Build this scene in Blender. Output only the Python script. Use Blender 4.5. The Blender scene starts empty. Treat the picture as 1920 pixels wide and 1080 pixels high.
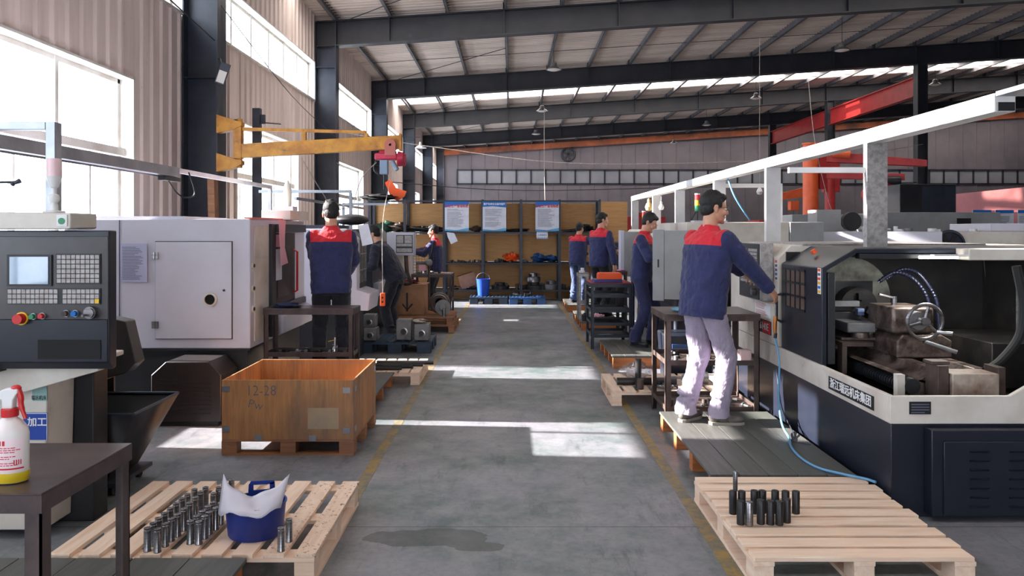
import bpy, bmesh, math, random
from mathutils import Vector, Matrix, Euler
random.seed(7)
R = math.radians
scn = bpy.context.scene
COL = scn.collection
F, H, CX, CY = 1400.0, 1.6, 960.0, 432.0      # focal length in pixels, eye height, vanishing point

# ------------------------------------------------------------------ mesh building
class MB:
    def __init__(s): s.v = []; s.f = []; s.m = []
    def add(s, vs, fs, mi=0):
        b = len(s.v); s.v += [tuple(v) for v in vs]; s.f += [tuple(i + b for i in f) for f in fs]; s.m += [mi] * len(fs)
        return s
    def box(s, x0, x1, y0, y1, z0, z1, mi=0, M=None):
        vs = [(x, y, z) for z in (z0, z1) for y in (y0, y1) for x in (x0, x1)]
        if M is not None: vs = [M @ Vector(v) for v in vs]
        return s.add(vs, [(0, 2, 3, 1), (4, 5, 7, 6), (0, 1, 5, 4), (2, 6, 7, 3), (0, 4, 6, 2), (1, 3, 7, 5)], mi)
    def cbox(s, c, d, mi=0, rz=0, rx=0, ry=0):
        M = Matrix.Translation(c) @ Euler((rx, ry, rz)).to_matrix().to_4x4()
        return s.box(-d[0]/2, d[0]/2, -d[1]/2, d[1]/2, -d[2]/2, d[2]/2, mi, M)
    def prism(s, pts, axis, a, b, mi=0):
        """pts: outline in the two other axes (x,z for 'y'; y,z for 'x'; x,y for 'z')"""
        def P(p, t):
            return {'y': (p[0], t, p[1]), 'x': (t, p[0], p[1]), 'z': (p[0], p[1], t)}[axis]
        n = len(pts)
        vs = [P(p, a) for p in pts] + [P(p, b) for p in pts]
        fs = [tuple(range(n)), tuple(range(2*n-1, n-1, -1))] + [(i, i+n, (i+1) % n + n, (i+1) % n) for i in range(n)]
        return s.add(vs, fs, mi)
    def cyl(s, p0, p1, r0, r1=None, n=16, mi=0, caps=True):
        r1 = r0 if r1 is None else r1
        p0 = Vector(p0); p1 = Vector(p1); d = (p1 - p0)
        if d.length < 1e-6: return s
        d.normalize(); a = d.orthogonal().normalized(); b = d.cross(a)
        vs = []
        for p, r in ((p0, r0), (p1, r1)):
            for i in range(n):
                t = 2*math.pi*i/n; vs.append(p + (a*math.cos(t) + b*math.sin(t))*r)
        fs = [(i, (i+1) % n, (i+1) % n + n, i+n) for i in range(n)]
        if caps: fs += [tuple(range(n-1, -1, -1)), tuple(range(n, 2*n))]
        return s.add(vs, fs, mi)
    def tube(s, pts, r, n=8, mi=0, sub=0):
        pts = [Vector(p) for p in pts]
        if sub: pts = smooth_path(pts, sub)
        rs = r if isinstance(r, (list, tuple)) else [r]*len(pts)
        if len(rs) != len(pts): rs = [rs[min(int(i*len(rs)/len(pts)), len(rs)-1)] for i in range(len(pts))]
        vs = []; a = None
        for i, p in enumerate(pts):
            d = (pts[min(i+1, len(pts)-1)] - pts[max(i-1, 0)])
            d = d.normalized() if d.length > 1e-9 else Vector((0, 0, 1))
            a = d.orthogonal().normalized() if a is None else (a - d*a.dot(d))
            a = a.normalized() if a.length > 1e-6 else d.orthogonal().normalized()
            b = d.cross(a)
            for k in range(n):
                t = 2*math.pi*k/n; vs.append(p + (a*math.cos(t)+b*math.sin(t))*rs[i])
        fs = []
        for i in range(len(pts)-1):
            for k in range(n): fs.append((i*n+k, i*n+(k+1) % n, (i+1)*n+(k+1) % n, (i+1)*n+k))
        m = (len(pts)-1)*n
        fs += [tuple(range(n-1, -1, -1)), tuple(range(m, m+n))]
        return s.add(vs, fs, mi)
    def lathe(s, prof, c=(0, 0, 0), n=24, mi=0, M=None, sx=1, sy=1):
        """prof: list of (r, z) bottom to top"""
        vs = []
        for r, z in prof:
            for i in range(n):
                t = 2*math.pi*i/n; v = Vector((r*math.cos(t)*sx, r*math.sin(t)*sy, z))
                if M is not None: v = M @ v
                vs.append(v + Vector(c))
        fs = []
        for j in range(len(prof)-1):
            for i in range(n): fs.append((j*n+i, j*n+(i+1) % n, (j+1)*n+(i+1) % n, (j+1)*n+i))
        if prof[0][0] > 1e-5: fs.append(tuple(range(n-1, -1, -1)))
        if prof[-1][0] > 1e-5: fs.append(tuple(range((len(prof)-1)*n, len(prof)*n)))
        return s.add(vs, fs, mi)
    def ball(s, c, r, n=14, mi=0, M=None):
        rx, ry, rz = r if isinstance(r, (list, tuple)) else (r, r, r)
        vs = []; m = max(6, n//2)
        for j in range(m+1):
            p = math.pi*j/m
            for i in range(n):
                t = 2*math.pi*i/n
                v = Vector((rx*math.sin(p)*math.cos(t), ry*math.sin(p)*math.sin(t), -rz*math.cos(p)))
                if M is not None: v = M @ v
                vs.append(v + Vector(c))
        fs = [(j*n+i, j*n+(i+1) % n, (j+1)*n+(i+1) % n, (j+1)*n+i) for j in range(m) for i in range(n)]
        return s.add(vs, fs, mi)
    def torus(s, c, R0, r, n=32, k=8, M=None, mi=0, arc=1.0):
        vs = []; N = n if arc >= 1 else n+1
        for i in range(N):
            t = 2*math.pi*arc*i/n
            for j in range(k):
                u = 2*math.pi*j/k
                v = Vector(((R0+r*math.cos(u))*math.cos(t), (R0+r*math.cos(u))*math.sin(t), r*math.sin(u)))
                if M is not None: v = M @ v
                vs.append(v+Vector(c))
        fs = []
        for i in range(n):
            a = i; b = (i+1) % N if arc >= 1 else i+1
            for j in range(k): fs.append((a*k+j, b*k+j, b*k+(j+1) % k, a*k+(j+1) % k))
        return s.add(vs, fs, mi)
    def build(s, name, mat, parent=None, local=False, smooth=True, bevel=0, ang=35, weld=False):
        off = Vector((0, 0, 0))
        if parent is not None and not local:
            p = parent
            while p is not None: off += p.location; p = p.parent
        me = bpy.data.meshes.new(name)
        me.from_pydata([tuple(Vector(v)-off) for v in s.v], [], s.f)
        mats = mat if isinstance(mat, (list, tuple)) else [mat]
        for m in mats: me.materials.append(m)
        if len(mats) > 1: me.polygons.foreach_set('material_index', s.m)
        bm = bmesh.new(); bm.from_mesh(me)
        if weld: bmesh.ops.remove_doubles(bm, verts=bm.verts, dist=1e-5)
        bmesh.ops.recalc_face_normals(bm, faces=bm.faces)
        bm.to_mesh(me); bm.free()
        if smooth:
            me.shade_smooth(); me.set_sharp_from_angle(angle=R(ang))
        o = bpy.data.objects.new(name, me); COL.objects.link(o)
        if parent is not None: o.parent = parent
        if bevel:
            b = o.modifiers.new('edge', 'BEVEL'); b.width = bevel; b.segments = 2; b.limit_method = 'ANGLE'; b.angle_limit = R(40)
        return o

def smooth_path(pts, sub):
    out = []; n = len(pts)
    for i in range(n-1):
        p0 = pts[max(i-1, 0)]; p1 = pts[i]; p2 = pts[i+1]; p3 = pts[min(i+2, n-1)]
        for k in range(sub):
            t = k/sub
            out.append(0.5*((2*p1)+(-p0+p2)*t+(2*p0-5*p1+4*p2-p3)*t*t+(-p0+3*p1-3*p2+p3)*t**3))
    out.append(pts[-1]); return out

def tag(o, label=None, cat=None, group=None, kind=None):
    if label: o['label'] = label
    if cat: o['category'] = cat
    if group: o['group'] = group
    if kind: o['kind'] = kind
    return o
def thing(name, label, cat, loc=(0, 0, 0), rz=0, group=None):
    o = bpy.data.objects.new(name, None); COL.objects.link(o)
    o.empty_display_size = 0.1
    o.location = loc; o.rotation_euler = (0, 0, rz)
    return tag(o, label, cat, group)
def dup(root, loc=None, rz=None, label=None, group=None):
    r = root.copy(); COL.objects.link(r)
    if loc is not None: r.location = loc
    if rz is not None: r.rotation_euler = (0, 0, rz)
    if label: r['label'] = label
    if group: r['group'] = group
    for ch in list(root.children):
        c = ch.copy(); COL.objects.link(c); c.parent = r
        for g in list(ch.children):
            d = g.copy(); COL.objects.link(d); d.parent = c
    return r
def struct(mb, name, mat, parent=None, **k):
    o = mb.build(name, mat, parent, **k)
    if parent is None: o['kind'] = 'structure'
    return o
def place(o, loc, rz=0):
    """turn a mesh whose coordinates are local into place"""
    o.location = loc; o.rotation_euler = (0, 0, rz); return o

# ------------------------------------------------------------------ materials
def lin(c):
    return tuple((x/12.92 if x <= .04045 else ((x+.055)/1.055)**2.4) for x in c)
def rgb(r, g, b): return lin((r/255, g/255, b/255))
class NT:
    def __init__(s, name):
        s.m = bpy.data.materials.new(name); s.m.use_nodes = True
        s.t = s.m.node_tree; s.t.nodes.clear()
        s.out = s.n('ShaderNodeOutputMaterial'); s.b = s.n('ShaderNodeBsdfPrincipled')
        s.l(s.b.outputs[0], s.out.inputs[0]); s._co = None
    def n(s, t, **k):
        x = s.t.nodes.new(t)
        for a, b in k.items(): setattr(x, a, b)
        return x
    def l(s, a, b): s.t.links.new(a, b)
    def coord(s):
        if s._co is None: s._co = s.n('ShaderNodeTexCoord').outputs['Object']
        return s._co
    def mapping(s, scale=(1, 1, 1), rot=(0, 0, 0), loc=(0, 0, 0)):
        m = s.n('ShaderNodeMapping'); m.inputs['Scale'].default_value = scale; m.inputs['Rotation'].default_value = rot; m.inputs['Location'].default_value = loc
        s.l(s.coord(), m.inputs[0]); return m.outputs[0]
    def noise(s, scale, detail=6, rough=.6, vec=None, dist=0):
        x = s.n('ShaderNodeTexNoise'); x.inputs['Scale'].default_value = scale; x.inputs['Detail'].default_value = detail
        x.inputs['Roughness'].default_value = rough; x.inputs['Distortion'].default_value = dist
        s.l(vec if vec is not None else s.coord(), x.inputs['Vector']); return x.outputs['Fac']
    def ramp(s, fac, lo, hi, a=0.0, b=1.0):
        x = s.n('ShaderNodeMapRange'); x.inputs['From Min'].default_value = lo; x.inputs['From Max'].default_value = hi
        x.inputs['To Min'].default_value = a; x.inputs['To Max'].default_value = b; x.clamp = True
        s.l(fac, x.inputs['Value']); return x.outputs[0]
    def mix(s, fac, a, b):
        x = s.n('ShaderNodeMix', data_type='RGBA')
        if isinstance(fac, float): x.inputs[0].default_value = fac
        else: s.l(fac, x.inputs[0])
        for v, i in ((a, 6), (b, 7)):
            if isinstance(v, tuple): x.inputs[i].default_value = (*v[:3], 1)
            else: s.l(v, x.inputs[i])
        return x.outputs[2]
    def math(s, op, a, b=None):
        x = s.n('ShaderNodeMath', operation=op)
        for v, i in ((a, 0), (b, 1)):
            if v is None: continue
            if isinstance(v, (int, float)): x.inputs[i].default_value = v
            else: s.l(v, x.inputs[i])
        return x.outputs[0]
    def set(s, name, v):
        i = s.b.inputs[name]
        if isinstance(v, tuple): i.default_value = (*v[:3], 1)
        elif isinstance(v, (int, float)): i.default_value = v
        else: s.l(v, i)
    def bump(s, h, strength=.3, dist=.01):
        x = s.n('ShaderNodeBump'); x.inputs['Strength'].default_value = strength; x.inputs['Distance'].default_value = dist
        s.l(h, x.inputs['Height']); s.l(x.outputs[0], s.b.inputs['Normal'])

def mk(name, col, col2=None, rough=.5, metal=0.0, scale=4, stretch=(1, 1, 1), lo=.4, hi=.65, bump=0, bscale=None, bdist=.004,
       spots=None, spec=.5, coat=0, detail=6):
    t = NT(name)
    c = col
    vec = t.mapping(stretch) if stretch != (1, 1, 1) else None
    if col2 is not None:
        c = t.mix(t.ramp(t.noise(scale, detail, vec=vec), lo, hi), col, col2)
    if spots:
        sc, ss, s0, s1 = spots
        c = t.mix(t.ramp(t.noise(ss, 8, .7), s0, s1), c, sc)
    t.set('Base Color', c); t.set('Roughness', rough); t.set('Metallic', metal); t.set('Specular IOR Level', spec)
    if coat: t.set('Coat Weight', coat)
    if bump: t.bump(t.noise(bscale or scale*4, 5, vec=vec), bump, bdist)
    return t.m
def emis(name, col, strength):
    t = NT(name); t.set('Base Color', col); t.set('Emission Color', col); t.set('Emission Strength', strength); return t.m
def glassy(name, tint=(1, 1, 1), refl=.08, rough=.02):
    m = bpy.data.materials.new(name); m.use_nodes = True; t = m.node_tree; t.nodes.clear()
    o = t.nodes.new('ShaderNodeOutputMaterial'); a = t.nodes.new('ShaderNodeBsdfTransparent'); g = t.nodes.new('ShaderNodeBsdfGlossy'); x = t.nodes.new('ShaderNodeMixShader')
    a.inputs[0].default_value = (*tint, 1); g.inputs['Roughness'].default_value = rough; x.inputs[0].default_value = refl
    t.links.new(a.outputs[0], x.inputs[1]); t.links.new(g.outputs[0], x.inputs[2]); t.links.new(x.outputs[0], o.inputs[0]); return m

M = {}
M['steel_dark'] = mk('dark_painted_steel', rgb(38, 44, 58), rgb(52, 56, 68), rough=.42, scale=2.5, spots=(rgb(70, 66, 66), 3, .62, .8))
M['rafter'] = mk('dark_rafter_paint', rgb(36, 38, 46), rgb(48, 48, 54), rough=.5, scale=1.5, spots=(rgb(88, 80, 76), 2.5, .66, .85))
M['purlin'] = mk('dusty_galvanised_purlin', rgb(92, 92, 100), rgb(118, 114, 116), rough=.5, metal=.3, scale=2)
M['frame_white'] = mk('white_window_frame', rgb(226, 222, 216), rgb(196, 184, 172), rough=.4, scale=3, lo=.45, hi=.75)
M['alu'] = mk('brushed_aluminium', rgb(170, 174, 182), rgb(140, 144, 152), rough=.35, metal=.75, scale=3)
M['rail_white'] = mk('white_cable_tray', rgb(226, 226, 228), rgb(205, 205, 208), rough=.45, scale=2, spots=(rgb(150, 140, 132), 6, .68, .82))
M['galv'] = mk('galvanised_sheet', rgb(176, 172, 170), rgb(140, 136, 136), rough=.4, metal=.4, scale=30, spots=(rgb(120, 96, 76), 4, .68, .84))
M['mach_white'] = mk('off_white_machine_paint', rgb(198, 198, 212), rgb(190, 188, 202), rough=.38, scale=1.5, spots=(rgb(150, 138, 128), 3.2, .66, .88))
M['mach_cream'] = mk('cream_machine_paint', rgb(214, 208, 200), rgb(190, 180, 170), rough=.42, scale=2.5, spots=(rgb(128, 108, 92), 5, .64, .86))
M['mach_grey'] = mk('grey_machine_paint', rgb(150, 152, 154), rgb(138, 138, 140), rough=.42, scale=2.5, spots=(rgb(100, 96, 92), 6, .66, .86))
M['mach_navy'] = mk('dark_slate_machine_paint', rgb(24, 28, 40), rgb(30, 35, 48), rough=.34, scale=2, spots=(rgb(74, 76, 86), 5, .68, .9))
M['mach_black'] = mk('black_machine_base', rgb(28, 29, 34), rgb(42, 42, 46), rough=.45, scale=3)
M['inner_dark'] = mk('oily_machine_interior', rgb(30, 29, 30), rgb(50, 46, 44), rough=.3, scale=4, spots=(rgb(120, 112, 104), 26, .66, .8), bump=.2, bscale=40)
M['black'] = mk('matt_black_plastic', rgb(22, 23, 27), rgb(34, 35, 40), rough=.5, scale=5)
M['rubber'] = mk('black_rubber', rgb(20, 20, 22), rough=.7)
M['bare_steel'] = mk('turned_bare_steel', rgb(150, 148, 150), rgb(112, 110, 114), rough=.28, metal=.9, scale=8, stretch=(1, 1, 12))
M['dark_bar'] = mk('oiled_black_steel', rgb(50, 50, 54), rgb(66, 60, 58), rough=.42, metal=.6, scale=9)
M['cast'] = mk('grey_casting', rgb(128, 128, 130), rgb(104, 102, 104), rough=.55, metal=.3, scale=7, bump=.2)
M['rusty'] = mk('rusty_steel', rgb(92, 78, 72), rgb(66, 52, 48), rough=.6, metal=.3, scale=6, bump=.15, spots=(rgb(134, 96, 66), 9, .62, .78))
M['lathe_bed'] = mk('dirty_lathe_metal', rgb(146, 130, 122), rgb(84, 68, 62), rough=.36, metal=.5, scale=6, spots=(rgb(46, 34, 30), 10, .48, .66), bump=.2, bscale=50)
M['table_steel'] = mk('brown_angle_iron', rgb(84, 70, 70), rgb(60, 50, 52), rough=.5, metal=.35, scale=7, spots=(rgb(120, 92, 82), 12, .62, .78))
M['table_top'] = mk('worn_steel_table_top', rgb(104, 88, 84), rgb(78, 64, 64), rough=.36, metal=.45, scale=3, spots=(rgb(130, 104, 92), 7, .6, .8))
M['orange'] = mk('orange_crane_paint', rgb(236, 104, 56), rgb(222, 92, 48), rough=.45, scale=3)
M['red_paint'] = mk('red_crane_paint', rgb(176, 44, 44), rgb(156, 36, 40), rough=.5, scale=3)
M['crane_yellow'] = mk('worn_yellow_crane_paint', rgb(212, 148, 52), rgb(176, 112, 40), rough=.5, scale=5, spots=(rgb(104, 84, 56), 7, .6, .74))
M['pink_red'] = mk('pinkish_red_hoist_paint', rgb(206, 54, 84), rgb(186, 44, 70), rough=.4, scale=6)
M['blue_plastic'] = mk('blue_plastic', rgb(22, 48, 128), rgb(18, 38, 108), rough=.42, scale=6, spots=(rgb(70, 84, 110), 9, .68, .84))
M['blue_pallet'] = mk('dusty_blue_pallet_plastic', rgb(40, 88, 150), rgb(34, 66, 104), rough=.55, scale=5)
M['blue_dirty'] = mk('grimy_blue_pallet_plastic', rgb(44, 66, 92), rgb(40, 50, 62), rough=.55, scale=5)
M['red'] = mk('red_plastic', rgb(196, 30, 36), rough=.4)
M['net'] = mk('dark_green_net', rgb(32, 74, 56), rgb(26, 54, 44), rough=.9, scale=20)
M['green'] = mk('green_plastic', rgb(30, 128, 84), rough=.4)
M['orange_pl'] = mk('orange_plastic', rgb(232, 86, 30), rough=.45)
M['yellow_pl'] = mk('yellow_plastic', rgb(228, 184, 40), rough=.4)
M['white_pl'] = mk('white_plastic', rgb(222, 222, 224), rough=.4)
M['paper'] = mk('paper', rgb(212, 214, 226), rgb(198, 200, 214), rough=.8, scale=8)
M['pink_paper'] = mk('pink_paper', rgb(226, 170, 184), rough=.8)
M['ink'] = mk('printed_ink', rgb(92, 96, 116), rough=.8)
M['ink_black'] = mk('black_ink', rgb(20, 20, 24), rough=.7)
M['ink_red'] = mk('red_ink', rgb(196, 28, 44), rough=.7)
M['ink_blue'] = mk('blue_ink', rgb(24, 104, 184), rough=.7)
M['ink_sky'] = mk('light_blue_ink', rgb(82, 164, 216), rough=.7)
M['ink_white'] = mk('white_ink', rgb(232, 232, 234), rough=.7)
M['brass'] = mk('brass_fitting', rgb(190, 120, 60), rough=.35, metal=.7)
M['hose_blue'] = mk('light_blue_air_hose', rgb(96, 150, 190), rough=.4)
M['cloth_blue'] = mk('light_blue_rag', rgb(120, 186, 214), rgb(96, 160, 196), rough=.9, scale=20)
M['cloth_red'] = mk('red_rag', rgb(150, 44, 54), rgb(120, 34, 44), rough=.9, scale=20)
M['cloth_pink'] = mk('pink_rag', rgb(222, 140, 190), rough=.9)
M['rag'] = mk('pale_rag', rgb(196, 186, 178), rgb(160, 150, 146), rough=.95, scale=18)
M['card'] = mk('brown_cardboard', rgb(172, 128, 96), rgb(150, 108, 82), rough=.85, scale=5)
M['window_glass'] = glassy('window_glass', (.95, .97, 1), .06)
M['film'] = glassy('clear_plastic_film', (.86, .86, .9), .3, .15)
M['screen'] = mk('control_screen', rgb(120, 150, 180), rgb(150, 166, 186), rough=.12, scale=2, coat=1)

def wood(name, a, b, c=None, grain='x', rough=.62, speck=None, spk=(.6, .7), streak=None):
    t = NT(name)
    s = {'x': (1.2, 14, 14), 'y': (14, 1.2, 14), 'z': (14, 14, 1.2)}[grain]
    v = t.mapping(s)
    col = t.mix(t.ramp(t.noise(2.2, 8, .65, v, .6), .36, .66), a, b)
    if c is not None:
        col = t.mix(t.ramp(t.noise(1.3, 4, .5), .5, .72), col, c)
    if streak is not None:
        col = t.mix(t.ramp(t.noise(1.5, 6, .65, t.mapping((3.2, 3.2, .5))), .53, .66), col, streak)
    if speck is not None:
        col = t.mix(t.ramp(t.noise(46, 6, .75), *spk), col, speck)
    t.set('Base Color', col); t.set('Roughness', rough); t.bump(t.noise(2.2, 8, .7, v, .6), .25, .004); return t.m
for ax in 'xyz':
    M['pine_'+ax] = wood('pale_pine_'+ax, rgb(242, 220, 200), rgb(226, 192, 166), rgb(236, 204, 180), ax)
M['pine_dirty'] = wood('scuffed_pale_pine', rgb(238, 212, 190), rgb(222, 186, 160), None, 'y', speck=rgb(78, 62, 54), spk=(.57, .63))
M['pine_old'] = wood('old_brown_pine', rgb(176, 122, 84), rgb(136, 90, 62), rgb(120, 84, 64), 'x')
M['pine_orange'] = wood('orange_brown_pine', rgb(198, 124, 70), rgb(160, 92, 52), None, 'x')
M['ply'] = wood('weathered_plywood', rgb(188, 136, 86), rgb(160, 108, 70), rgb(120, 92, 74), 'z', speck=rgb(110, 80, 58), spk=(.66, .76), streak=rgb(98, 84, 76))
M['ply_back'] = wood('shelf_plywood', rgb(212, 164, 110), rgb(196, 146, 94), None, 'x', rough=.7)
M['board_dark'] = wood('dark_oily_deck_board', rgb(98, 98, 94), rgb(78, 78, 76), rgb(88, 92, 86), 'y', rough=.5, speck=rgb(130, 126, 118), spk=(.64, .76))

# ------------------------------------------------------------------ writing
def text(s, size, loc, rot, mat, parent, name='lettering', depth=.0006, bold=0, align='CENTER', sx=1):
    cu = bpy.data.curves.new('t', 'FONT'); cu.body = s; cu.size = size; cu.align_x = align; cu.align_y = 'CENTER'
    cu.offset = bold; cu.extrude = depth; cu.resolution_u = 2
    o = bpy.data.objects.new('t', cu); COL.objects.link(o)
    bpy.context.view_layer.update()
    me = bpy.data.meshes.new_from_object(o.evaluated_get(bpy.context.evaluated_depsgraph_get()))
    bpy.data.objects.remove(o); bpy.data.curves.remove(cu)
    me.materials.clear(); me.materials.append(mat)
    me.transform(Matrix.Diagonal((sx, 1, 1, 1)))
    off = Vector((0, 0, 0)); p = parent
    while p is not None: off += p.location; p = p.parent
    me.transform(Matrix.Translation(Vector(loc)-off) @ Euler(rot).to_matrix().to_4x4())
    ob = bpy.data.objects.new(name, me); COL.objects.link(ob); ob.parent = parent
    return ob
FY = (R(90), 0, 0)            # reads from -Y (faces the camera)
FXN = (R(90), 0, R(-90))      # faces -X
FXP = (R(90), 0, R(90))       # faces +X
def lines_mb(mb, org, ux, uz, w, h, rows, mi=0, t=.0008, cover=.9, nrm=Vector((0, -1, 0))):
    """rows of tiny printed strokes over a w x h sheet whose upper corner is org"""
    ux = Vector(ux); uz = Vector(uz); org = Vector(org); rh = h/rows
    for r in range(rows):
        x = 0; wmax = w*random.uniform(.6, 1)*cover
        if random.random() < .12: continue
        while x < wmax:
            l = random.uniform(.02, .06)*w*1.2; l = min(l, wmax-x)
            a = org+ux*x-uz*(rh*(r+.3)); b = a+ux*l*.85
            mb.add([a, b, b-uz*rh*.38, a-uz*rh*.38], [(0, 1, 2, 3)], mi)
            x += l
    return mb
# ------------------------------------------------------------------ the building
XW = -5.0; XC = -4.43; YC = [3.85+7.55*i for i in range(-2, 7)]     # wall, inner column face, frames at -11.25 ... 3.85, 11.4 ... 49.15
EAVE = 6.26; SL = .065; RD = .65; XR = 34.0; YB = YC[0]; YE = YC[-1]
def zr(x): return EAVE + SL*(x-XC)             # underside of a rafter
M['wall'] = None
t = NT('dusty_beige_wall_sheet')
v = t.mapping((1, 3, .25))
c = t.mix(t.ramp(t.noise(1.6, 6, .6, v), .35, .7), rgb(232, 216, 210), rgb(208, 192, 186))
c = t.mix(t.ramp(t.noise(6, 8, .7), .64, .8), c, rgb(120, 104, 98))
t.set('Base Color', c); t.set('Roughness', .6); M['wall'] = t.m
t = NT('dusty_roof_sheet')
c = t.mix(t.ramp(t.noise(.8, 6, .6, t.mapping((.4, 3, 1))), .35, .7), rgb(218, 202, 192), rgb(184, 170, 160))
t.set('Base Color', c); t.set('Roughness', .65); M['roof'] = t.m
M['end_wall'] = mk('grey_end_wall_sheet', rgb(120, 112, 118), rgb(104, 98, 104), rough=.7, scale=.6)
# floor
t = NT('worn_green_concrete_floor')
n1 = t.ramp(t.noise(.9, 8, .7), .42, .6); n2 = t.ramp(t.noise(5, 8, .7), .42, .68); n3 = t.ramp(t.noise(26, 6, .7), .45, .75)
c = t.mix(n1, rgb(128, 128, 136), rgb(84, 100, 100))
c = t.mix(t.math('MULTIPLY', n2, .55), c, rgb(150, 148, 152))
c = t.mix(t.math('MULTIPLY', n3, .5), c, rgb(86, 88, 92))
c = t.mix(t.math('MULTIPLY', t.ramp(t.noise(2.6, 8, .8, t.mapping((2.2, .5, 1))), .54, .68), .7), c, rgb(62, 70, 72))
# water stain with a shape of its own
sep = t.n('ShaderNodeSeparateXYZ'); t.l(t.coord(), sep.inputs[0])
wob = t.noise(3.2, 4)
def ell(cx, cy, rx, ry):
    a = t.math('POWER', t.math('DIVIDE', t.math('SUBTRACT', sep.outputs[0], cx), rx), 2)
    b = t.math('POWER', t.math('DIVIDE', t.math('SUBTRACT', sep.outputs[1], cy), ry), 2)
    return t.math('ADD', t.math('ADD', a, b), t.math('MULTIPLY', t.math('SUBTRACT', wob, .5), 2.6))
e = t.math('MINIMUM', ell(-.42, 3.88, .32, .12), ell(-.16, 3.78, .13, .06))
st = t.ramp(e, .95, 1.02, 1, 0)
c = t.mix(t.math('MULTIPLY', st, .6), c, rgb(40, 46, 46))
# sawn joints in the slab
jt = t.math('LESS_THAN', t.math('ABSOLUTE', t.math('SUBTRACT', sep.outputs[1], 4.03)), .004)
jt2 = t.math('LESS_THAN', t.math('ABSOLUTE', t.math('SUBTRACT', sep.outputs[1], 10.0)), .006)
c = t.mix(t.math('MULTIPLY', t.math('ADD', jt, jt2), .7), c, rgb(44, 46, 46))
t.set('Base Color', c); t.set('Roughness', t.ramp(t.noise(3, 6), .35, .7, .32, .6)); t.set('Specular IOR Level', .45)
t.bump(t.noise(18, 8, .7), .12, .004)
M['floor'] = t.m
mb = MB(); mb.add([(-60, YB, 0), (XR+6, YB, 0), (XR+6, YE+6, 0), (-60, YE+6, 0)], [(0, 1, 2, 3)]); 
mb = MB(); mb.box(XW-.3, XR, YB, YE+.3, -.2, 0); struct(mb, 'floor', M['floor'])
t = NT('worn_yellow_floor_paint')
m_ = t.ramp(t.noise(7, 8, .8), .40, .58)
t.set('Base Color', t.mix(m_, rgb(160, 130, 70), rgb(104, 106, 100))); t.set('Roughness', .55); M['yline'] = t.m
for i, (x, a, b) in enumerate(((-.945, 3.0, 16.5), (1.035, 3.0, 16.5))):
    mb = MB(); mb.box(x-.036, x+.036, a, b, 0, .0015); o = struct(mb, 'floor_marking', M['yline'])

def corr(mb, axis, a0, a1, b0, b1, base, out, pitch=.3, h=.032, w=.05, zf=None):
    """ribbed sheet: ribs repeat along a, run along b. axis 'wall': a=y, b=z at x=base ; 'roof': a=y, b=x on z=zf(x) ; 'end': a=x, b=z at y=base"""
    prof = [(a0, 0)]; k = math.ceil(a0/pitch)
    while k*pitch < a1-w:
        c = k*pitch
        if c-w > a0: prof += [(c-w, 0), (c-w*.45, h), (c+w*.45, h), (c+w, 0)]
        k += 1
    prof.append((a1, 0))
    vs = []
    for a, d in prof:
        for b in (b0, b1):
            if axis == 'wall': vs.append((base+out*d, a, b))
            elif axis == 'end': vs.append((a, base+out*d, b))
            else: vs.append((b, a, zf(b)+out*d))
    fs = [(2*i, 2*i+2, 2*i+3, 2*i+1) for i in range(len(prof)-1)]
    mb.add(vs, fs)
# left wall: sheets around the windows, one mesh
WZ0, WZ1, CZ0, CZ1, ROOF0 = .95, 3.6, 4.85, 5.85, 7.12
wins = [(YC[i]+(1.75 if i == 2 else 2.05), YC[i]+5.95) for i in range(0, 8)]
mb = MB()
for i in range(8):
    a, b = YC[i]+.16, YC[i+1]-.16
    w0, w1 = wins[i]
    for (p, q, z0, z1) in ((YC[i], w0, 0, CZ0), (w1, YC[i+1], 0, CZ0), (w0, w1, 0, WZ0), (w0, w1, WZ1, CZ0), (YC[i], YC[i+1], CZ1, ROOF0)):
        corr(mb, 'wall', p, q, z0, z1, XW, 1, .28)
# outer skin makes the wall solid
for i in range(8):
    w0, w1 = wins[i]
    for (p, q, z0, z1) in ((YC[i]-.01, w0, 0, CZ0), (w1, YC[i+1]+.01, 0, CZ0), (w0, w1, 0, WZ0), (w0, w1, WZ1, CZ0), (YC[i], YC[i+1], CZ1, ROOF0)):
        mb.box(XW-.24, XW-.02, p, q, z0, z1)
struct(mb, 'wall_left', M['wall'], ang=20)
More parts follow.
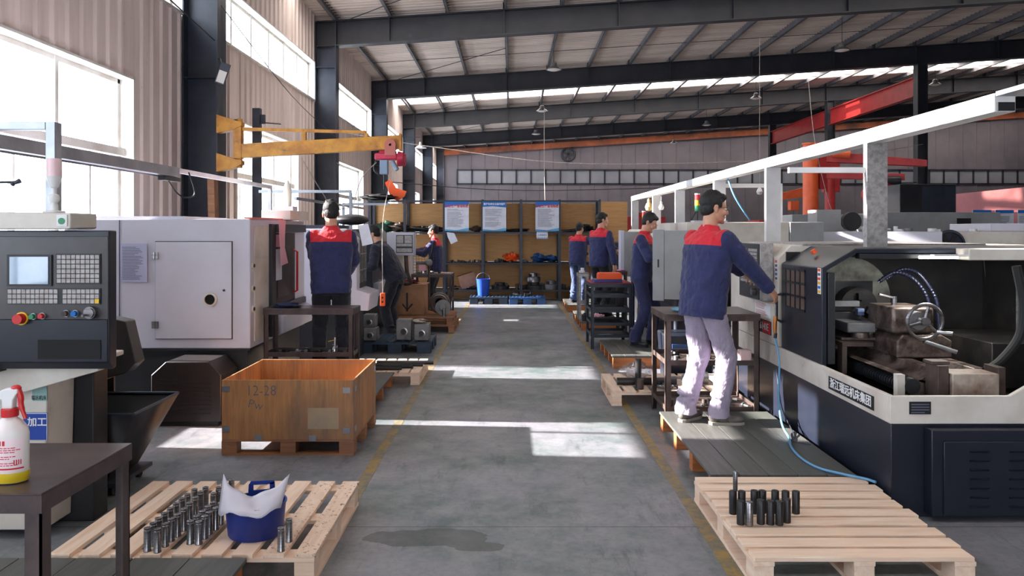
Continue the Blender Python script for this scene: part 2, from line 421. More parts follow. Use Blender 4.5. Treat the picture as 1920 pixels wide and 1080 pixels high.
# windows
def win(n, y0, y1, z0, z1, cols, transom, sash=None):
    root = bpy.data.objects.new('window_%d' % n, None); COL.objects.link(root); root['kind'] = 'structure'; root.location = (XW, (y0+y1)/2, z0)
    mb = MB()                                   # reveal lining and casing
    tck = .03
    mb.box(XW-.24, XW+.05, y0, y0+tck, z0, z1); mb.box(XW-.24, XW+.05, y1-tck, y1, z0, z1)
    mb.box(XW-.24, XW+.05, y0, y1, z1-tck, z1); mb.box(XW-.24, XW+.06, y0, y1, z0, z0+tck)
    mb.build('window_casing', M['frame_white'], root)
    mb = MB(); x0, x1 = XW-.2, XW-.13; fw = .055
    zs = [z0+tck] + ([transom] if transom else []) + [z1-tck]
    mb.box(x0, x1, y0+tck, y0+tck+fw, z0, z1); mb.box(x0, x1, y1-tck-fw, y1-tck, z0, z1)
    mb.box(x0, x1, y0, y1, z0+tck, z0+tck+fw); mb.box(x0, x1, y0, y1, z1-tck-fw, z1-tck)
    if transom: mb.box(x0-.02, x1+.07, y0, y1, transom-.05, transom+.05)
    st = (y1-y0)/cols
    for i in range(1, cols):
        mb.box(x0, x1+.01, y0+i*st-fw*.6, y0+i*st+fw*.6, z0+tck, z1-tck)
    if sash:
        for i in range(cols):
            yy = y0+(i+.5)*st; mb.box(x0+.01, x1-.01, yy-.02, yy+.02, z0+tck, transom)
    mb.build('window_frame', M['frame_white'], root)
    mb = MB(); mb.box(XW-.175, XW-.168, y0+tck, y1-tck, z0+tck, z1-tck); mb.build('window_glass', M['window_glass'], root)
    # sky portal: daylight through this opening
    return root
k = 1
for i in range(8):
    win(k, wins[i][0], wins[i][1], WZ0, WZ1, 3, 2.62, True); k += 1
for i in range(8):
    win(k, YC[i]+.12, YC[i+1]-.12, CZ0, CZ1, 7, None); k += 1
# steel columns on the wall side
def hcol(x0, x1, y, z1, name='steel_column', mat='steel_dark', fl=.28, parent=None):
    mb = MB(); mb.box(x0, x0+.02, y-fl/2, y+fl/2, 0, z1); mb.box(x1-.02, x1, y-fl/2, y+fl/2, 0, z1); mb.box(x0, x1, y-.008, y+.008, 0, z1)
    mb.box(x0-.03, x1+.05, y-fl/2-.03, y+fl/2+.03, 0, .03)
    for z in (1.2, 3.9, 5.7): mb.box(x0+.02, x1-.02, y-fl/2+.01, y+fl/2-.01, z, z+.012)
    return struct(mb, name, M[mat])
for i, y in enumerate(YC):
    hcol(XW+.04, XC, y, EAVE+.6, 'wall_column', fl=.34)
XI = 14.5
for y in YC[4:8]: hcol(XI-.18, XI+.18, y, zr(XI), 'hall_column', 'rafter', .3)
# rafters
for y in YC[:-1]:
    mb = MB(); a, b = XC-.5, XR
    for (u, v_) in ((0, .03), (RD-.03, RD)):
        mb.add([(a, y-.14, zr(a)+u), (b, y-.14, zr(b)+u), (b, y+.14, zr(b)+u), (a, y+.14, zr(a)+u), (a, y-.14, zr(a)+v_), (b, y-.14, zr(b)+v_), (b, y+.14, zr(b)+v_), (a, y+.14, zr(a)+v_)],
               [(0, 1, 2, 3), (4, 5, 6, 7), (0, 1, 5, 4), (3, 2, 6, 7), (0, 3, 7, 4), (1, 2, 6, 5)])
    mb.add([(a, y-.01, zr(a)), (b, y-.01, zr(b)), (b, y-.01, zr(b)+RD), (a, y-.01, zr(a)+RD), (a, y+.01, zr(a)), (b, y+.01, zr(b)), (b, y+.01, zr(b)+RD), (a, y+.01, zr(a)+RD)],
               [(0, 1, 2, 3), (4, 5, 6, 7), (0, 1, 5, 4), (3, 2, 6, 7), (0, 3, 7, 4), (1, 2, 6, 5)])
    for j in range(0, 13):
        x = -3.1+2.9*j; mb.box(x-.012, x+.012, y-.13, y+.13, zr(x), zr(x)+RD)
    struct(mb, 'roof_rafter', M['rafter'])
# purlins: C sections along the hall
xp = -4.55
xs = [-4.5]+[-3.1+1.45*i for i in range(26)]
for x in xs:
    if x > XR: break
    z = zr(x)+RD; mb = MB()
    mb.box(x-.006, x+.006, YB, YE, z, z+.19); mb.box(x-.006, x+.07, YB, YE, z, z+.008); mb.box(x-.006, x+.07, YB, YE, z+.182, z+.19); mb.box(x+.062, x+.07, YB, YE, z, z+.03)
    struct(mb, 'roof_purlin', M['purlin'])
# cleats where purlins sit on rafters
for y in YC[3:8]:
    mb = MB()
    for x in xs: mb.box(x-.03, x+.0, y-.1, y+.1, zr(x)+RD, zr(x)+RD+.17)
    struct(mb, 'purlin_cleat_trim', M['rafter'])
# tie rods between purlins and round bar bracing
mb = MB()
for i in range(5):
    for f_ in (.33, .66):
        y = YC[i+2]+f_*7.55
        mb.cyl((XC, y, zr(XC)+RD+.06), (XR, y, zr(XR)+RD+.06), .009, n=5)
o = struct(mb, 'tie_rod_trim', M['rafter'])
for i in range(1, 6):
    mb = MB(); mb.cyl((XC+.1, YC[i+2], zr(XC)+RD-.03), (-.2, YC[i+2]-3.2, zr(-.2)+RD+.1), .012, n=6); struct(mb, 'roof_brace_trim', M['rafter'])
# roof sheet with translucent strips
def zroof(x): return zr(x)+RD+.19
mb = MB(); strips = [(1.8, 2.35), (16.2, 17.1), (31.2, 32.5), (46.3, 47.3)]
ya = YB
for s0, s1 in strips:
    corr(mb, 'roof', ya, s0, XW-.2, XR, 0, -1, .21, .03, .04, zroof); ya = s1
corr(mb, 'roof', ya, YE+.2, XW-.2, XR, 0, -1, .21, .03, .04, zroof)
struct(mb, 'ceiling', M['roof'], ang=20)
tt = bpy.data.materials.new('milky_skylight_sheet'); tt.use_nodes = True; q = tt.node_tree; q.nodes.clear()
oo = q.nodes.new('ShaderNodeOutputMaterial'); tr = q.nodes.new('ShaderNodeBsdfTranslucent'); df = q.nodes.new('ShaderNodeBsdfTransparent'); mx = q.nodes.new('ShaderNodeMixShader')
tr.inputs[0].default_value = (.72, .66, .6, 1); df.inputs[0].default_value = (.95, .85, .76, 1); mx.inputs[0].default_value = .8
q.links.new(df.outputs[0], mx.inputs[1]); q.links.new(tr.outputs[0], mx.inputs[2]); q.links.new(mx.outputs[0], oo.inputs[0])
M['skylight'] = tt
for s0, s1 in strips:
    mb = MB(); mb.add([(XW-.2, s0, zroof(XW-.2)+.01), (XR, s0, zroof(XR)+.01), (XR, s1, zroof(XR)+.01), (XW-.2, s1, zroof(XW-.2)+.01)], [(0, 1, 2, 3)])
    struct(mb, 'skylight_window', M['skylight'])
# end wall with its band of dark windows
mb = MB(); ZB0, ZB1 = 4.62, 5.62; XB0 = -3.6
corr(mb, 'end', XW, XR, 0, ZB0, YE, -1, .9, .03, .03); corr(mb, 'end', XW, XB0, ZB0, ZB1, YE, -1, .9, .03, .03)
mb.box(XW, XR, YE+.03, YE+.2, 0, ZB0); mb.box(XW, XB0, YE+.03, YE+.2, ZB0, ZB1)
corr(mb, 'end', XW, XR, ZB1, 9.6, YE, -1, .9, .03, .03); mb.box(XW, XR, YE+.03, YE+.2, ZB1, 9.8)
struct(mb, 'wall_end', M['end_wall'], ang=20)
root = bpy.data.objects.new('window_17', None); COL.objects.link(root); root['kind'] = 'structure'; root.location = (0, YE, ZB0)
mb = MB(); mb.box(XB0, XR, YE-.06, YE+.02, ZB0, ZB0+.09); mb.box(XB0, XR, YE-.06, YE+.02, ZB1-.09, ZB1)
x = XB0
while x < XR: mb.box(x-.05, x+.05, YE-.06, YE+.02, ZB0, ZB1); x += .97
mb.build('window_frame', M['rafter'], root)
M['dull_pane'] = mk('dusty_pale_pane', rgb(150, 150, 158), rgb(130, 130, 138), rough=.3, scale=.5)
mb = MB(); mb.box(XB0, XR, YE+.0, YE+.03, ZB0+.05, ZB1-.05); mb.build('window_glass', M['dull_pane'], root)
# orange tie beam at the end wall eaves
mb = MB(); a, b = XC, XR
mb.add([(a, YE-.3, zr(a)+.25), (b, YE-.3, zr(b)+.25), (b, YE-.1, zr(b)+.25), (a, YE-.1, zr(a)+.25), (a, YE-.3, zr(a)+.62), (b, YE-.3, zr(b)+.62), (b, YE-.1, zr(b)+.62), (a, YE-.1, zr(a)+.62)],
               [(0, 1, 2, 3), (4, 5, 6, 7), (0, 1, 5, 4), (3, 2, 6, 7), (0, 3, 7, 4), (1, 2, 6, 5)])
struct(mb, 'end_wall_beam', mk('orange_primer', rgb(176, 92, 52), rgb(110, 62, 44), rough=.6, scale=1.2))
# right wall and the wall behind the camera with its big open door
mb = MB(); mb.box(XR, XR+.2, YB, YE, 0, 10.2); struct(mb, 'wall_right', M['end_wall'])
mb = MB(); mb.box(XW, -1.0, YB-.2, YB, 0, 10); mb.box(4.0, XR, YB-.2, YB, 0, 10); mb.box(-1.0, 4.0, YB-.2, YB, 4.6, 10); struct(mb, 'wall_back', M['end_wall'])
# red crane runway girder between the hall columns
root = thing('crane_runway_girder', 'long red girder carried high between the dark hall columns', 'crane girder', (XI-.1, YC[5]+.2, 6.38))
for i in (5, 6):
    mb = MB(); x = XI-.05; y0, y1 = YC[i]+.2, YC[i+1]-.2
    zb = 6.38
    mb.box(x-.015, x+.015, y0, y1, zb, zb+.70); mb.box(x-.12, x+.12, y0, y1, zb, zb+.03); mb.box(x-.12, x+.12, y0, y1, zb+.67, zb+.70)
    mb.build('girder_span', M['red_paint'], root)
# high bay lamps
M['lamp_shade'] = mk('grey_lamp_shade', rgb(120, 116, 116), rgb(90, 86, 86), rough=.4, scale=6)
M['lamp_lens'] = mk('white_lamp_lens', rgb(214, 206, 200), rough=.3)
def lamp(x, y, z, label, zt, s=1):
    o = thing('high_bay_lamp', label, 'lamp', (x, y, z), group='high bay lamps under the roof')
    mb = MB(); mb.lathe([(.05, .22), (.09, .2), (.1, .1), (.13, .08), (.24, .0), (.235, 0), (.12, .07)], n=24); mb.v = [(a*s, b*s, c*s) for a, b, c in mb.v]; mb.build('lamp_shade', M['lamp_shade'], o, local=True)
    mb = MB(); mb.lathe([(.0, -.035), (.12, -.03), (.2, .0), (.0, .005)], n=24); mb.v = [(a*s, b*s, c*s) for a, b, c in mb.v]; mb.build('lens', M['lamp_lens'], o, local=True)
    mb = MB(); mb.cyl((0, 0, .2*s), (0, 0, zt-z), .008, n=6); mb.build('hanging_rod', M['rafter'], o, local=True)
ords = ['nearest', 'second', 'third', 'fourth']
for i, (x, y, z) in enumerate(((1.25, 22.4, 6.42), (1.2, 29.8, 6.36), (1.2, 37.4, 6.42))):
    lamp(x, y, z, 'grey bell-shaped roof lamp above the aisle, %s from the front of that line' % ords[i], zroof(x))
for i, (x, y, z) in enumerate(((9.9, 22.4, 7.0), (9.8, 30, 6.9), (9.8, 37.6, 6.9), (9.75, 45, 6.85))):
    lamp(x, y, z, 'grey roof lamp over the machines at right, %s from the front of that line' % ords[i], zroof(x))
lamp(17.0, 30, 7.45, 'grey roof lamp hanging beyond the dark hall column by the red girder', zroof(17))
# ------------------------------------------------------------------ pallets, platforms, tables
def pallet(label, x0, x1, y0, y1, run='y', n=9, m='pine_y', ms='pine_x', z=0, h=.14, bw=.095, name='wooden_pallet', cat='pallet', group=None, edge=None, blocks=(3, 3), jit=.004, bottoms=True):
    o = thing(name, label, cat, ((x0+x1)/2, (y0+y1)/2, z), group=group)
    t_ = .02; zt = z+h
    mm = M[m]; ms_ = M[ms]
    for i in range(n):
        mb = MB(); j = random.uniform(-jit, jit)
        if run == 'y':
            c = x0+bw/2+(x1-x0-bw)*i/(n-1)+j; mb.box(c-bw/2, c+bw/2, y0+j, y1-j, zt-t_, zt)
        else:
            c = y0+bw/2+(y1-y0-bw)*i/(n-1)+j; mb.box(x0+j*3, x1-j*3, c-bw/2, c+bw/2, zt-t_, zt)
        mat = edge if (edge and i in edge[1]) else None
        mb.build('deck_board', M[edge[0]] if mat else mm, o, bevel=.0015)
    e = .0005
    for i in range(3):
        mb = MB(); mc = MB()
        if run == 'y':
            c = y0+.05+(y1-y0-.1)*i/2
            mb.box(x0+.002, x1-.002, c-.048, c+.048, zt-2*t_, zt-t_-e)
        else:
            c = x0+.05+(x1-x0-.1)*i/2
            mb.box(c-.048, c+.048, y0+.002, y1-.002, zt-2*t_, zt-t_-e)
        mb.build('stringer_board', ms_, o, bevel=.0015)
        for k in range(3):
            mb = MB()
            if run == 'y': d = x0+.05+(x1-x0-.1)*k/2; mb.box(d-.045, d+.045, c-.045, c+.045, z+t_, zt-2*t_-e)
            else: d = y0+.06+(y1-y0-.12)*k/2; mb.box(c-.045, c+.045, d-.055, d+.055, z+t_, zt-2*t_-e)
            mb.build('block', ms_, o, bevel=.0015)
        if bottoms:
            mb = MB()
            if run == 'y': d = x0+.05+(x1-x0-.1)*i/2; mb.box(d-.048, d+.048, y0+.004, y1-.004, z, z+t_-e)
            else: mb.box(c-.048, c+.048, y0+.004, y1-.004, z, z+t_-e)
            mb.build('bottom_board', mm, o, bevel=.0015)
    return o
def platform(label, x0, x1, y0, y1, n=6, m='board_dark', nj=4, h=.14, name='work_platform', mj='pine_orange'):
    o = thing(name, label, 'platform', ((x0+x1)/2, (y0+y1)/2, 0))
    w = (x1-x0)/n
    for i in range(n):
        mb = MB(); j = random.uniform(-.003, .003); mb.box(x0+i*w+.0025, x0+(i+1)*w-.0025, y0+j, y1-j, h-.018, h+j*.4)
        mb.build('deck_board', M[m], o, bevel=.002)
    for i in range(nj):
        mb = MB(); c = y0+.05+(y1-y0-.1)*i/(nj-1); mb.box(x0+.012, x1-.02, c-.045, c+.045, 0, h-.0185); mb.build('joist', M[mj], o, bevel=.002)
    return o
def iron_table(label, x0, x1, y0, y1, zt, shelves=(.25,), leg=.045, z0=0, name='steel_table', cat='table', mt='table_top', ml='table_steel', top_t=.05, extra_top=True):
    o = thing(name, label, cat, ((x0+x1)/2, (y0+y1)/2, z0))
    mb = MB(); mb.box(x0, x1, y0, y1, zt-.006, zt); mb.build('table_top', M[mt], o, bevel=.001)
    mb = MB(); a = .005; q = zt-.0065
    mb.box(x0, x1, y0, y0+a, q-top_t, q); mb.box(x0, x1, y1-a, y1, q-top_t, q); mb.box(x0, x0+a, y0+a, y1-a, q-top_t, q); mb.box(x1-a, x1, y0+a, y1-a, q-top_t, q)
    mb.build('top_frame', M[ml], o)
    for sx in (0, 1):
        for sy in (0, 1):
            mb = MB(); X = x0 if sx == 0 else x1; Y = y0 if sy == 0 else y1; dx = 1 if sx == 0 else -1; dy = 1 if sy == 0 else -1
            X += dx*.0055; Y += dy*.0055
            mb.box(min(X, X+dx*leg), max(X, X+dx*leg), min(Y, Y+dy*.006), max(Y, Y+dy*.006), z0, q)
            mb.box(min(X, X+dx*.006), max(X, X+dx*.006), min(Y, Y+dy*leg), max(Y, Y+dy*leg), z0, q)
            mb.build('leg', M[ml], o)
    for s in shelves:
        mb = MB(); mb.box(x0+.012, x1-.012, y0+.012, y1-.012, s-.006, s); i = .012
        mb.box(x0+i, x1-i, y0+i, y0+i+.006, s, s+.035); mb.box(x0+i, x1-i, y1-i-.006, y1-i, s, s+.035); mb.box(x0+i, x0+i+.006, y0+i, y1-i, s, s+.035); mb.box(x1-i-.006, x1-i, y0+i, y1-i, s, s+.035)
        mb.build('shelf', M[ml], o)
    return o
def bar(label, c, r, h, mat, axis='z', group=None, name='steel_cylinder', cat='steel cylinder', rim=True, L=None):
    """a round bar; c is the centre of the foot (or of one end)"""
    o = None
    mb = MB()
    if axis == 'z':
        mb.lathe([(r*.92, 0), (r, .002), (r, h-.003), (r*.9, h), (0, h)] if not rim else [(r*1.08, 0), (r*1.08, .006), (r, .008), (r, h-.012), (r*.9, h-.010), (r*.9, h-.006), (r, h-.005), (r, h-.001), (r*.45, h), (r*.4, h-.003), (0, h-.003)], n=20)
    else:
        d = {'x': (h, 0, 0), 'y': (0, h, 0)}[axis]; mb.cyl((0, 0, r), (d[0], d[1], r), r, n=20)
    o = mb.build(name, M[mat], None, local=True); o.location = c
    return tag(o, label, cat, group)
def crumple(mb, c, r, n=9, seed=0, flat=.5, mi=0):
    """a crumpled cloth or bag lying at c"""
    rnd = random.Random(seed); vs = []; N = 22; Mr = 12
    ph = [(rnd.uniform(0, 6.3), rnd.uniform(1, 5), rnd.uniform(.05, .22)) for _ in range(6)]
    for j in range(Mr+1):
        p = math.pi*j/Mr
        for i in range(N):
            t = 2*math.pi*i/N
            k = 1+sum(a*math.sin(b*t+f+2.1*b*p) for f, b, a in ph)
            k = max(.45, k)+rnd.uniform(-.05, .05)
            vs.append((c[0]+r*k*math.sin(p)*math.cos(t), c[1]+r*k*math.sin(p)*math.sin(t), c[2]+max(0, r*flat*(1-k*.9*math.cos(p))*.6)))
    fs = [(j*N+i, j*N+(i+1) % N, (j+1)*N+(i+1) % N, (j+1)*N+i) for j in range(Mr) for i in range(N)]
    mb.add(vs, fs, mi); return mb
def small_bits(label, x0, x1, y0, y1, z, n, name='metal_offcut', cat='metal part', mats=('cast', 'dark_bar', 'rusty', 'bare_steel'), s=.03, group=None, seed=1):
    """loose parts lying about, each its own object"""
    rnd = random.Random(seed)
    for i in range(n):
        x = rnd.uniform(x0, x1); y = rnd.uniform(y0, y1); mb = MB(); k = rnd.uniform(.6, 1.3)*s; kind = rnd.choice('crb')
        if kind == 'c': mb.cyl((0, 0, 0), (0, 0, k*1.3), k*.5, n=12)
        elif kind == 'r': mb.lathe([(k*.35, 0), (k*.8, 0), (k*.8, k*.6), (k*.35, k*.6), (k*.35, 0)], n=14)
        else:
            mb.cyl((-k, 0, k*.4), (k, 0, k*.4), k*.4, n=12); mb.cyl((k*.4, 0, k*.4), (k*.8, 0, k*.4), k*.55, n=12)
        o = mb.build(name, M[rnd.choice(mats)], None, local=True); o.location = (x, y, z); o.rotation_euler = (0, 0, rnd.uniform(0, 3.1))
        tag(o, label, cat, group or label)
def tube_thing(label, cat, name, pts, r, mat, sub=6, group=None, n=8):
    mat = M[mat] if isinstance(mat, str) else mat
    mb = MB(); mb.tube(pts, r, n, sub=sub); o = mb.build(name, mat); return tag(o, label, cat, group)
# ------------------------------------------------------------------ near table and spray bottle
o = iron_table('brown steel bench with one corner nearest the camera, spray bottle on it', -2.6, -1.43, 2.27, 2.81, .80, (), leg=.05, top_t=.055, z0=.1405)
o = thing('spray_bottle', 'white spray bottle with red trigger and yellow liquid on the steel bench', 'spray bottle', (-1.60, 2.38, .80))
mb = MB(); prof = [(.040, 0), (.053, .004), (.057, .02), (.057, .155), (.053, .172), (.036, .195), (.022, .205), (.019, .215)]
mb.lathe(prof, n=32, sy=.72)
t = NT('milky_bottle_plastic'); t.set('Base Color', rgb(226, 220, 218)); t.set('Roughness', .35); t.set('Subsurface Weight', .2); M['milky'] = t.m
mb.build('bottle_body', M['milky'], o, local=True)
mb = MB(); mb.lathe([(.041, .0005), (.0545, .005), (.0585, .02), (.0585, .036)], n=32, sy=.72); mb.build('liquid', mk('yellow_liquid', rgb(220, 190, 40), rough=.3), o, local=True)
mb = MB(); mb.lathe([(.0235, .208), (.0245, .21), (.0245, .232), (.022, .234)], n=24); mb.build('collar', M['red'], o, local=True)
mb = MB(); mb.prism([(-.018, .233), (.014, .233), (.016, .262), (.03, .285), (.03, .297), (-.01, .297), (-.046, .281), (-.046, .268), (-.02, .262)], 'y', -.012, .012)
sh = mb.build('spray_head', M['white_pl'], o, local=True, bevel=.003)
mb = MB(); mb.cyl((-.044, 0, .275), (-.058, 0, .274), .007, .005, n=10); mb.build('nozzle', M['white_pl'], sh, local=True)
mb = MB(); mb.tube([(.026, 0, .292), (.034, 0, .27), (.036, 0, .24), (.05, 0, .2)], [.009, .009, .008, .006], 8, sub=5); mb.ball((.02, 0, .298), (.016, .012, .01)); mb.build('trigger', M['red'], o, local=True)
# printed label wrapped on the bottle
lab = MB()
def on_bottle(u, z, e=.0006):
    a = u; return ((.057+e)*math.sin(a), -(.057+e)*.72*math.cos(a), z)
def bottle_rect(mb, u0, u1, z0, z1, e):
    N = max(2, int((u1-u0)/.12)+1); vs = []
    for i in range(N+1):
        u = u0+(u1-u0)*i/N; vs += [on_bottle(u, z0, e), on_bottle(u, z1, e)]
    mb.add(vs, [(2*i, 2*i+2, 2*i+3, 2*i+1) for i in range(N)])
bottle_rect(lab, -1.2, 1.2, .04, .145, .0006); lb = lab.build('label_sheet', mk('bottle_label', rgb(236, 214, 220), rough=.5), o, local=True)
rb = MB(); bottle_rect(rb, -1.2, 1.2, .048, .053, .0012); bottle_rect(rb, -1.1, -.8, .128, .138, .0012)
for c_ in range(5): bottle_rect(rb, -.75+c_*.2, -.62+c_*.2, .124, .139, .0012)
rnd = random.Random(3)
for r_ in range(9):
    if r_ in (3, 6): continue
    u = -1.1
    while u < rnd.uniform(.1, .9):
        l = rnd.uniform(.08, .26); bottle_rect(rb, u, u+l, .115-r_*.0068, .1175-r_*.0068, .0012); u += l+.04
for c_ in range(4): bottle_rect(rb, .62+c_*.12, .68+c_*.12, .062, .078, .0012)
rb.build('lettering', M['ink_red'], lb, local=True)
# dark duckboard at the very front
platform('dark duckboard platform lying in front of the pallet of turned pins', -2.45, -1.18, 2.3, 3.33, n=5, nj=3)

# ------------------------------------------------------------------ front pallet with turned pins
pallet('pale pine pallet carrying turned pins and a blue tub', -2.09, -.89, 3.37, 4.35, 'y', 9, 'pine_y', 'pine_x', edge=('pine_dirty', (7, 8)))
zp = .1405
def pin(i, j, x, y, label): bar(label, (x, y, zp), .0155, .108, 'bare_steel', group='turned steel pins on the front pallet', name='steel_pin', cat='steel pin')
words_ = ['front', 'second', 'third', 'fourth', 'fifth', 'sixth', 'seventh', 'eighth', 'ninth', 'tenth', 'eleventh']
def pxy(px, py, z): s = (H-z)/(py-CY); return ((px-CX)*s, F*s)
# feet of the pins read off the photograph: (px, py)
LA = [(273, 1036), (284, 1026), (294, 1016), (305, 1006), (316, 996), (327, 986), (338, 976), (349, 967), (362, 957)]
LB = [(292, 1038), (307, 1027), (318, 1017), (330, 1008), (342, 997), (353, 985), (364, 974), (374, 962), (383, 953)]
LC = [(354, 1022), (366, 1012), (377, 1002), (387, 992), (397, 984)]
LD = [(370, 1023), (381, 1012), (390, 1004), (402, 995), (412, 985)]
LE = [(398, 965), (408, 953), (418, 941)]
LG = [(413, 962), (423, 951), (432, 938)]
for nm, L in (('outer row beside the wide gap', LA), ('row next to the outer one', LB), ('inner short row', LC), ('short row beside the tub', LD), ('small cluster behind the tub, outer side', LE), ('small cluster behind the tub, inner side', LG)):
    for i, (a, b) in enumerate(L):
        x, y = pxy(a, b, zp); y += .016
        pin(0, 0, x, y, 'turned steel pin, %s of the %s on the pallet' % (words_[i], nm))
for i, (a, b, s_) in enumerate(((525, 1036, 'standing alone, nearer of two right of the tub'), (540, 1018, 'standing alone, farther of two right of the tub'))):
    x, y = pxy(a, b, zp); bar('turned steel pin %s' % s_, (x, y+.016, zp), .0155, .108, 'bare_steel', group='turned steel pins on the front pallet', name='steel_pin', cat='steel pin')
# blue tub
x, y = pxy(463, 1020, zp); y += .12
o = thing('blue_tub', 'blue plastic tub with a raised handle holding film and paper', 'tub', (x, y, zp))
mb = MB(); mb.lathe([(.0, .0), (.122, 0), (.128, .008), (.142, .15), (.147, .152), (.147, .158), (.138, .158), (.124, .012), (0, .01)], n=40, sy=.88); mb.build('tub_body', M['blue_plastic'], o, local=True)
def handle(y_, name='handle'):
    mb = MB(); out = [(-.068, .12), (.06, .15), (.062, .215), (.052, .226), (-.05, .216), (-.06, .206)]; inn = [(-.04, .178), (.042, .19), (.042, .21), (-.04, .198)]
    n = []
    # frame around a slot: four prisms
    mb.prism([(-.066, .13), (.064, .135), (.064, .186), (-.066, .176)], 'y', y_, y_+.007)
    mb.prism([(-.066, .1755), (-.042, .178), (-.042, .205), (-.064, .208)], 'y', y_, y_+.007)
    mb.prism([(.04, .184), (.064, .1855), (.062, .222), (.04, .215)], 'y', y_, y_+.007)
    mb.prism([(-.064, .203), (.062, .211), (.06, .228), (-.054, .222)], 'y', y_, y_+.007)
    return mb.build(name, M['blue_plastic'], o, local=True)
handle(.085)
o2 = MB(); vs = []; N = 16
for i in range(N+1):
    u = -1+2*i/N; fy = -.138*math.sqrt(max(0, 1-.75*u*u))-.012
    for j in range(7):
        w_ = j/6; X = u*(.148+.012*w_); Y = fy+w_*.10; Z = .174-.02*(1-w_)**3+(.03+.075*abs(u)**1.7)*w_-.012*(1-w_)*(1+math.sin(5*u))+.006*math.sin(9*u+w_*5)
        vs.append((X, Y, max(Z, .12)))
o2.add(vs, [(i*7+j, (i+1)*7+j, (i+1)*7+j+1, i*7+j+1) for i in range(N) for j in range(6)])
f_ = o2.build('packing_film', mk('milky_packing_film', rgb(196, 192, 204), rough=.25), None, local=True); f_.location = (x, y-.005, zp+.0)
sm = f_.modifiers.new('t', 'SOLIDIFY'); sm.thickness = .0012
tag(f_, 'crumpled milky plastic film draped over the rim of the blue tub', 'plastic film')

# ------------------------------------------------------------------ first machine with its control panel
o = thing('cnc_control_panel', 'dark control panel with blue screen and keypad, cream hood above', 'control panel', (-2.5, 3.8, .9))
ry = R(3)
mb = MB(); mb.prism([(3.70, 1.60), (3.77, 1.60), (3.77, .915), (3.74, .905), (3.70, .945)], 'x', -2.56, -1.995); mb.build('panel_body', M['mach_navy'], o, bevel=.006)
mb = MB(); mb.box(-3.2, -2.565, 3.72, 3.855, .89, 1.6); mb.build('panel_wing', M['mach_navy'], o, bevel=.004)
mb = MB(); mb.box(-2.57, -1.995, 3.688, 3.699, 1.16, 1.57); mb.build('front_plate', mk('brown_grey_faceplate', rgb(62, 58, 60), rgb(50, 48, 52), rough=.35, scale=4), o, bevel=.002)
mb = MB(); mb.box(-2.49, -2.27, 3.68, 3.6875, 1.325, 1.48); fr = mb.build('screen_bezel', M['black'], o)
mb = MB(); mb.box(-2.475, -2.285, 3.677, 3.6795, 1.335, 1.47); mb.build('screen', M['screen'], fr)
mb = MB(); mb.box(-2.25, -2.03, 3.682, 3.6875, 1.335, 1.485); kp = mb.build('keypad', M['black'], o)
mb = MB()
for r_ in range(6):
    for c_ in range(9): mb.box(-2.243+c_*.0235, -2.2235+c_*.0235, 3.679, 3.6815, 1.342+r_*.0235, 1.361+r_*.0235)
M['keys'] = mk('grey_white_keys', rgb(176, 172, 172), rgb(150, 140, 138), rough=.5, scale=30)
k_ = mb.build('key', M['keys'], kp)
mb = MB(); mb.box(-2.49, -2.03, 3.682, 3.6875, 1.235, 1.315); kp2 = mb.build('operator_keyboard', M['black'], o)
mb = MB()
for r_ in range(3):
    for c_ in range(20):
        if c_ == 11: continue
        mb.box(-2.485+c_*.0226, -2.466+c_*.0226, 3.679, 3.6815, 1.240+r_*.0245, 1.260+r_*.0245)
mb.build('key', M['keys'], kp2)
mb = MB(); mb.box(-2.055, -2.035, 3.677, 3.679, 1.24, 1.262); mb.build('yellow_key', M['yellow_pl'], kp2)
def button(x, z, r, mat, ring='alu', nm='push_button', d=.02):
    mb = MB(); mb.cyl((x, 3.69, z), (x, 3.682, z), r*1.25, n=20); b_ = mb.build(nm, M[ring], o)
    mb = MB(); mb.cyl((x, 3.683, z), (x, 3.683-d, z), r, r*.92, n=20); mb.build('button_cap', M[mat], b_)
mb = MB(); mb.box(-2.55, -2.0, 3.688, 3.6995, .95, 1.158); mb.build('lower_plate', M['mach_navy'], o, bevel=.002)
button(-2.42, 1.165, .026, 'red', 'yellow_pl', 'emergency_stop', .035)
button(-2.362, 1.175, .013, 'green'); button(-2.318, 1.178, .013, 'red'); button(-2.2, 1.19, .014, 'rusty'); button(-2.155, 1.19, .014, 'ink_blue')
mb = MB(); mb.cyl((-2.075, 3.69, 1.195), (-2.075, 3.665, 1.195), .032, .03, n=28); mb.cyl((-2.075, 3.665, 1.195), (-2.075, 3.655, 1.195), .024, n=24); mb.cyl((-2.09, 3.655, 1.185), (-2.09, 3.63, 1.185), .006, n=10); mb.build('hand_wheel', M['bare_steel'], o)
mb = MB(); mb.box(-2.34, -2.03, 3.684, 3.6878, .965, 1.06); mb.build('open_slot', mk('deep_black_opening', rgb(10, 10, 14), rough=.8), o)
mb = MB(); mb.prism([(-2.9, 1.605), (-2.16, 1.605), (-2.14, 1.61), (-2.14, 1.685), (-2.9, 1.695)], 'y', 3.62, 3.85); mb.build('cream_hood', M['mach_cream'], o, bevel=.006)
mb = MB(); mb.box(-2.205, -2.155, 3.614, 3.6195, 1.62, 1.675); st_ = mb.build('sticker', M['white_pl'], o)
mb = MB(); mb.cyl((-2.18, 3.6135, 1.645), (-2.18, 3.611, 1.645), .016, n=20); mb.build('green_mark', M['green'], st_)
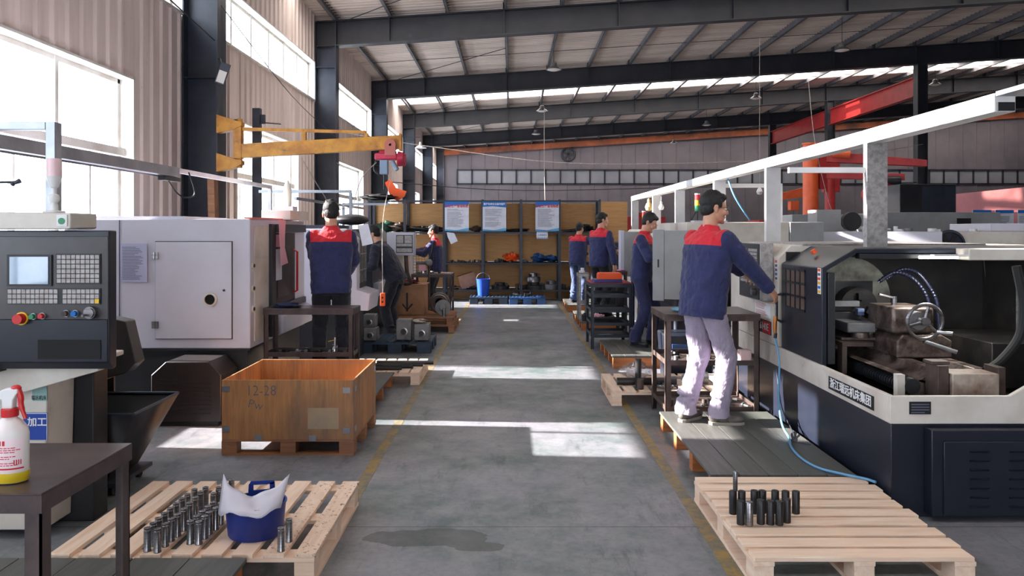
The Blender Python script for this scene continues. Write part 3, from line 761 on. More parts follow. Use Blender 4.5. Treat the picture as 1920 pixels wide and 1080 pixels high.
# stack lamp and nozzle on the hood
o = thing('signal_lamp', 'white and pale pink signal lamp on a ball joint on the cream hood', 'signal lamp', (-2.33, 3.8, 1.69))
mb = MB(); mb.lathe([(.05, 0), (.05, .008), (.02, .012), (.018, .04), (.015, .05), (.024, .06), (.026, .075), (.022, .09), (.012, .095), (.012, .125), (.02, .13), (.034, .175), (.036, .185)], n=24); mb.build('lamp_stem', M['white_pl'], o, local=True)
mb = MB(); mb.lathe([(.035, .185), (.035, .265), (.03, .275), (0, .277)], n=24); mb.build('lamp_lens', mk('pale_pink_lens', rgb(238, 206, 212), rough=.2), o, local=True)
o = thing('coolant_nozzle', 'black jointed nozzle poking in from the edge in front of the window', 'nozzle', (-2.6, 3.8, 1.83)); o.location = (-2.62, 3.8, 1.84)
mb = MB(); mb.tube([(-2.75, 3.8, 1.842), (-2.58, 3.8, 1.845), (-2.53, 3.8, 1.845)], .006, 8); mb.build('nozzle_arm', M['black'], o)
mb = MB(); mb.ball((-2.54, 3.8, 1.838), .012); mb.cyl((-2.53, 3.8, 1.842), (-2.505, 3.8, 1.852), .009, .013, n=14); mb.build('nozzle_tip', M['steel_dark'], o)
# body behind the panel
o = thing('lathe_machine', 'cream and black lathe body under the dark control panel, with blue sign', 'machine', (-2.9, 4.2, 0))
mb = MB(); mb.prism([(-3.6, .05), (-2.42, .05), (-2.40, .84), (-2.13, .93), (-2.13, .835+.0), (-2.2, .83)][:3]+[(-2.13, .92), (-2.13, .945), (-3.6, .945)], 'y', 3.86, 4.1); mb.build('cream_body', M['mach_cream'], o, bevel=.006)
mb = MB(); mb.prism([(-3.2, .70), (-2.47, .78), (-2.10, .885), (-2.10, .96), (-3.2, .96)], 'y', 3.79, 3.855); mb.build('cream_arm', M['mach_cream'], o, bevel=.004)
mb = MB(); mb.box(-3.6, -2.88, 4.105, 5.2, 0, .86); mb.box(-2.5, -2.30, 4.105, 4.25, 0, .84); mb.build('black_side', M['mach_black'], o, bevel=.006)
mb = MB(); mb.prism([(-2.8, .60), (-2.33, .74), (-2.27, .80), (-2.33, 1.05), (-2.42, 1.07), (-2.8, 1.07)], 'y', 4.5, 4.62); cv = mb.build('cover_box', mk('dark_brown_cover', rgb(58, 52, 50), rgb(44, 42, 44), rough=.35), o, bevel=.006)
mb = MB(); mb.box(-2.9, -2.72, 4.5, 5.1, .6, .85); mb.build('cover_bracket', M['mach_black'], o)
mb = MB(); mb.box(-2.66, -2.60, 4.55, 4.62, 1.045, 1.16); mb.box(-2.62, -2.56, 4.5, 4.56, 1.045, 1.1); mb.build('latch', M['galv'], cv)
mb = MB(); mb.box(-2.40-.075, -2.40-.0, 3.852, 3.8585, .72, .8)
sg = mb.build('name_plate', mk('pale_green_plate', rgb(150, 186, 184), rough=.5), o)
text('瑞远机床', .026, (-2.44, 3.8505, .735), FY, M['ink_black'], sg, sx=.75)
mb = MB(); mb.box(-2.52, -2.395, 3.850, 3.8515, .52, .66); sg = mb.build('blue_sign', mk('blue_sign_paint', rgb(34, 70, 160), rough=.4), o)
text('加工', .05, (-2.448, 3.848, .61), FY, M['ink_white'], sg, bold=.001)
mb = MB(); mb.box(-2.515, -2.40, 3.848, 3.8495, .655, .658); mb.box(-2.3985, -2.3965, 3.848, 3.8495, .52, .658); mb.build('sign_border', M['ink_white'], sg)
# perforated guard
mb = MB(); mb.box(-3.14, -2.80, 5.25, 5.27, .40, .68); mb.box(-3.14, -3.0, 5.2, 5.25, .40, .5)
o = mb.build('guard_sheet', M['mach_black'], o)
mb = MB()
for i in range(6):
    for j in range(7): mb.box(-3.07+i*.035, -3.048+i*.035, 5.246, 5.2495, .44+j*.03, .449+j*.03)
mb.build('slot_pattern', M['rail_white'], o)

# chip cart
o = thing('chip_cart', 'dark steel chip cart with sloping sides between lathe and pallet', 'chip cart', (-2.55, 4.6, 0))
mb = MB()
T = [(-2.86, 4.34, .53), (-2.2, 4.34, .53), (-2.2, 4.92, .53), (-2.86, 4.92, .53)]; B = [(-2.8, 4.5, .09), (-2.44, 4.5, .09), (-2.44, 4.86, .09), (-2.8, 4.86, .09)]
mb.add(T+B, [(0, 1, 5, 4), (1, 2, 6, 5), (2, 3, 7, 6), (3, 0, 4, 7), (4, 5, 6, 7)])
c_ = mb.build('cart_body', M['mach_black'], o); q = c_.modifiers.new('t', 'SOLIDIFY'); q.thickness = .006; q.offset = 1
mb = MB()
for a, b in ((0, 1), (1, 2), (2, 3), (3, 0)): mb.tube([T[a], T[b]], .009, 8)
mb.build('rim', M['steel_dark'], o)
mb = MB(); mb.box(-2.82, -2.36, 4.46, 4.9, .06, .085); mb.build('under_frame', M['steel_dark'], o)
for x in (-2.76, -2.42):
    for y in (4.52, 4.84):
        mb = MB(); mb.cyl((x-.012, y, .03), (x+.012, y, .03), .029, n=16); mb.build('wheel', M['rubber'], o)
# ------------------------------------------------------------------ generic turning centre
def machine_shell(o, xf, xb, y0, y1, z0, z1, ztop, side, white='mach_white', base='mach_black', ch=.0):
    """o: thing; side=+1 when the front faces +X (aisle on its right)"""
    a, b = min(xf, xb), max(xf, xb)
    mb = MB(); ins = .04
    mb.box(a+ins, b-ins, y0+ins, y1-ins, 0, z0); mb.build('machine_base', M[base], o, bevel=.006)
    pts = [(a, z0), (b, z0), (b, ztop), (a, ztop)]
    if ch:
        if side > 0: pts = [(a, z0), (b, z0), (b, ztop-ch), (b-ch, ztop), (a, ztop)]
        else: pts = [(a, z0), (b, z0), (b, ztop), (a+ch, ztop), (a, ztop-ch)]
    mb = MB(); mb.prism(pts, 'y', y0, y1); return mb.build('machine_housing', M[white], o, bevel=.008)

# second machine: the big white side with the hatch
o = thing('turning_centre', 'white turning centre with hinged side hatch behind the plywood crate', 'machine', (-3.1, 7.4, 0))
XF1 = -2.28
hs = machine_shell(o, XF1, -3.9, 6.5, 8.2, .57, 0, 1.70, 1)
mb = MB(); mb.box(-3.9, XF1+.002, 6.49, 8.21, .555, .572); mb.build('trim_strip', M['black'], o)
mb = MB(); mb.box(-3.096, -2.437, 6.482, 6.4985, .66, 1.5); dr = mb.build('side_hatch', M['mach_white'], o, bevel=.002)
mb = MB()
for (a, b, c, d) in ((-3.102, -3.096, .654, 1.506), (-2.437, -2.431, .654, 1.506), (-3.102, -2.431, 1.5, 1.506), (-3.102, -2.431, .654, .66)): mb.box(a, b, 6.494, 6.499, c, d)
mb.build('seam', M['ink_black'], o)
for z in (1.38, .78):
    mb = MB(); mb.box(-3.125, -3.07, 6.472, 6.481, z-.03, z+.03); mb.cyl((-3.098, 6.47, z-.03), (-3.098, 6.47, z+.03), .006, n=8); mb.build('hinge', M['bare_steel'], dr)
mb = MB(); mb.lathe([(.045, 0), (.062, .0), (.062, .012), (.045, .014), (.045, 0)], n=28, M=Matrix.Rotation(R(90), 4, 'X'), c=(-2.62, 6.482, 1.0)); mb.build('hole_collar', M['mach_cream'], dr)
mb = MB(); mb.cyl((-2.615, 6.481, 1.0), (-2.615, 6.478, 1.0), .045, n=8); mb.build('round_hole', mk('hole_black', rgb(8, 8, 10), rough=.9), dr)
mb = MB(); mb.cyl((-2.5, 6.482, 1.08), (-2.5, 6.474, 1.08), .01, n=10); mb.build('lock', M['black'], dr)
mb = MB(); mb.box(-3.42, -3.414, 6.495, 6.4995, .59, 1.69); mb.build('panel_seam', M['ink'], o)
pp = MB(); pp.box(-3.40, -3.17, 6.488, 6.491, 1.15, 1.485); ps = pp.build('instruction_sheet', mk('bluish_paper_in_sleeve', rgb(176, 178, 208), rgb(168, 170, 200), rough=.3), o)
mb = MB(); lines_mb(mb, (-3.385, 6.4865, 1.46), (1, 0, 0), (0, 0, 1), .2, .29, 22); mb.build('lettering', M['ink'], ps)
for z in (1.29, 1.09, .91):
    mb = MB(); mb.cyl((XF1, 6.56, z), (XF1+.014, 6.56, z), .03, n=20); b_ = mb.build('round_knob', M['mach_cream'], o)
    mb = MB(); mb.cyl((XF1+.014, 6.56, z), (XF1+.02, 6.56, z), .016, n=16); mb.build('knob_centre', M['black'], b_)
mb = MB(); mb.box(XF1, XF1+.008, 6.6, 6.98, .62, 1.35); mb.box(XF1, XF1+.008, 6.6, 6.98, 1.36, 1.64); mb.build('front_panel', M['mach_cream'], o, bevel=.002)
mb = MB(); mb.box(XF1, XF1+.03, 7.0, 7.12, .6, 1.66); mb.box(XF1, XF1+.03, 7.12, 8.16, 1.58, 1.66); mb.box(XF1, XF1+.03, 7.12, 8.16, .82, .88); mb.build('door_surround', M['mach_black'], o, bevel=.003)
mb = MB(); mb.box(XF1+.002, XF1+.018, 7.13, 7.78, .885, 1.575); sd = mb.build('sliding_door', mk('brown_door_panel', rgb(52, 42, 40), rgb(40, 34, 34), rough=.5, spec=.3), o)
mb = MB(); mb.box(XF1+.019, XF1+.022, 7.2, 7.6, .95, 1.45); mb.build('safety_window', mk('smoked_window', rgb(36, 30, 28), rough=.35, spec=.25), sd)
mb = MB(); mb.tube([(XF1+.02, 7.72, 1.4), (XF1+.06, 7.72, 1.38), (XF1+.06, 7.72, .98), (XF1+.02, 7.72, .96)], .011, 8); mb.build('red_handle', M['red'], sd)
mb = MB(); mb.box(XF1+.02, XF1+.024, 7.14, 7.32, 1.12, 1.42); s1 = mb.build('notice', M['paper'], sd)
mb = MB(); mb.box(XF1+.02, XF1+.024, 7.14, 7.42, 1.44, 1.56); mb.build('pink_notice', M['pink_paper'], sd)
mb = MB(); mb.prism([(XF1-.0, .6), (XF1+.10, .62), (XF1+.10, .78), (XF1, .82)], 'y', 7.13, 8.19); mb.build('white_apron', M['mach_white'], o, bevel=.004)
t = NT('red_glowing_strip'); t.set('Base Color', rgb(230, 80, 60)); t.set('Roughness', .3); t.set('Emission Color', rgb(230, 60, 50)); t.set('Emission Strength', .5); M['redglow'] = t.m
mb = MB(); mb.box(XF1-.06, XF1+.012, 6.52, 7.4, 1.702, 1.715); mb.build('red_strip', mk('red_top_strip', rgb(214, 84, 70), rough=.35), o)
mb = MB(); mb.box(-2.5, XF1+.07, 7.45, 8.1, 1.705, 1.80); mb.build('top_box', M['mach_cream'], o, bevel=.004)
mb = MB(); mb.box(-3.7, -2.9, 6.6, 7.6, 1.702, 1.725); mb.build('roof_plate', M['mach_white'], o)
# lit work lamp standing on it
o = thing('signal_lamp', 'white conical signal lamp on the white turning centre near the standing worker', 'signal lamp', (-2.36, 7.85, 1.80))
mb = MB(); mb.box(-.08, .08, -.08, .08, 0, .05); mb.build('lamp_foot', M['mach_white'], o, local=True)
mb = MB(); mb.lathe([(.03, .05), (.036, .09), (.04, .2), (.03, .28), (.012, .32), (0, .33)], n=20); mb.build('lamp_lens', mk('white_lens', rgb(236, 236, 226), rough=.3), o, local=True)
# pink ribbon hanging from the machine top
mb = MB(); mb.prism([(7.08, 1.70), (7.3, 1.70), (7.26, 1.45), (7.38, 1.28), (7.16, 1.26), (7.12, 1.5)], 'x', XF1+.065, XF1+.068); o = mb.build('pink_tag', M['pink_paper']); tag(o, 'long pink paper slip hanging over the door of the white turning centre', 'paper slip')
# transformer box
o = thing('transformer_box', 'dark ventilated box with cut corners at the foot of the white machine', 'electrical box', (-2.63, 6.3, 0))
mb = MB(); mb.prism([(-2.94, 0.04), (-2.37, 0.04), (-2.37, .42), (-2.47, .53), (-2.82, .53), (-2.94, .42)], 'y', 6.08, 6.45); mb.build('box_body', mk('dark_bronze_sheet', rgb(44, 38, 36), rgb(32, 29, 30), rough=.4), o, bevel=.006)
for r_ in range(9):
    mb = MB()
    for c_ in range(8): mb.box(-2.88+c_*.055, -2.84+c_*.055, 6.074, 6.0795, .1+r_*.035, .108+r_*.035)
    mb.build('vent', M['black'], o)
mb = MB(); mb.box(-2.9, -2.4, 6.1, 6.4, 0, .039); mb.build('box_foot', M['black'], o)

# ------------------------------------------------------------------ plywood crate
cx0, cx1, cy0, cy1 = -2.06, -1.125, 5.30, 6.16
o = thing('plywood_crate', 'open plywood crate on wooden feet with scrawled writing', 'crate', ((cx0+cx1)/2, (cy0+cy1)/2, 0))
zb, zt = .115, .537; tk = .012
for nm, b_ in (('front_side', (cx0, cx1, cy0, cy0+tk, zb, zt)), ('rear_side', (cx0, cx1, cy1-tk, cy1, zb, zt)), ('end_side', (cx0, cx0+tk, cy0+tk, cy1-tk, zb, zt)), ('end_side', (cx1-tk, cx1, cy0+tk, cy1-tk, zb, zt)), ('floor_sheet', (cx0+tk, cx1-tk, cy0+tk, cy1-tk, zb, zb+.012))):
    mb = MB(); mb.box(*b_); e_ = mb.build(nm, M['ply'], o, bevel=.001)
    if nm == 'front_side':
        text('12-28', .105, (cx0+.28, cy0-.0015, .46), FY, M['ink'], e_, depth=.0002, bold=-.0015, sx=.9); text('Pw', .09, (cx0+.24, cy0-.0015, .36), (R(90), R(12), 0), M['ink'], e_, depth=.0002, bold=-.0015)
        mb = MB(); mb.box(cx0+.61, cx0+.83, cy0-.001, cy0-.0002, .19, .34); mb.build('tape', mk('grey_packing_tape', rgb(170, 146, 118), rgb(150, 134, 120), rough=.25), e_)
for i in range(3):
    for k in range(3):
        mb = MB(); x = cx0+.05+(cx1-cx0-.1)*k/2; y = cy0+.05+(cy1-cy0-.1)*i/2; mb.box(x-.055, x+.055, y-.045, y+.045, .016, .1); mb.build('foot_block', M['pine_old'], o, bevel=.002)
for i in range(3):
    mb = MB(); y = cy0+.05+(cy1-cy0-.1)*i/2; mb.box(cx0, cx1, y-.045, y+.045, 0, .0155); mb.build('bottom_board', M['pine_old'], o)
mb = MB(); mb.box(cx0, cx1, cy0, cy1, .1005, .1145); mb.build('base_sheet', M['pine_old'], o)
for (x, z) in ((cx0+.03, .475), (cx0+.03, .19), (cx1-.05, .465), (cx1-.05, .18), (cx0+.26, .13), (cx1-.29, .125)):
    mb = MB(); mb.box(x-.025, x+.025, cy0-.004, cy0-.0002, z-.02, z+.02); mb.box(x-.012, x+.012, cy0-.007, cy0-.004, z-.01, z+.01); mb.build('steel_clip', M['alu'], o)
for (y, z) in ((cy0+.06, .465), (cy0+.06, .18), (cy1-.05, .47)):
    mb = MB(); mb.box(cx1+.0002, cx1+.004, y-.025, y+.025, z-.02, z+.02); mb.build('steel_clip', M['alu'], o)

# ------------------------------------------------------------------ worker's platform, table and what lies on it
platform('dark worker platform half hidden behind the plywood crate', -2.15, -1.21, 6.5, 7.7, n=5, nj=3)
o = iron_table('dark brown steel table with parts shelf in front of the worker at the white machine', -2.235, -1.42, 6.7, 7.0, .90, (.47,), leg=.04, z0=.1415)
small_bits('small steel part lying on the shelf under the dark brown table', -2.17, -1.5, 6.76, 6.94, .471, 34, seed=4, s=.026)
mb = MB(); crumple(mb, (0, 0, 0), .11, seed=5, flat=.3); f_ = mb.build('work_glove', mk('navy_cloth', rgb(44, 56, 96), rgb(34, 44, 80), rough=.95), None, local=True); f_.location = (-2.06, 6.82, .9); tag(f_, 'crumpled navy cloth on the dark brown steel table', 'cloth')
o = thing('glass_jar', 'small glass jar with a brush and yellow pencil on the table shelf', 'jar', (-1.62, 6.82, .471))
mb = MB(); mb.lathe([(.03, 0), (.034, .005), (.034, .06), (.026, .075), (.028, .085)], n=18); mb.build('jar_body', M['film'], o, local=True)
mb = MB(); mb.cyl((0, 0, .01), (.0, .01, .15), .006, n=8); mb.build('brush', M['paper'], o, local=True)
mb = MB(); mb.cyl((-.06, 0, .115), (.01, 0, .13), .003, n=6); mb.build('pencil', M['yellow_pl'], o, local=True)
# pallets beyond the crate
pallet('wooden pallet beyond the crate carrying dark steel bars', -1.9, -.955, 7.72, 8.55, 'y', 8, 'pine_y', 'pine_x', h=.13)
for i in range(4):
    bar('long dark steel bar lying on the pallet beyond the crate', (-1.78+.1*i, 7.85+.11*i, .131), .018+.004*(i % 2), .62, 'dark_bar', axis='x', group='dark bars on the pallet beyond the crate', name='steel_bar', cat='steel bar')
# blue pallet with castings
def plastic_pallet(label, x0, x1, y0, y1, m, h=.15, z=0):
    o = thing('plastic_pallet', label, 'pallet', ((x0+x1)/2, (y0+y1)/2, z))
    mb = MB(); mb.box(x0, x1, y0, y1, z+h-.035, z+h-.012)
    n = 10
    for i in range(n+1):
        x = x0+(x1-x0)*i/n; mb.box(max(x0, x-.016), min(x1, x+.016), y0, y1, z+h-.0119, z+h)
    mb.box(x0, x1, y0, y0+.03, z+h-.0119, z+h); mb.box(x0, x1, y1-.03, y1, z+h-.0119, z+h)
    mb.build('pallet_deck', M[m], o)
    for a in (x0, (x0+x1)/2-.09, x1-.18):
        for b in (y0, (y0+y1)/2-.07, y1-.14):
            mb = MB(); mb.box(a, a+.18, b, b+.14, z, z+h-.0355); mb.build('pallet_foot', M[m], o, bevel=.004)
    return o
plastic_pallet('grimy blue plastic pallet carrying grey cube castings', -2.0, -1.06, 9.72, 10.5, 'blue_dirty')
def casting(label, x, y, z, sx, sy, sz, r):
    o = thing('cube_casting', label, 'casting', (x, y, z), group='grey castings on the blue pallet')
    mb = MB(); mb.box(-sx/2, sx/2, -sy/2, sy/2, 0, sz); mb.build('casting_body', M['cast'], o, local=True, bevel=.01)
    mb = MB(); mb.lathe([(r*.7, 0), (r, 0), (r, .012), (r*.7, .014), (r*.7, 0)], n=24, M=Matrix.Rotation(R(90), 4, 'X'), c=(0, -sy/2, sz*.42)); mb.build('bore_flange', M['bare_steel'], o, local=True)
    mb = MB(); mb.cyl((0, -sy/2-.001, sz*.42), (0, -sy/2-.004, sz*.42), r*.72, n=20); mb.build('bore', M['black'], o, local=True)
    return o
zc = .151
casting('large grey cube casting with dark bore on the blue pallet', -1.43, 9.95, zc, .2, .2, .27, .055)
casting('grey cube casting with a pale rag on top', -1.19, 9.92, zc, .2, .2, .22, .05)
casting('grey cube casting at pallet edge, lower of two stacked', -1.86, 9.9, zc, .17, .2, .17, .042)
casting('grey cube casting at pallet edge, upper of two stacked', -1.88, 9.92, zc+.17, .16, .18, .17, .04)
mb = MB(); crumple(mb, (0, 0, 0), .09, seed=8, flat=.5); f_ = mb.build('rag', M['rag'], None, local=True); f_.location = (-1.22, 9.92, zc+.221); tag(f_, 'pale crumpled rag on top of the smaller cube casting', 'rag')

# ------------------------------------------------------------------ further machines on the window side
o = thing('turning_centre', 'white turning centre with slatted dark door just past the standing worker', 'machine', (-2.6, 9.4, 0))
mb = MB(); mb.box(-3.8, -1.92, 9.1, 9.66, 0, .62); mb.build('machine_base', M['mach_black'], o, bevel=.006)
mb = MB(); mb.prism([(-3.8, .625), (-1.74, .625), (-1.72, .83), (-1.88, .88), (-1.88, 1.5), (-2.0, 1.62), (-3.8, 1.62)], 'y', 9.05, 9.22); mb.prism([(-3.8, .625), (-1.74, .625), (-1.72, .83), (-1.88, .88), (-3.8, .88)], 'y', 9.221, 9.66); mb.build('machine_housing', M['mach_white'], o, bevel=.01)
mb = MB(); mb.prism([(-3.8, .881), (-1.885, .881), (-1.885, 1.48), (-2.02, 1.6), (-3.8, 1.6)], 'y', 9.221, 9.66); dr = mb.build('dark_door', M['mach_black'], o, bevel=.004)
mb = MB()
for i in range(4): mb.box(-1.884, -1.877, 9.24+.12*i, 9.252+.12*i, .95, 1.45)
for z in (1.1, 1.3): mb.box(-1.884, -1.877, 9.24, 9.64, z, z+.015)
mb.build('window_bars', M['galv'], dr)
mb = MB(); mb.box(-3.6, -2.1, 9.1, 9.64, 1.62, 1.665); mb.build('roof_plate', M['steel_dark'], o, bevel=.01)
# black rounded cover seen above it
mb = MB(); mb.ball((-2.02, 9.4, 1.735), (.22, .22, .07), 20); o = mb.build('black_cover', M['black']); tag(o, 'black domed cover lying on the machine roof just beyond the standing worker', 'cover')
o = thing('turning_centre', 'dark turning centre behind the leaning worker in dark clothes', 'machine', (-2.8, 12.2, 0))
machine_shell(o, -2.1, -4.0, 11.2, 13.3, .6, 0, 1.62, 1, white='steel_dark', ch=.2)
mb = MB(); mb.box(-2.1, -2.02, 11.3, 13.2, .6, .8); mb.build('white_apron', M['mach_white'], o, bevel=.005)
o = thing('pendant_console', 'white pendant control panel with two screens, far side of the aisle', 'control panel', (-1.7, 11.3, 1.2))
mb = MB(); mb.box(-1.89, -1.48, 11.28, 11.5, 1.22, 1.57); pb = mb.build('panel_box', M['mach_white'], o, bevel=.01)
mb = MB(); mb.box(-1.75, -1.5, 11.265, 11.279, 1.26, 1.53); fp = mb.build('face_plate', M['steel_dark'], o)
for (a, b, c, d) in ((-1.74, -1.64, 1.41, 1.52), (-1.62, -1.51, 1.41, 1.52), (-1.74, -1.51, 1.36, 1.4), (-1.74, -1.51, 1.27, 1.33)):
    mb = MB(); mb.box(a, b, 11.258, 11.2645, c, d); mb.build('display', M['keys'], fp)
mb = MB(); mb.tube([(-1.62, 11.4, 1.22), (-1.6, 11.4, .95), (-1.56, 11.5, .8), (-1.7, 11.9, .75)], .03, 10, sub=4); mb.build('support_arm', M['rusty'], o)
o = thing('turning_centre', 'pale machine body behind the pendant panel and small crate', 'machine', (-2.2, 14.2, 0))
machine_shell(o, -2.0, -3.6, 13.7, 15.6, .5, 0, 1.45, 1, white='mach_cream')
# small crate and its pallet, chucks and pillar
pallet('rough brown pallet, lower of two stacked under the small crate', -1.98, -.9, 11.65, 12.7, 'x', 6, 'pine_old', 'pine_old', h=.12)
pallet('rough brown pallet, upper of two stacked under the small crate', -1.96, -.93, 11.7, 12.65, 'x', 6, 'pine_old', 'pine_old', z=.121, h=.12)
o = thing('wooden_box', 'plain brown wooden box with a dark bracket, red rag on its lid', 'box', (-1.66, 12.2, .242))
mb = MB(); mb.box(-1.92, -1.4, 12.0, 12.45, .242, .72); mb.build('box_body', M['card'], o, bevel=.004)
mb = MB(); mb.box(-1.7, -1.67, 11.985, 11.999, .3, .6); mb.tube([(-1.76, 11.99, .42), (-1.685, 11.99, .32), (-1.6, 11.99, .42)], .012, 6); mb.build('bracket', M['black'], o)
mb = MB(); mb.box(-1.94, -1.38, 11.98, 12.47, .72, .735); mb.build('lid', M['pine_old'], o)
mb = MB(); crumple(mb, (0, 0, 0), .17, seed=11, flat=.3); f_ = mb.build('rag', M['cloth_red'], None, local=True); f_.location = (-1.7, 12.2, .736); tag(f_, 'dark red rag heaped on the lid of the brown wooden box', 'rag')
o = thing('chuck_ring', 'large grey chuck ring standing on the rough brown pallets', 'chuck', (-1.18, 12.1, .242))
Mx = Matrix.Rotation(R(90), 4, 'X')
mb = MB(); mb.lathe([(.07, 0), (.17, 0), (.175, .02), (.16, .07), (.09, .08), (.07, .06), (.07, 0)], n=36, M=Mx, c=(-1.18, 12.2, .242+.176)); mb.build('ring', M['rusty'], o)
mb = MB(); mb.torus((-1.18, 12.12, .242+.176), .13, .012, M=Mx); mb.build('bead', M['bare_steel'], o)
o = thing('chuck_disc', 'smaller grey chuck disc leaning in front of the large ring', 'chuck', (-1.1, 11.85, .242))
mb = MB(); mb.lathe([(0, 0), (.12, 0), (.125, .03), (.06, .05), (.05, .08), (0, .08)], n=32, M=Matrix.Rotation(R(80), 4, 'X'), c=(-1.1, 11.92, .242+.126)); mb.build('disc', M['cast'], o)
o = thing('steel_sleeve', 'bright steel sleeve standing before the small chuck disc', 'sleeve', (-1.07, 11.74, .242)); mb = MB(); mb.lathe([(.02, 0), (.028, 0), (.028, .12), (.02, .12), (.02, 0)], n=18); mb.build('sleeve_body', M['bare_steel'], o, local=True)
# machine vice pillar, wire cage, table
o = iron_table('small dark steel bench with mesh cage beyond the brown wooden box', -1.75, -1.05, 12.95, 13.6, .84, (.35,), leg=.04)
small_bits('dark metal part lying on the small bench beyond the wooden box', -1.65, -1.15, 13.0, 13.5, .841, 8, seed=9, s=.05)
o = thing('wire_cage', 'dark wire mesh cage with a red and white tag on the small bench', 'cage', (-1.6, 13.2, .845)); mb = MB()
for i in range(9):
    x = -1.72+.05*i; mb.cyl((x, 13.0, .845), (x, 13.0, 1.2), .003, n=4); 
for i in range(8): mb.cyl((-1.72, 13.0, .85+.05*i), (-1.32, 13.0, .85+.05*i), .003, n=4)
mb.build('mesh', M['rusty'], o)
mb = MB(); mb.box(-1.62, -1.5, 12.99, 12.995, .9, 1.0); mb.build('tag', M['pink_paper'], o)
o = thing('bench_drill', 'slim pillar drill with round head beyond the wooden box', 'drill', (-1.42, 12.7, 0)); mb = MB(); mb.cyl((-1.42, 12.78, .0), (-1.42, 12.78, 1.02), .02, n=12); mb.build('pillar', M['rusty'], o)
mb = MB(); mb.cyl((-1.42, 12.78, .005), (-1.42, 12.78, .03), .1, n=20); mb.build('base', M['rusty'], o)
mb = MB(); mb.ball((-1.42, 12.74, 1.05), (.065, .075, .065), 18); mb.cyl((-1.42, 12.68, 1.05), (-1.42, 12.65, 1.05), .03, n=14); mb.build('drill_head', M['cast'], o)
mb = MB(); mb.tube([(-1.42, 12.74, 1.1), (-1.36, 12.74, 1.25), (-1.34, 12.74, 1.4)], .015, 8); mb.build('lever', M['black'], o)
# ------------------------------------------------------------------ front pallet on the aisle's other side, short black bars
pallet('pale pine pallet carrying short black steel bars', 1.075, 2.075, 3.33, 4.42, 'x', 9, 'pine_x', 'pine_y', group=None)
for (a, b, hh, mt_, nm) in ((1376.5, 966, .118, 'dark_bar', 'rear row, under the standing bright bar'), (1393, 965, .115, 'dark_bar', 'rear row, second from the aisle'), (1417, 965, .118, 'dark_bar', 'rear row, third from the aisle'),
                        (1432, 964, .115, 'dark_bar', 'rear row, fourth from the aisle'), (1456, 964, .115, 'dark_bar', 'rear row, fifth from the aisle'), (1475.5, 964, .113, 'dark_bar', 'rear row, sixth from the aisle'), (1495, 965, .115, 'dark_bar', 'rear row, farthest from the aisle'),
                        (1391, 986, .118, 'dark_bar', 'front row, first from the aisle'), (1407, 988, .118, 'bare_steel', 'front row, the only bright one'), (1429, 985, .12, 'dark_bar', 'front row, just past the bright one'), (1447, 986, .118, 'dark_bar', 'front row, fourth from the aisle'),
                        (1464, 987, .118, 'dark_bar', 'front row, nearest at its far end'), (1478, 982, .118, 'dark_bar', 'front row, set back behind its far end')):
    x, y = pxy(a, b, zp); bar('short round bar on pine pallet, %s' % nm, (x, y+.02, zp), .0195, hh, mt_, group='short round bars on the pine pallet', name='round_bar', cat='steel bar', rim=False)
    if a == 1376.5: bx, by = x, y+.02
bar('bright slim bar standing on top of a black bar', (bx+.012, by, zp+.119), .012, .1, 'bare_steel', name='round_bar', cat='steel bar', rim=False)
platform('dark board platform the tall worker in grey trousers stands on', 1.185, 2.06, 4.46, 6.02, n=5, nj=4)

# ------------------------------------------------------------------ the big open lathe
XA = 2.11
o = thing('cnc_lathe', 'large open lathe with dark blue sliding door and white tray band', 'lathe', (3.0, 5.6, 0))
mb = MB(); mb.prism([(XA+.006, .519), (4.2, .519), (4.2, 0), (2.2, 0), (XA+.006, .1)], 'y', 4.17, 7.2); mb.build('machine_base', M['mach_navy'], o, bevel=.004)
mb = MB(); mb.box(2.3, 4.2, 4.09, 4.168, .03, .505); ac = mb.build('access_cover', M['mach_navy'], o, bevel=.004)
mb = MB(); mb.box(2.36, 4.1, 4.078, 4.0895, .045, .445); ip = mb.build('inner_plate', M['mach_navy'], ac, bevel=.003)
for c_ in range(6):
    for r_ in range(7):
        mb = MB(); x = 2.50+c_*.215; z = .085+r_*.05; mb.add([(x, 4.0775, z), (x+.105, 4.0775, z), (x+.105, 4.0675, z+.010), (x, 4.0675, z+.010), (x+.105, 4.0775, z+.013), (x, 4.0775, z+.013)], [(0, 1, 2, 3), (3, 2, 4, 5), (0, 3, 5), (1, 4, 2)])
        mb.build('louvre', M['mach_navy'], ip)
# tray band: aisle side, near end, chamfered rise
mb = MB(); mb.box(XA, XA+.03, 4.195, 7.2, .52, .675); mb.prism([(XA, .52), (4.2, .52), (4.2, .96), (3.27, .96), (2.78, .675), (XA, .675)], 'y', 4.165, 4.1945)
bd = mb.build('white_tray_band', M['mach_cream'], o, bevel=.004)
mb = MB(); mb.box(XA+.032, 4.2, 4.2, 7.2, .5195, .54); mb.box(3.9, 4.2, 4.2, 5.0, .54, .72); mb.build('chip_tray', M['inner_dark'], o)
mb = MB(); mb.box(XA-.004, XA-.0003, 4.35, 4.97, .548, .632); sgn = mb.build('name_board', M['ink_black'], bd, bevel=.001)
text('浙江瑞远机床集团', .068, (XA-.0052, 4.66, .59), FXN, M['ink_white'], sgn, bold=.0012, sx=1.05)
mb = MB(); mb.box(2.215, 2.335, 4.1605, 4.1645, .575, .645); np_ = mb.build('data_plate', M['ink_black'], bd)
mb = MB()
for r_ in range(4): mb.box(2.225, 2.325 if r_ else 2.3, 4.1595, 4.16, .582+r_*.015, .588+r_*.015)
mb.build('lettering', M['ink'], np_)
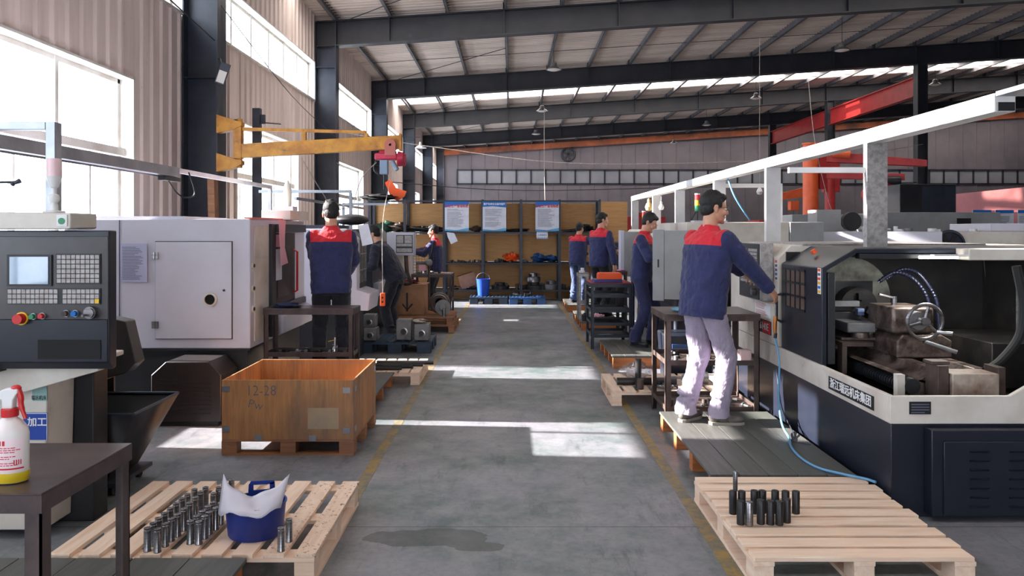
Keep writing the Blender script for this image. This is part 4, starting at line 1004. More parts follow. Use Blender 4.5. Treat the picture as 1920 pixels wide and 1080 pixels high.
# enclosure over the headstock half
YO = 5.13
mb = MB(); mb.prism([(XA+.02, .66), (XA+.02, 1.34), (2.36, 1.475), (3.75, 1.475), (3.75, 1.44), (2.37, 1.44), (XA+.055, 1.325), (XA+.055, .66)], 'y', YO, 5.9); dr = mb.build('sliding_door', M['mach_navy'], o, bevel=.006)
mb = MB(); mb.box(2.38, 3.05, YO-.02, YO+.05, 1.405, 1.4395); mb.box(XA+.06, XA+.11, YO-.004, YO+.05, .68, 1.31); mb.build('door_edge', M['mach_black'], dr, bevel=.004)
mb = MB(); mb.box(3.05, 3.78, 4.98, YO+.01, 1.40, 1.478); mb.build('cream_header', M['mach_cream'], o, bevel=.006)
mb = MB()
wg = mk('brown_smoked_pane', rgb(112, 92, 82), rgb(92, 76, 68), rough=.3)
for c_ in range(4):
    for r_ in range(3):
        mb = MB(); y1 = 5.79-c_*.095; z0 = 1.02+r_*.098
        mb.box(XA+.0185, XA+.0198, y1-.075, y1, z0, z0+.08); mb.build('window_pane', wg, dr)
mb = MB()
for c_ in range(5): mb.box(XA+.016, XA+.0195, 5.80-c_*.095-.0, 5.815-c_*.095, 1.005, 1.31)
for r_ in range(4): mb.box(XA+.016, XA+.0195, 5.42, 5.815, 1.002+r_*.098, 1.016+r_*.098)
mb.build('window_grid', M['mach_navy'], dr)
def stickers(y0, y1, z0, z1, x, par, cols):
    mb = MB(); mb.box(x, x+.0015, y0, y1, z0, z1); s_ = mb.build('warning_sticker', M['ink_white'], par)
    n = len(cols); h = (z1-z0)/n
    for i, c_ in enumerate(cols):
        mb = MB(); mb.box(x-.0012, x-.0002, y0+.006, y1-.006, z1-h*(i+.78), z1-h*(i+.2)); mb.build('sticker_print', M[c_], s_)
stickers(5.145, 5.20, 1.16, 1.34, XA+.0175, dr, ('orange_pl', 'ink', 'orange_pl', 'yellow_pl', 'ink_blue', 'yellow_pl'))
mb = MB(); mb.cyl((2.25, 5.55, 1.43), (2.235, 5.55, 1.455), .022, .018, n=14); mb.build('orange_lamp', M['orange_pl'], dr)
mb = MB(); mb.tube([(XA+.015, 5.87, 1.1), (XA-.03, 5.87, 1.09), (XA-.03, 5.87, .9), (XA+.015, 5.87, .88)], .012, 8); mb.build('door_handle', M['black'], dr)
# headstock housing: cream column with control screen
mb = MB(); mb.prism([(XA, .677), (XA, 1.38), (XA+.1, 1.485), (4.1, 1.485), (4.1, .677)], 'y', 5.92, 7.2); hh = mb.build('headstock_housing', M['mach_cream'], o, bevel=.008)
stickers(5.93, 5.985, 1.2, 1.37, XA-.002, hh, ('orange_pl', 'ink', 'ink', 'ink_blue', 'ink'))
mb = MB(); mb.box(XA-.11, XA-.0005, 6.02, 6.56, 1.03, 1.50); cp = mb.build('control_panel', M['galv'], o, bevel=.006)
mb = MB(); mb.box(XA-.118, XA-.1102, 6.03, 6.54, 1.04, 1.49); fp = mb.build('black_face', M['black'], cp)
mb = MB(); mb.box(XA-.121, XA-.1182, 6.34, 6.5, 1.27, 1.45); mb.build('screen', M['screen'], fp)
mb = MB()
for r_ in range(6):
    for c_ in range(5): mb.box(XA-.121, XA-.1182, 6.07+c_*.045, 6.105+c_*.045, 1.275+r_*.03, 1.298+r_*.03)
for r_ in range(3):
    for c_ in range(10): mb.box(XA-.121, XA-.1182, 6.06+c_*.045, 6.095+c_*.045, 1.165+r_*.03, 1.188+r_*.03)
mb.build('key', M['keys'], fp)
mb = MB(); mb.cyl((XA-.118, 6.12, 1.1), (XA-.15, 6.12, 1.1), .03, n=20); mb.build('hand_dial', M['bare_steel'], fp)
mb = MB(); mb.box(XA-.004, XA-.0003, 6.02, 6.62, .70, 1.02); lp = mb.build('cabinet_cover', M['mach_cream'], hh, bevel=.001)
mb = MB(); mb.box(XA-.007, XA-.0045, 6.08, 6.46, .88, 1.0); p1 = mb.build('model_plate', M['ink_white'], lp)
mb = MB(); lines_mb(mb, (XA-.0078, 6.44, .995), (0, -1, 0), (0, 0, 1), .34, .11, 10); mb.build('lettering', M['ink_red'], p1)
mb = MB(); mb.box(XA-.007, XA-.0045, 6.06, 6.5, .745, .855); p2 = mb.build('model_plate', M['ink_black'], lp)
mb = MB(); mb.box(XA-.0085, XA-.0072, 6.07, 6.27, .752, .848); mb.build('red_field', M['ink_red'], p2)
text('CK6140E', .085, (XA-.0095, 6.28, .80), FXN, M['ink_white'], p2, bold=.001, sx=1.0)
# inside of the enclosure
mb = MB(); mb.box(XA+.06, 3.72, 5.905, 5.9195, .54, 1.43); hw = mb.build('headstock_wall', M['inner_dark'], o)
mb = MB(); mb.cyl((2.66, 5.904, 1.06), (2.66, 5.899, 1.06), .33, n=40); mb.build('coolant_crust', mk('dried_coolant_crust', rgb(170, 168, 154), rgb(92, 88, 82), rough=.6, scale=5, lo=.35, hi=.6, bump=.3), hw)
mb = MB(); mb.box(2.5, 2.84, 5.88, 5.898, .86, 1.2); mb.build('spindle_opening', M['mach_black'], hw)
mb = MB(); mb.cyl((2.67, 5.88, 1.02), (2.67, 5.74, 1.02), .14, n=32)
for a in (90, 210, 330): mb.cbox((2.67+.075*math.cos(R(a)), 5.72, 1.02+.075*math.sin(R(a))), (.05, .05, .05), ry=-R(a))
mb.build('chuck', M['dark_bar'], hw)
mb = MB(); mb.box(3.72, 3.76, 4.2, 7.1, .54, 1.47); bw_ = mb.build('rear_splash_wall', M['inner_dark'], o)
mb = MB(); mb.box(3.712, 3.7195, 4.5, 5.5, 1.19, 1.2); mb.box(3.712, 3.7195, 5.49, 5.5, .72, 1.2); mb.box(3.712, 3.7195, 4.5, 5.5, .72, .73); mb.build('rear_door_seam', M['galv'], bw_)
mb = MB(); mb.box(3.15, 3.70, 4.9, 5.6, .56, .86); mb.build('coolant_box', M['inner_dark'], o, bevel=.006)
# bed, ways, lead screw
mb = MB(); mb.prism([(2.50, .56), (2.98, .56), (2.98, .72), (2.93, .745), (2.86, .745), (2.84, .70), (2.70, .70), (2.67, .745), (2.60, .745), (2.58, .71), (2.46, .64), (2.46, .6)], 'y', 4.62, 5.86); bed = mb.build('lathe_bed', M['lathe_bed'], o, bevel=.004)
mb = MB(); mb.box(2.62, 2.9, 4.44, 4.615, .545, .745); mb.build('bed_end_casting', mk('smeared_casting', rgb(178, 164, 152), rgb(120, 92, 80), rough=.5, scale=6), bed, bevel=.006)
mb = MB(); mb.box(2.545, 2.61, 4.46, 4.6, .545, .79); mb.box(2.53, 2.64, 4.5, 4.6, .79, .81); mb.build('end_post', M['rusty'], bed, bevel=.003)
mb = MB(); mb.box(2.905, 2.95, 4.46, 4.6, .545, .78); mb.build('end_post', M['rusty'], bed, bevel=.003)
mb = MB(); mb.prism([(2.36, .715), (2.40, .725), (2.58, .66), (2.57, .65)], 'y', 4.62, 5.8); mb.build('screw_cover', M['lathe_bed'], bed)
mb = MB(); mb.cyl((2.44, 4.6, .635), (2.44, 5.8, .635), .035, n=14)
for i in range(38): mb.cyl((2.44, 4.62+i*.031, .635), (2.44, 4.634+i*.031, .635), .041, n=14)
mb.cyl((2.44, 4.545, .65), (2.44, 4.6, .65), .047, n=24)
mb.build('lead_screw', M['black'], bed)
mb = MB(); mb.box(2.35, 2.395, 4.55, 4.6, .58, .72); mb.build('screw_bracket', M['mach_cream'], bed)
mb = MB(); mb.box(2.30, 2.52, 5.2, 5.62, .79, .82); mb.box(2.30, 2.335, 5.2, 5.28, .60, .79); sdl = mb.build('saddle', M['rusty'], o, bevel=.003)
# tool post
mb = MB(); mb.box(2.36, 2.56, 5.25, 5.5, .88, .95); mb.build('cross_slide', M['cast'], sdl, bevel=.008)
mb = MB(); mb.box(2.37, 2.57, 5.5, 5.7, .9, 1.0); mb.box(2.37, 2.55, 5.55, 5.62, 1.0, 1.04); mb.build('tool_block', M['dark_bar'], sdl, bevel=.004)
mb = MB(); mb.box(2.36, 2.56, 5.50, 5.54, 1.04, 1.08); mb.build('tool_rail', M['cast'], sdl)
mb = MB(); mb.box(2.52, 2.57, 5.44, 5.49, .98, 1.03); mb.build('tool_insert', mk('blue_grey_tool', rgb(110, 124, 160), rough=.4), sdl, bevel=.004)
mb = MB(); mb.cyl((2.47, 5.3, .84), (2.47, 5.3, .879), .06, n=20); mb.box(2.34, 2.58, 5.3, 5.8, .821, .84); mb.build('slide_base', M['lathe_bed'], sdl, bevel=.003)
# tailstock
mb = MB(); mb.prism([(2.58, .747), (2.95, .747), (2.95, .86), (2.88, .90), (2.62, .90), (2.58, .86)], 'y', 5.0, 5.35); ts = mb.build('tailstock', M['lathe_bed'], o, bevel=.01)
mb = MB(); mb.box(2.56, 2.84, 5.02, 5.38, .905, 1.08); mb.build('tailstock_body', M['lathe_bed'], ts, bevel=.016)
mb = MB(); mb.cyl((2.70, 5.02, 1.0), (2.70, 4.95, 1.0), .06, n=24); mb.cyl((2.70, 4.95, 1.0), (2.70, 4.90, 1.0), .022, n=16); mb.build('spindle_boss', M['cast'], ts)
wm = Matrix.Rotation(R(96), 4, 'X')
mb = MB(); mb.torus((2.71, 4.90, 1.0), .115, .0125, n=40, k=10, M=wm); hwh = mb.build('handwheel', M['bare_steel'], ts)
mb = MB(); mb.cyl((2.71, 4.92, 1.0), (2.71, 4.88, 1.0), .028, n=20)
for a in (75, 195, 320): mb.cyl((2.71, 4.905, 1.0), (2.71+.11*math.cos(R(a)), 4.905, 1.0+.11*math.sin(R(a))), .011, .009, n=10)
mb.build('spoke', M['bare_steel'], hwh)
mb = MB(); mb.cyl((2.79, 4.90, .93), (2.86, 4.84, .93), .012, .014, n=12); mb.build('wheel_grip', M['bare_steel'], hwh)
mb = MB(); mb.cyl((2.66, 5.2, 1.08), (2.66, 5.2, 1.14), .018, n=14); mb.cyl((2.66, 5.2, 1.13), (2.53, 5.15, 1.16), .008, n=8); mb.build('clamp_lever', M['bare_steel'], ts)
mb = MB(); mb.cyl((2.75, 4.97, .86), (2.92, 4.9, .80), .012, .014, n=10); mb.build('lower_lever', M['cast'], ts)
for i, dx in enumerate((0, .06)):
    mb = MB(); pts = smooth_path([Vector(p) for p in ((2.70+dx, 5.5, 1.22+dx*.4), (2.79+dx, 5.46, 1.29+dx*.4), (2.88+dx, 5.42, 1.27+dx*.4), (2.95+dx, 5.38, 1.19), (2.99+dx, 5.36, 1.08), (3.0+dx, 5.35, .9))], 10)
    mb.tube(pts, [(.012 if k % 2 else .016) for k in range(len(pts))], 10); mb.build('coolant_hose', mk('dark_blue_hose', rgb(26, 28, 48), rough=.35), o)
mb = MB(); mb.tube([(3.12, 4.62, 1.38), (3.16, 4.62, 1.15), (3.14, 4.62, .95), (3.03, 4.62, .8), (2.92, 4.6, .735)], .026, 10, sub=8); mb.build('cable_carrier', M['rubber'], o)
mb = MB(); mb.box(2.83, 3.12, 5.0, 5.05, 1.425, 1.438); mb.build('light_housing', M['white_pl'], o)
mb = MB(); mb.cyl((2.76, 5.06, 1.418), (3.02, 5.06, 1.418), .011, n=12); mb.build('work_light', emis('tube_light_glow', (1, 1, .93), 14), o)
mb = MB(); mb.box(2.3, 3.75, 5.91, 7.15, 1.4855, 1.495); mb.build('roof_sheet', M['galv'], o)
pl = bpy.data.lights.new('machine_work_light', 'AREA'); pl.shape = 'RECTANGLE'; pl.size = .26; pl.size_y = .03; pl.energy = 9; pl.color = (1, 1, .94)
po = bpy.data.objects.new('machine_work_light', pl); COL.objects.link(po); po.location = (2.89, 5.06, 1.40)

# air gun and hose
o = thing('air_gun', 'orange and black air gun hanging by the dark blue door of the open lathe', 'air gun', (2.05, 5.82, .9))
mb = MB(); mb.cyl((2.055, 5.82, 1.02), (2.055, 5.82, .93), .006, n=8); mb.build('nozzle_pipe', M['bare_steel'], o)
mb = MB(); mb.tube([(2.055, 5.82, .93), (2.05, 5.82, .87), (2.05, 5.82, .80)], [.014, .016, .012], 10); mb.build('gun_grip', M['brass'], o)
mb = MB(); mb.tube([(2.055, 5.82, .80), (2.05, 5.82, .76)], .013, 10); mb.build('hose_coupling', M['black'], o)
tube_thing('light blue air hose trailing down from the air gun over platform and pallet', 'hose', 'air_hose', [(2.05, 5.82, .757), (2.04, 5.7, .6), (2.0, 5.6, .35), (1.97, 5.45, .19), (1.93, 5.2, .155), (1.87, 5.0, .152), (1.84, 4.75, .152), (1.87, 4.55, .152), (1.97, 4.42, .155), (2.06, 4.36, .150), (2.095, 4.3, .15)], .008, M['hose_blue'], 8)
tube_thing('thin grey cable lying along the foot of the open lathe', 'cable', 'cable', [(2.09, 5.9, .5), (2.06, 5.7, .25), (2.0, 5.3, .152), (1.93, 5.15, .150), (2.02, 5.05, .150)], .004, M['steel_dark'], 6)
# steel table between the worker and the lathe
o = iron_table('brown angle-iron table behind the tall worker, with two crowded shelves', 1.25, 2.03, 6.1, 6.72, .915, (.5, .12), leg=.045, ml='rusty')
for i, (x, m_, r_) in enumerate(((1.45, 'cloth_blue', .085), (1.62, 'rag', .08), (1.72, 'cloth_red', .06))):
    mb = MB(); crumple(mb, (0, 0, 0), r_, seed=20+i, flat=.3); f_ = mb.build('rag', M[m_], None, local=True); f_.location = (x, 6.32+.05*i, .9155)
    tag(f_, ('light blue rag on the table behind the tall worker', 'pale plastic wrap heaped on the table behind the tall worker', 'dark red cloth on the table behind the tall worker')[i], 'rag')
small_bits('shiny steel tool part on the middle shelf of the brown table', 1.3, 1.98, 6.15, 6.65, .501, 26, s=.032, seed=31, mats=('cast', 'bare_steel', 'dark_bar', 'bare_steel'))
small_bits('steel fitting on the lowest shelf of the brown table', 1.3, 1.98, 6.15, 6.6, .121, 24, s=.035, seed=33, mats=('cast', 'bare_steel', 'rusty'))
o = thing('plastic_cup', 'pale pink plastic container on the middle shelf beside the grey trousers', 'container', (1.93, 6.2, .501)); mb = MB(); mb.box(-.05, .05, -.04, .04, 0, .11); mb.build('cup_body', mk('pale_pink_plastic', rgb(240, 206, 206), rough=.4), o, local=True, bevel=.01)
# pallet with bars behind the table
pallet('wooden pallet behind the brown table carrying a wrapped shaft and black bars', .905, 2.05, 6.8, 7.62, 'y', 9, 'pine_y', 'pine_x', bottoms=True)
bar('thick black bar lying across the pallet behind the brown table', (.99, 7.05, .141), .035, .56, 'dark_bar', axis='x', name='round_bar', cat='steel bar')
bar('thick black bar standing upright before the lying bar', (1.17, 7.0-.08, .141), .03, .27, 'dark_bar', name='round_bar', cat='steel bar', rim=False)
bar('short rusty ring standing at the pallet edge before the black bars', (1.18, 6.86, .141), .03, .1, 'rusty', name='steel_sleeve', cat='sleeve', rim=False)
mb = MB(); crumple(mb, (0, 0, 0), .15, seed=41, flat=.9); f_ = mb.build('plastic_bag', M['film'], None, local=True); f_.location = (1.22, 7.3, .141); tag(f_, 'clear plastic bag heaped behind the black bars on the pallet', 'plastic bag')
mb = MB(); crumple(mb, (0, 0, 0), .1, seed=43, flat=.3); f_ = mb.build('plastic_bag', M['film'], None, local=True); f_.location = (1.42, 6.93, .141); tag(f_, 'flat clear plastic bag on the pallet beside the table legs', 'plastic bag')
mb = MB(); mb.cyl((1.62, 7.1, .2), (1.72, 7.1, .2), .035, n=20); mb.cyl((1.72, 7.1, .2), (1.86, 7.1, .2), .055, n=20); mb.cyl((1.5, 7.1, .2), (1.62, 7.1, .2), .012, n=12); f_ = mb.build('stepped_shaft', M['cast']); tag(f_, 'stepped steel shaft lying on the pallet behind the table', 'shaft')

# ------------------------------------------------------------------ second lathe along the aisle
platform('dark board platform under the worker beside the tall grey pendant', 1.165, 2.05, 8.66, 9.97, n=6, nj=4)
o = thing('turning_centre', 'white and grey turning centre behind the tall worker, seen over his shoulder', 'machine', (2.8, 9.8, 0))
mb = MB(); mb.box(2.15, 3.75, 9.0, 11.4, 0, .6); mb.build('machine_base', M['mach_navy'], o, bevel=.006)
mb = MB(); mb.box(2.1, 3.34, 9.0, 11.3, 1.29, 1.70); mb.build('white_top_box', M['mach_cream'], o, bevel=.008)
mb = MB(); mb.box(2.2, 3.0, 8.994, 8.9995, 1.37, 1.5); mb.build('seam_panel', M['mach_cream'], o)
mb = MB(); mb.box(3.345, 3.75, 8.98, 11.3, .65, 1.70); mb.build('grey_cabinet', M['mach_grey'], o, bevel=.006)
mb = MB(); mb.box(2.1, 3.34, 9.3, 11.3, .605, 1.285); mb.build('dark_interior', M['mach_black'], o)
mb = MB(); mb.cyl((2.35, 9.15, 1.2), (2.75, 9.15, 1.2), .1, n=24); mb.box(2.3, 2.62, 9.06, 9.28, .62, 1.09); mb.build('spindle_motor', mk('dark_green_motor', rgb(52, 66, 64), rgb(40, 48, 48), rough=.5), o, bevel=.006)
mb = MB(); mb.box(2.2, 2.6, 9.01, 9.2, 1.70, 1.72); mb.build('roof_strip', M['mach_white'], o)
o = thing('pendant_control_cabinet', 'tall grey pendant cabinet with a slot, between the two nearer workers', 'control cabinet', (1.84, 8.4, .9))
mb = MB(); mb.prism([(1.70, 8.35), (2.08, 8.25), (2.16, 8.5), (1.80, 8.62)][:4], 'z', .83, 1.60); cb = mb.build('cabinet_body', M['mach_grey'], o, bevel=.006)
mb = MB(); mb.prism([(1.585, 8.42), (1.70, 8.345), (1.745, 8.6), (1.64, 8.64)], 'z', .81, 1.61); fl = mb.build('side_face', M['mach_grey'], o, bevel=.006)
mb = MB(); mb.cbox((1.642, 8.381, 1.23), (.018, .004, .09), rz=R(-33)); mb.build('slot', M['black'], fl)
mb = MB(); mb.cyl((1.86, 8.45, .142), (1.86, 8.45, .83), .03, n=12); mb.cyl((1.86, 8.45, .0), (1.86, 8.45, .142), .03, n=12)
mb.build('support_post', M['steel_dark'], o)
# blue bin under
o = thing('parts_bin', 'grey blue plastic bin beside the grey trousers, below the pendant cabinet', 'bin', (1.9, 7.9, 0)); mb = MB(); mb.prism([(1.62, .0), (2.08, 0), (2.12, .52), (1.58, .52)], 'y', 7.75, 8.15); mb.build('bin_body', M['mach_navy'], o, bevel=.02)
mb = MB(); mb.box(1.66, 1.85, 7.742, 7.7495, .2, .42); mb.build('blue_patch', M['blue_pallet'], o, bevel=.002)

# ------------------------------------------------------------------ rack of trays and the further places
o = iron_table('tall steel rack of trays with orange boxes on top, beside the aisle', 1.06, 1.62, 10.05, 10.75, .89, (.7, .5, .32, .16), leg=.04, name='tray_rack', cat='rack', mt='cloth_red', ml='steel_dark')
for i in range(7):
    bar('slim steel bar lying in the lowest tray of the rack', (1.1, 10.15+.075*i, .321), .014, .42, 'bare_steel', axis='x', group='steel bars in the tray rack', name='steel_bar', cat='steel bar')
o = thing('tool_box', 'flat blue tray under the orange box on top of the rack', 'tray', (1.3, 10.3, .8905)); mb = MB(); mb.box(-.18, .2, -.16, .16, 0, .04); mb.build('tray_body', mk('violet_blue_tray', rgb(56, 54, 120), rough=.5), o, local=True, bevel=.004)
o = thing('tool_box', 'orange plastic box on top of the rack beside the aisle', 'box', (1.33, 10.3, .9315)); mb = MB(); mb.box(-.15, .17, -.13, .13, 0, .07); mb.build('box_body', M['orange_pl'], o, local=True, bevel=.006); mb = MB(); mb.box(-.14, .16, -.12, .12, .07, .085); mb.build('lid', M['orange_pl'], o, local=True)
mb = MB(); mb.cbox((1.3, 10.2, .712), (.2, .12, .012), rz=.3); f_ = mb.build('folded_paper', M['paper']); f_['label'] = 'white folded paper on the upper tray of the rack'; f_['category'] = 'paper'
mb = MB(); mb.cbox((1.28, 10.18, .172), (.2, .14, .012), rz=.5); f_ = mb.build('folded_paper', M['paper']); tag(f_, 'white folded paper on the lowest tray of the rack', 'paper')
o = thing('turning_centre', 'white turning centre the third worker reaches into', 'machine', (2.8, 13.2, 0))
machine_shell(o, 2.15, 4.2, 12.2, 14.6, .6, 0, 1.62, -1, white='mach_cream', ch=.15)
o = thing('pendant_control_cabinet', 'smaller grey pendant cabinet before the third worker with white side', 'control cabinet', (1.95, 12.0, 1)); mb = MB(); mb.box(1.80, 2.1, 11.95, 12.15, .86, 1.58); c_ = mb.build('cabinet_body', M['mach_grey'], o, bevel=.006)
mb = MB(); mb.box(1.74, 1.799, 11.96, 12.2, .86, 1.6); mb.build('white_side', M['mach_white'], o, bevel=.004); mb = MB(); mb.cyl((1.95, 12.05, 0), (1.95, 12.05, .86), .03, n=10); mb.build('support_post', M['steel_dark'], o)
platform('pale boarded platform under the third worker', 1.1, 1.75, 11.9, 13.6, n=4, nj=5, m='board_dark')
platform('small boarded platform nearest the shelving, under the woman worker', 1.08, 1.9, 14.6, 15.9, n=5, nj=4)
o = iron_table('tall pale-edged steel stand beside the third worker', 1.08, 1.27, 12.25, 12.5, .9, (.4,), z0=.141, leg=.05, ml='galv')
small_bits('small can on the pale-edged steel stand', 1.12, 1.24, 12.3, 12.45, .9005, 3, name='small_can', cat='can', seed=44, s=.05, mats=('cast', 'white_pl'))
o = thing('oil_can', 'dark round can on the platform by the pale-edged stand', 'can', (1.17, 12.02, .141)); mb = MB(); mb.lathe([(.045, 0), (.045, .1), (.02, .115), (.02, .13), (0, .13)], n=20); mb.build('can_body', M['dark_bar'], o, local=True)
mb = MB(); crumple(mb, (0, 0, 0), .11, seed=51, flat=.9); f_ = mb.build('plastic_bag', M['pink_paper'], None, local=True); f_.location = (1.38, 12.02, .141); tag(f_, 'pink and white bag on the platform beside the dark can', 'bag')
o = iron_table('small steel stool carrying a pink cloth beside the third worker', 1.62, 1.78, 11.5, 11.68, .97, (), leg=.03, name='steel_stand', cat='stand'); mb = MB(); crumple(mb, (0, 0, 0), .06, seed=52, flat=.4); f_ = mb.build('rag', M['cloth_pink'], None, local=True); f_.location = (1.70, 11.59, .9705); tag(f_, 'small pink cloth on the stand beside the third worker', 'rag')
o = thing('turning_centre', 'low dark turning centre in front of the woman worker', 'machine', (2.6, 15.6, 0))
machine_shell(o, 1.75, 3.6, 15.2, 16.6, .5, 0, 1.35, -1, white='steel_dark', ch=.1)

# ------------------------------------------------------------------ second row of machines
o = thing('turning_centre', 'long sunlit white machine back with round fan behind the open lathe', 'machine', (5.2, 9.8, 0))
mb = MB(); mb.prism([(3.8, 9.5), (5.25, 9.1), (5.25, 10.6), (3.8, 10.6)], 'z', 0, 1.585); mb.build('machine_housing', M['mach_white'], o, bevel=.01)
mb = MB(); mb.box(5.255, 7.5, 9.2, 10.6, 0, 1.585); mb.build('grey_housing', M['mach_cream'], o, bevel=.01)
mb = MB(); mb.prism([(6.15, 9.6), (7.5, 9.22), (7.5, 10.5), (6.15, 10.5)], 'z', 1.586, 1.69); mb.build('raised_housing', M['mach_white'], o, bevel=.01)
mb = MB(); mb.lathe([(.0, 0), (.19, 0), (.2, .02), (.17, .03), (.165, .012), (.04, .012), (.04, .03), (0, .03)], n=32, M=Matrix.Rotation(R(90), 4, 'X'), c=(5.38, 9.198, 1.41)); fn = mb.build('fan_ring', M['steel_dark'], o)
mb = MB(); 
for a in range(6): mb.cbox((5.38+.1*math.cos(a*1.047), 9.18, 1.41+.1*math.sin(a*1.047)), (.12, .006, .05), ry=-a*1.047)
mb.build('fan_blade', M['black'], fn)
o = thing('turning_centre', 'long grey machine with small dark window, beyond the sunlit white machine', 'machine', (7.6, 14, 0))
mb = MB(); mb.box(6.8, 8.9, 13.6, 15, 0, 1.93); mb.build('machine_housing', M['mach_grey'], o, bevel=.01); mb = MB(); mb.box(8.1, 8.35, 13.58, 13.599, 1.7, 1.82); mb.build('dark_window', M['black'], o)
mb = MB(); mb.box(4.95, 6.4, 13.2, 14.4, 0, 1.88); mb.build('control_section', M['mach_grey'], o, bevel=.01)
o = thing('black_cabinet', 'tall black cabinet standing high behind the grey machine', 'cabinet', (7.8, 15.5, 0)); mb = MB(); mb.box(7.95, 9.1, 15.3, 16.2, 0, 2.55); mb.build('cabinet_body', M['mach_black'], o, bevel=.01); mb = MB(); mb.box(8.4, 9.08, 15.285, 15.299, 1.3, 2.5); mb.build('cabinet_door', M['steel_dark'], o)
mb = MB(); mb.add([(9.9, 18, 0), (10.6, 14.8, 0), (10.6, 14.8, 2.5), (9.9, 18, 2.4), (9.98, 18, 0), (10.68, 14.8, 0), (10.68, 14.8, 2.5), (9.98, 18, 2.4)], [(0, 1, 2, 3), (4, 5, 6, 7), (0, 1, 5, 4), (3, 2, 6, 7), (0, 3, 7, 4), (1, 2, 6, 5)])
o = mb.build('pink_partition', mk('pale_pink_board', rgb(196, 128, 134), rgb(180, 116, 124), rough=.7, scale=1.5)); tag(o, 'long pale pink partition board beyond the machines', 'partition')
for i in range(4):
    o = thing('notice_board', 'blue-headed printed notice leaning before the pink partition, %s of four from the aisle' % ('first', 'second', 'third', 'fourth')[i], 'notice', (8.75+.42*i, 13.9, 1.62), group='printed notices before the pink partition')
    mb = MB(); mb.box(-.17, .17, 0, .01, 0, .36); q = mb.build('notice_sheet', M['paper'], o, local=True); mb = MB(); mb.box(-.17, .17, -.003, -.0005, .3, .36); mb.build('blue_header', M['ink_blue'], o, local=True)
    mb = MB(); lines_mb(mb, (-.15, -.003, .28), (1, 0, 0), (0, 0, 1), .3, .26, 9); mb.build('lettering', M['ink'], o, local=True)
    mb = MB(); mb.box(-.02, .02, .02, .04, -1.62, .3); mb.build('stand_post', M['galv'], o, local=True)
# small things on the white machine
small_bits('small clutter on the roof of the sunlit white machine', 4.3, 6.1, 9.6, 9.9, 1.586, 12, name='loose_tool', cat='tool', seed=61, s=.06, mats=('white_pl', 'red', 'cast', 'white_pl'))
o = thing('tool_box', 'pale grey control box standing on the sunlit white machine', 'box', (4.15, 9.65, 1.586)); mb = MB(); mb.box(-.25, .06, -.1, .2, 0, .28); mb.build('box_body', M['mach_grey'], o, local=True, bevel=.006)
o = thing('desk_fan', 'small black fan head beside the pale grey control box', 'fan', (4.40, 9.65, 1.586)); mb = MB(); mb.cyl((0, 0, .13), (0, .08, .13), .12, n=24); mb.build('fan_head', M['black'], o, local=True); mb = MB(); mb.cyl((0, .04, 0), (0, .04, .06), .02, n=8); mb.build('fan_foot', M['cast'], o, local=True)
# ------------------------------------------------------------------ overhead cable tray on the aisle's sunny side
o = thing('cable_tray', 'long bright white overhead cable tray on posts above the lathes', 'cable tray', (2.62, 10, 2.2))
XR_, ZR_ = 2.64, 2.285
mb = MB(); mb.box(XR_-.06, XR_+.06, 4.0, 16.2, ZR_-.05, ZR_+.05); 
tr_ = mb.build('tray_beam', M['rail_white'], o, bevel=.006)
mb = MB(); mb.box(XR_-.045, XR_+.045, 3.985, 3.9995, ZR_-.045, ZR_+.0); mb.build('end_cap', M['black'], tr_)
mb = MB(); mb.box(XR_-.062, XR_+.75, 3.75, 3.98, ZR_+.03, ZR_+.055); mb.build('end_plate', M['alu'], o)
for i, y in enumerate((4.9, 6.6, 8.4, 9.8, 11.5, 13.6)):
    mb = MB(); mb.box(XR_-.0625, XR_-.0605, y, y+.07, ZR_-.05, ZR_+.052); mb.build('joint_plate', M['alu'], tr_)
for i, (y, zb_) in enumerate(((5.45, 1.48), (7.6, 0), (9.55, 1.705), (11.8, 0), (13.7, 1.62), (16.1, 0))):
    mb = MB(); w = .075; mb.box(XR_-.05, XR_+.052, y-.03, y-.026, zb_, ZR_-.051); mb.box(XR_-.062, XR_-.05, y-.03, y+.03, zb_, ZR_-.051); mb.box(XR_+.052, XR_+.085, y-.032, y+.03, zb_, ZR_-.051)
    mb.build('post', M['galv'] if i == 0 else M['rail_white'], o)
mb = MB(); mb.box(1.9, XR_-.065, 5.46, 5.5, 2.1, 2.14); 
for (x0, x1, y, z) in ((2.7, 3.4, 9.55, 2.15),):
    mb = MB(); mb.box(x0, x1, y, y+.05, z, z+.05); mb.box(x1, x1+.06, y, y+.05, 1.705, z+.05); mb.build('side_bracket', M['rail_white'], o)
mb = MB(); mb.box(2.0, XR_-.063, 7.0, 7.04, 2.12, 2.16) if False else mb.box(XR_-.62, XR_-.065, 5.44, 5.47, 2.02, 2.06); mb.build('cross_bar', M['rail_white'], o)
# ------------------------------------------------------------------ trays on the window side
o = thing('cable_tray', 'grey overhead cable tray crossing in front of the large window', 'cable tray', (-2.9, 5, 2.1))
mb = MB(); mb.box(-2.95, -2.87, 3.4, 6.45, 2.06, 2.14); mb.box(-2.955, -2.95, 3.4, 6.45, 2.05, 2.15); mb.build('tray_beam', M['alu'], o, bevel=.003)
mb = MB(); mb.box(-2.45, -2.40, 3.92, 3.98, 1.70, 2.17); mb.box(-3.3, -2.451, 3.92, 3.98, 2.13, 2.17); mb.build('portal_frame', M['alu'], o, bevel=.002)
mb = MB(); mb.box(-2.93, -2.89, 6.46, 9.0, 2.10, 2.14); mb.box(-2.93, -2.89, 8.95, 9.0, 1.715, 2.10); mb.build('thin_rail', M['rail_white'], o)
mb = MB(); mb.box(-2.94, -2.88, 6.2, 6.5, 2.02, 2.055); mb.build('junction', M['black'], o)
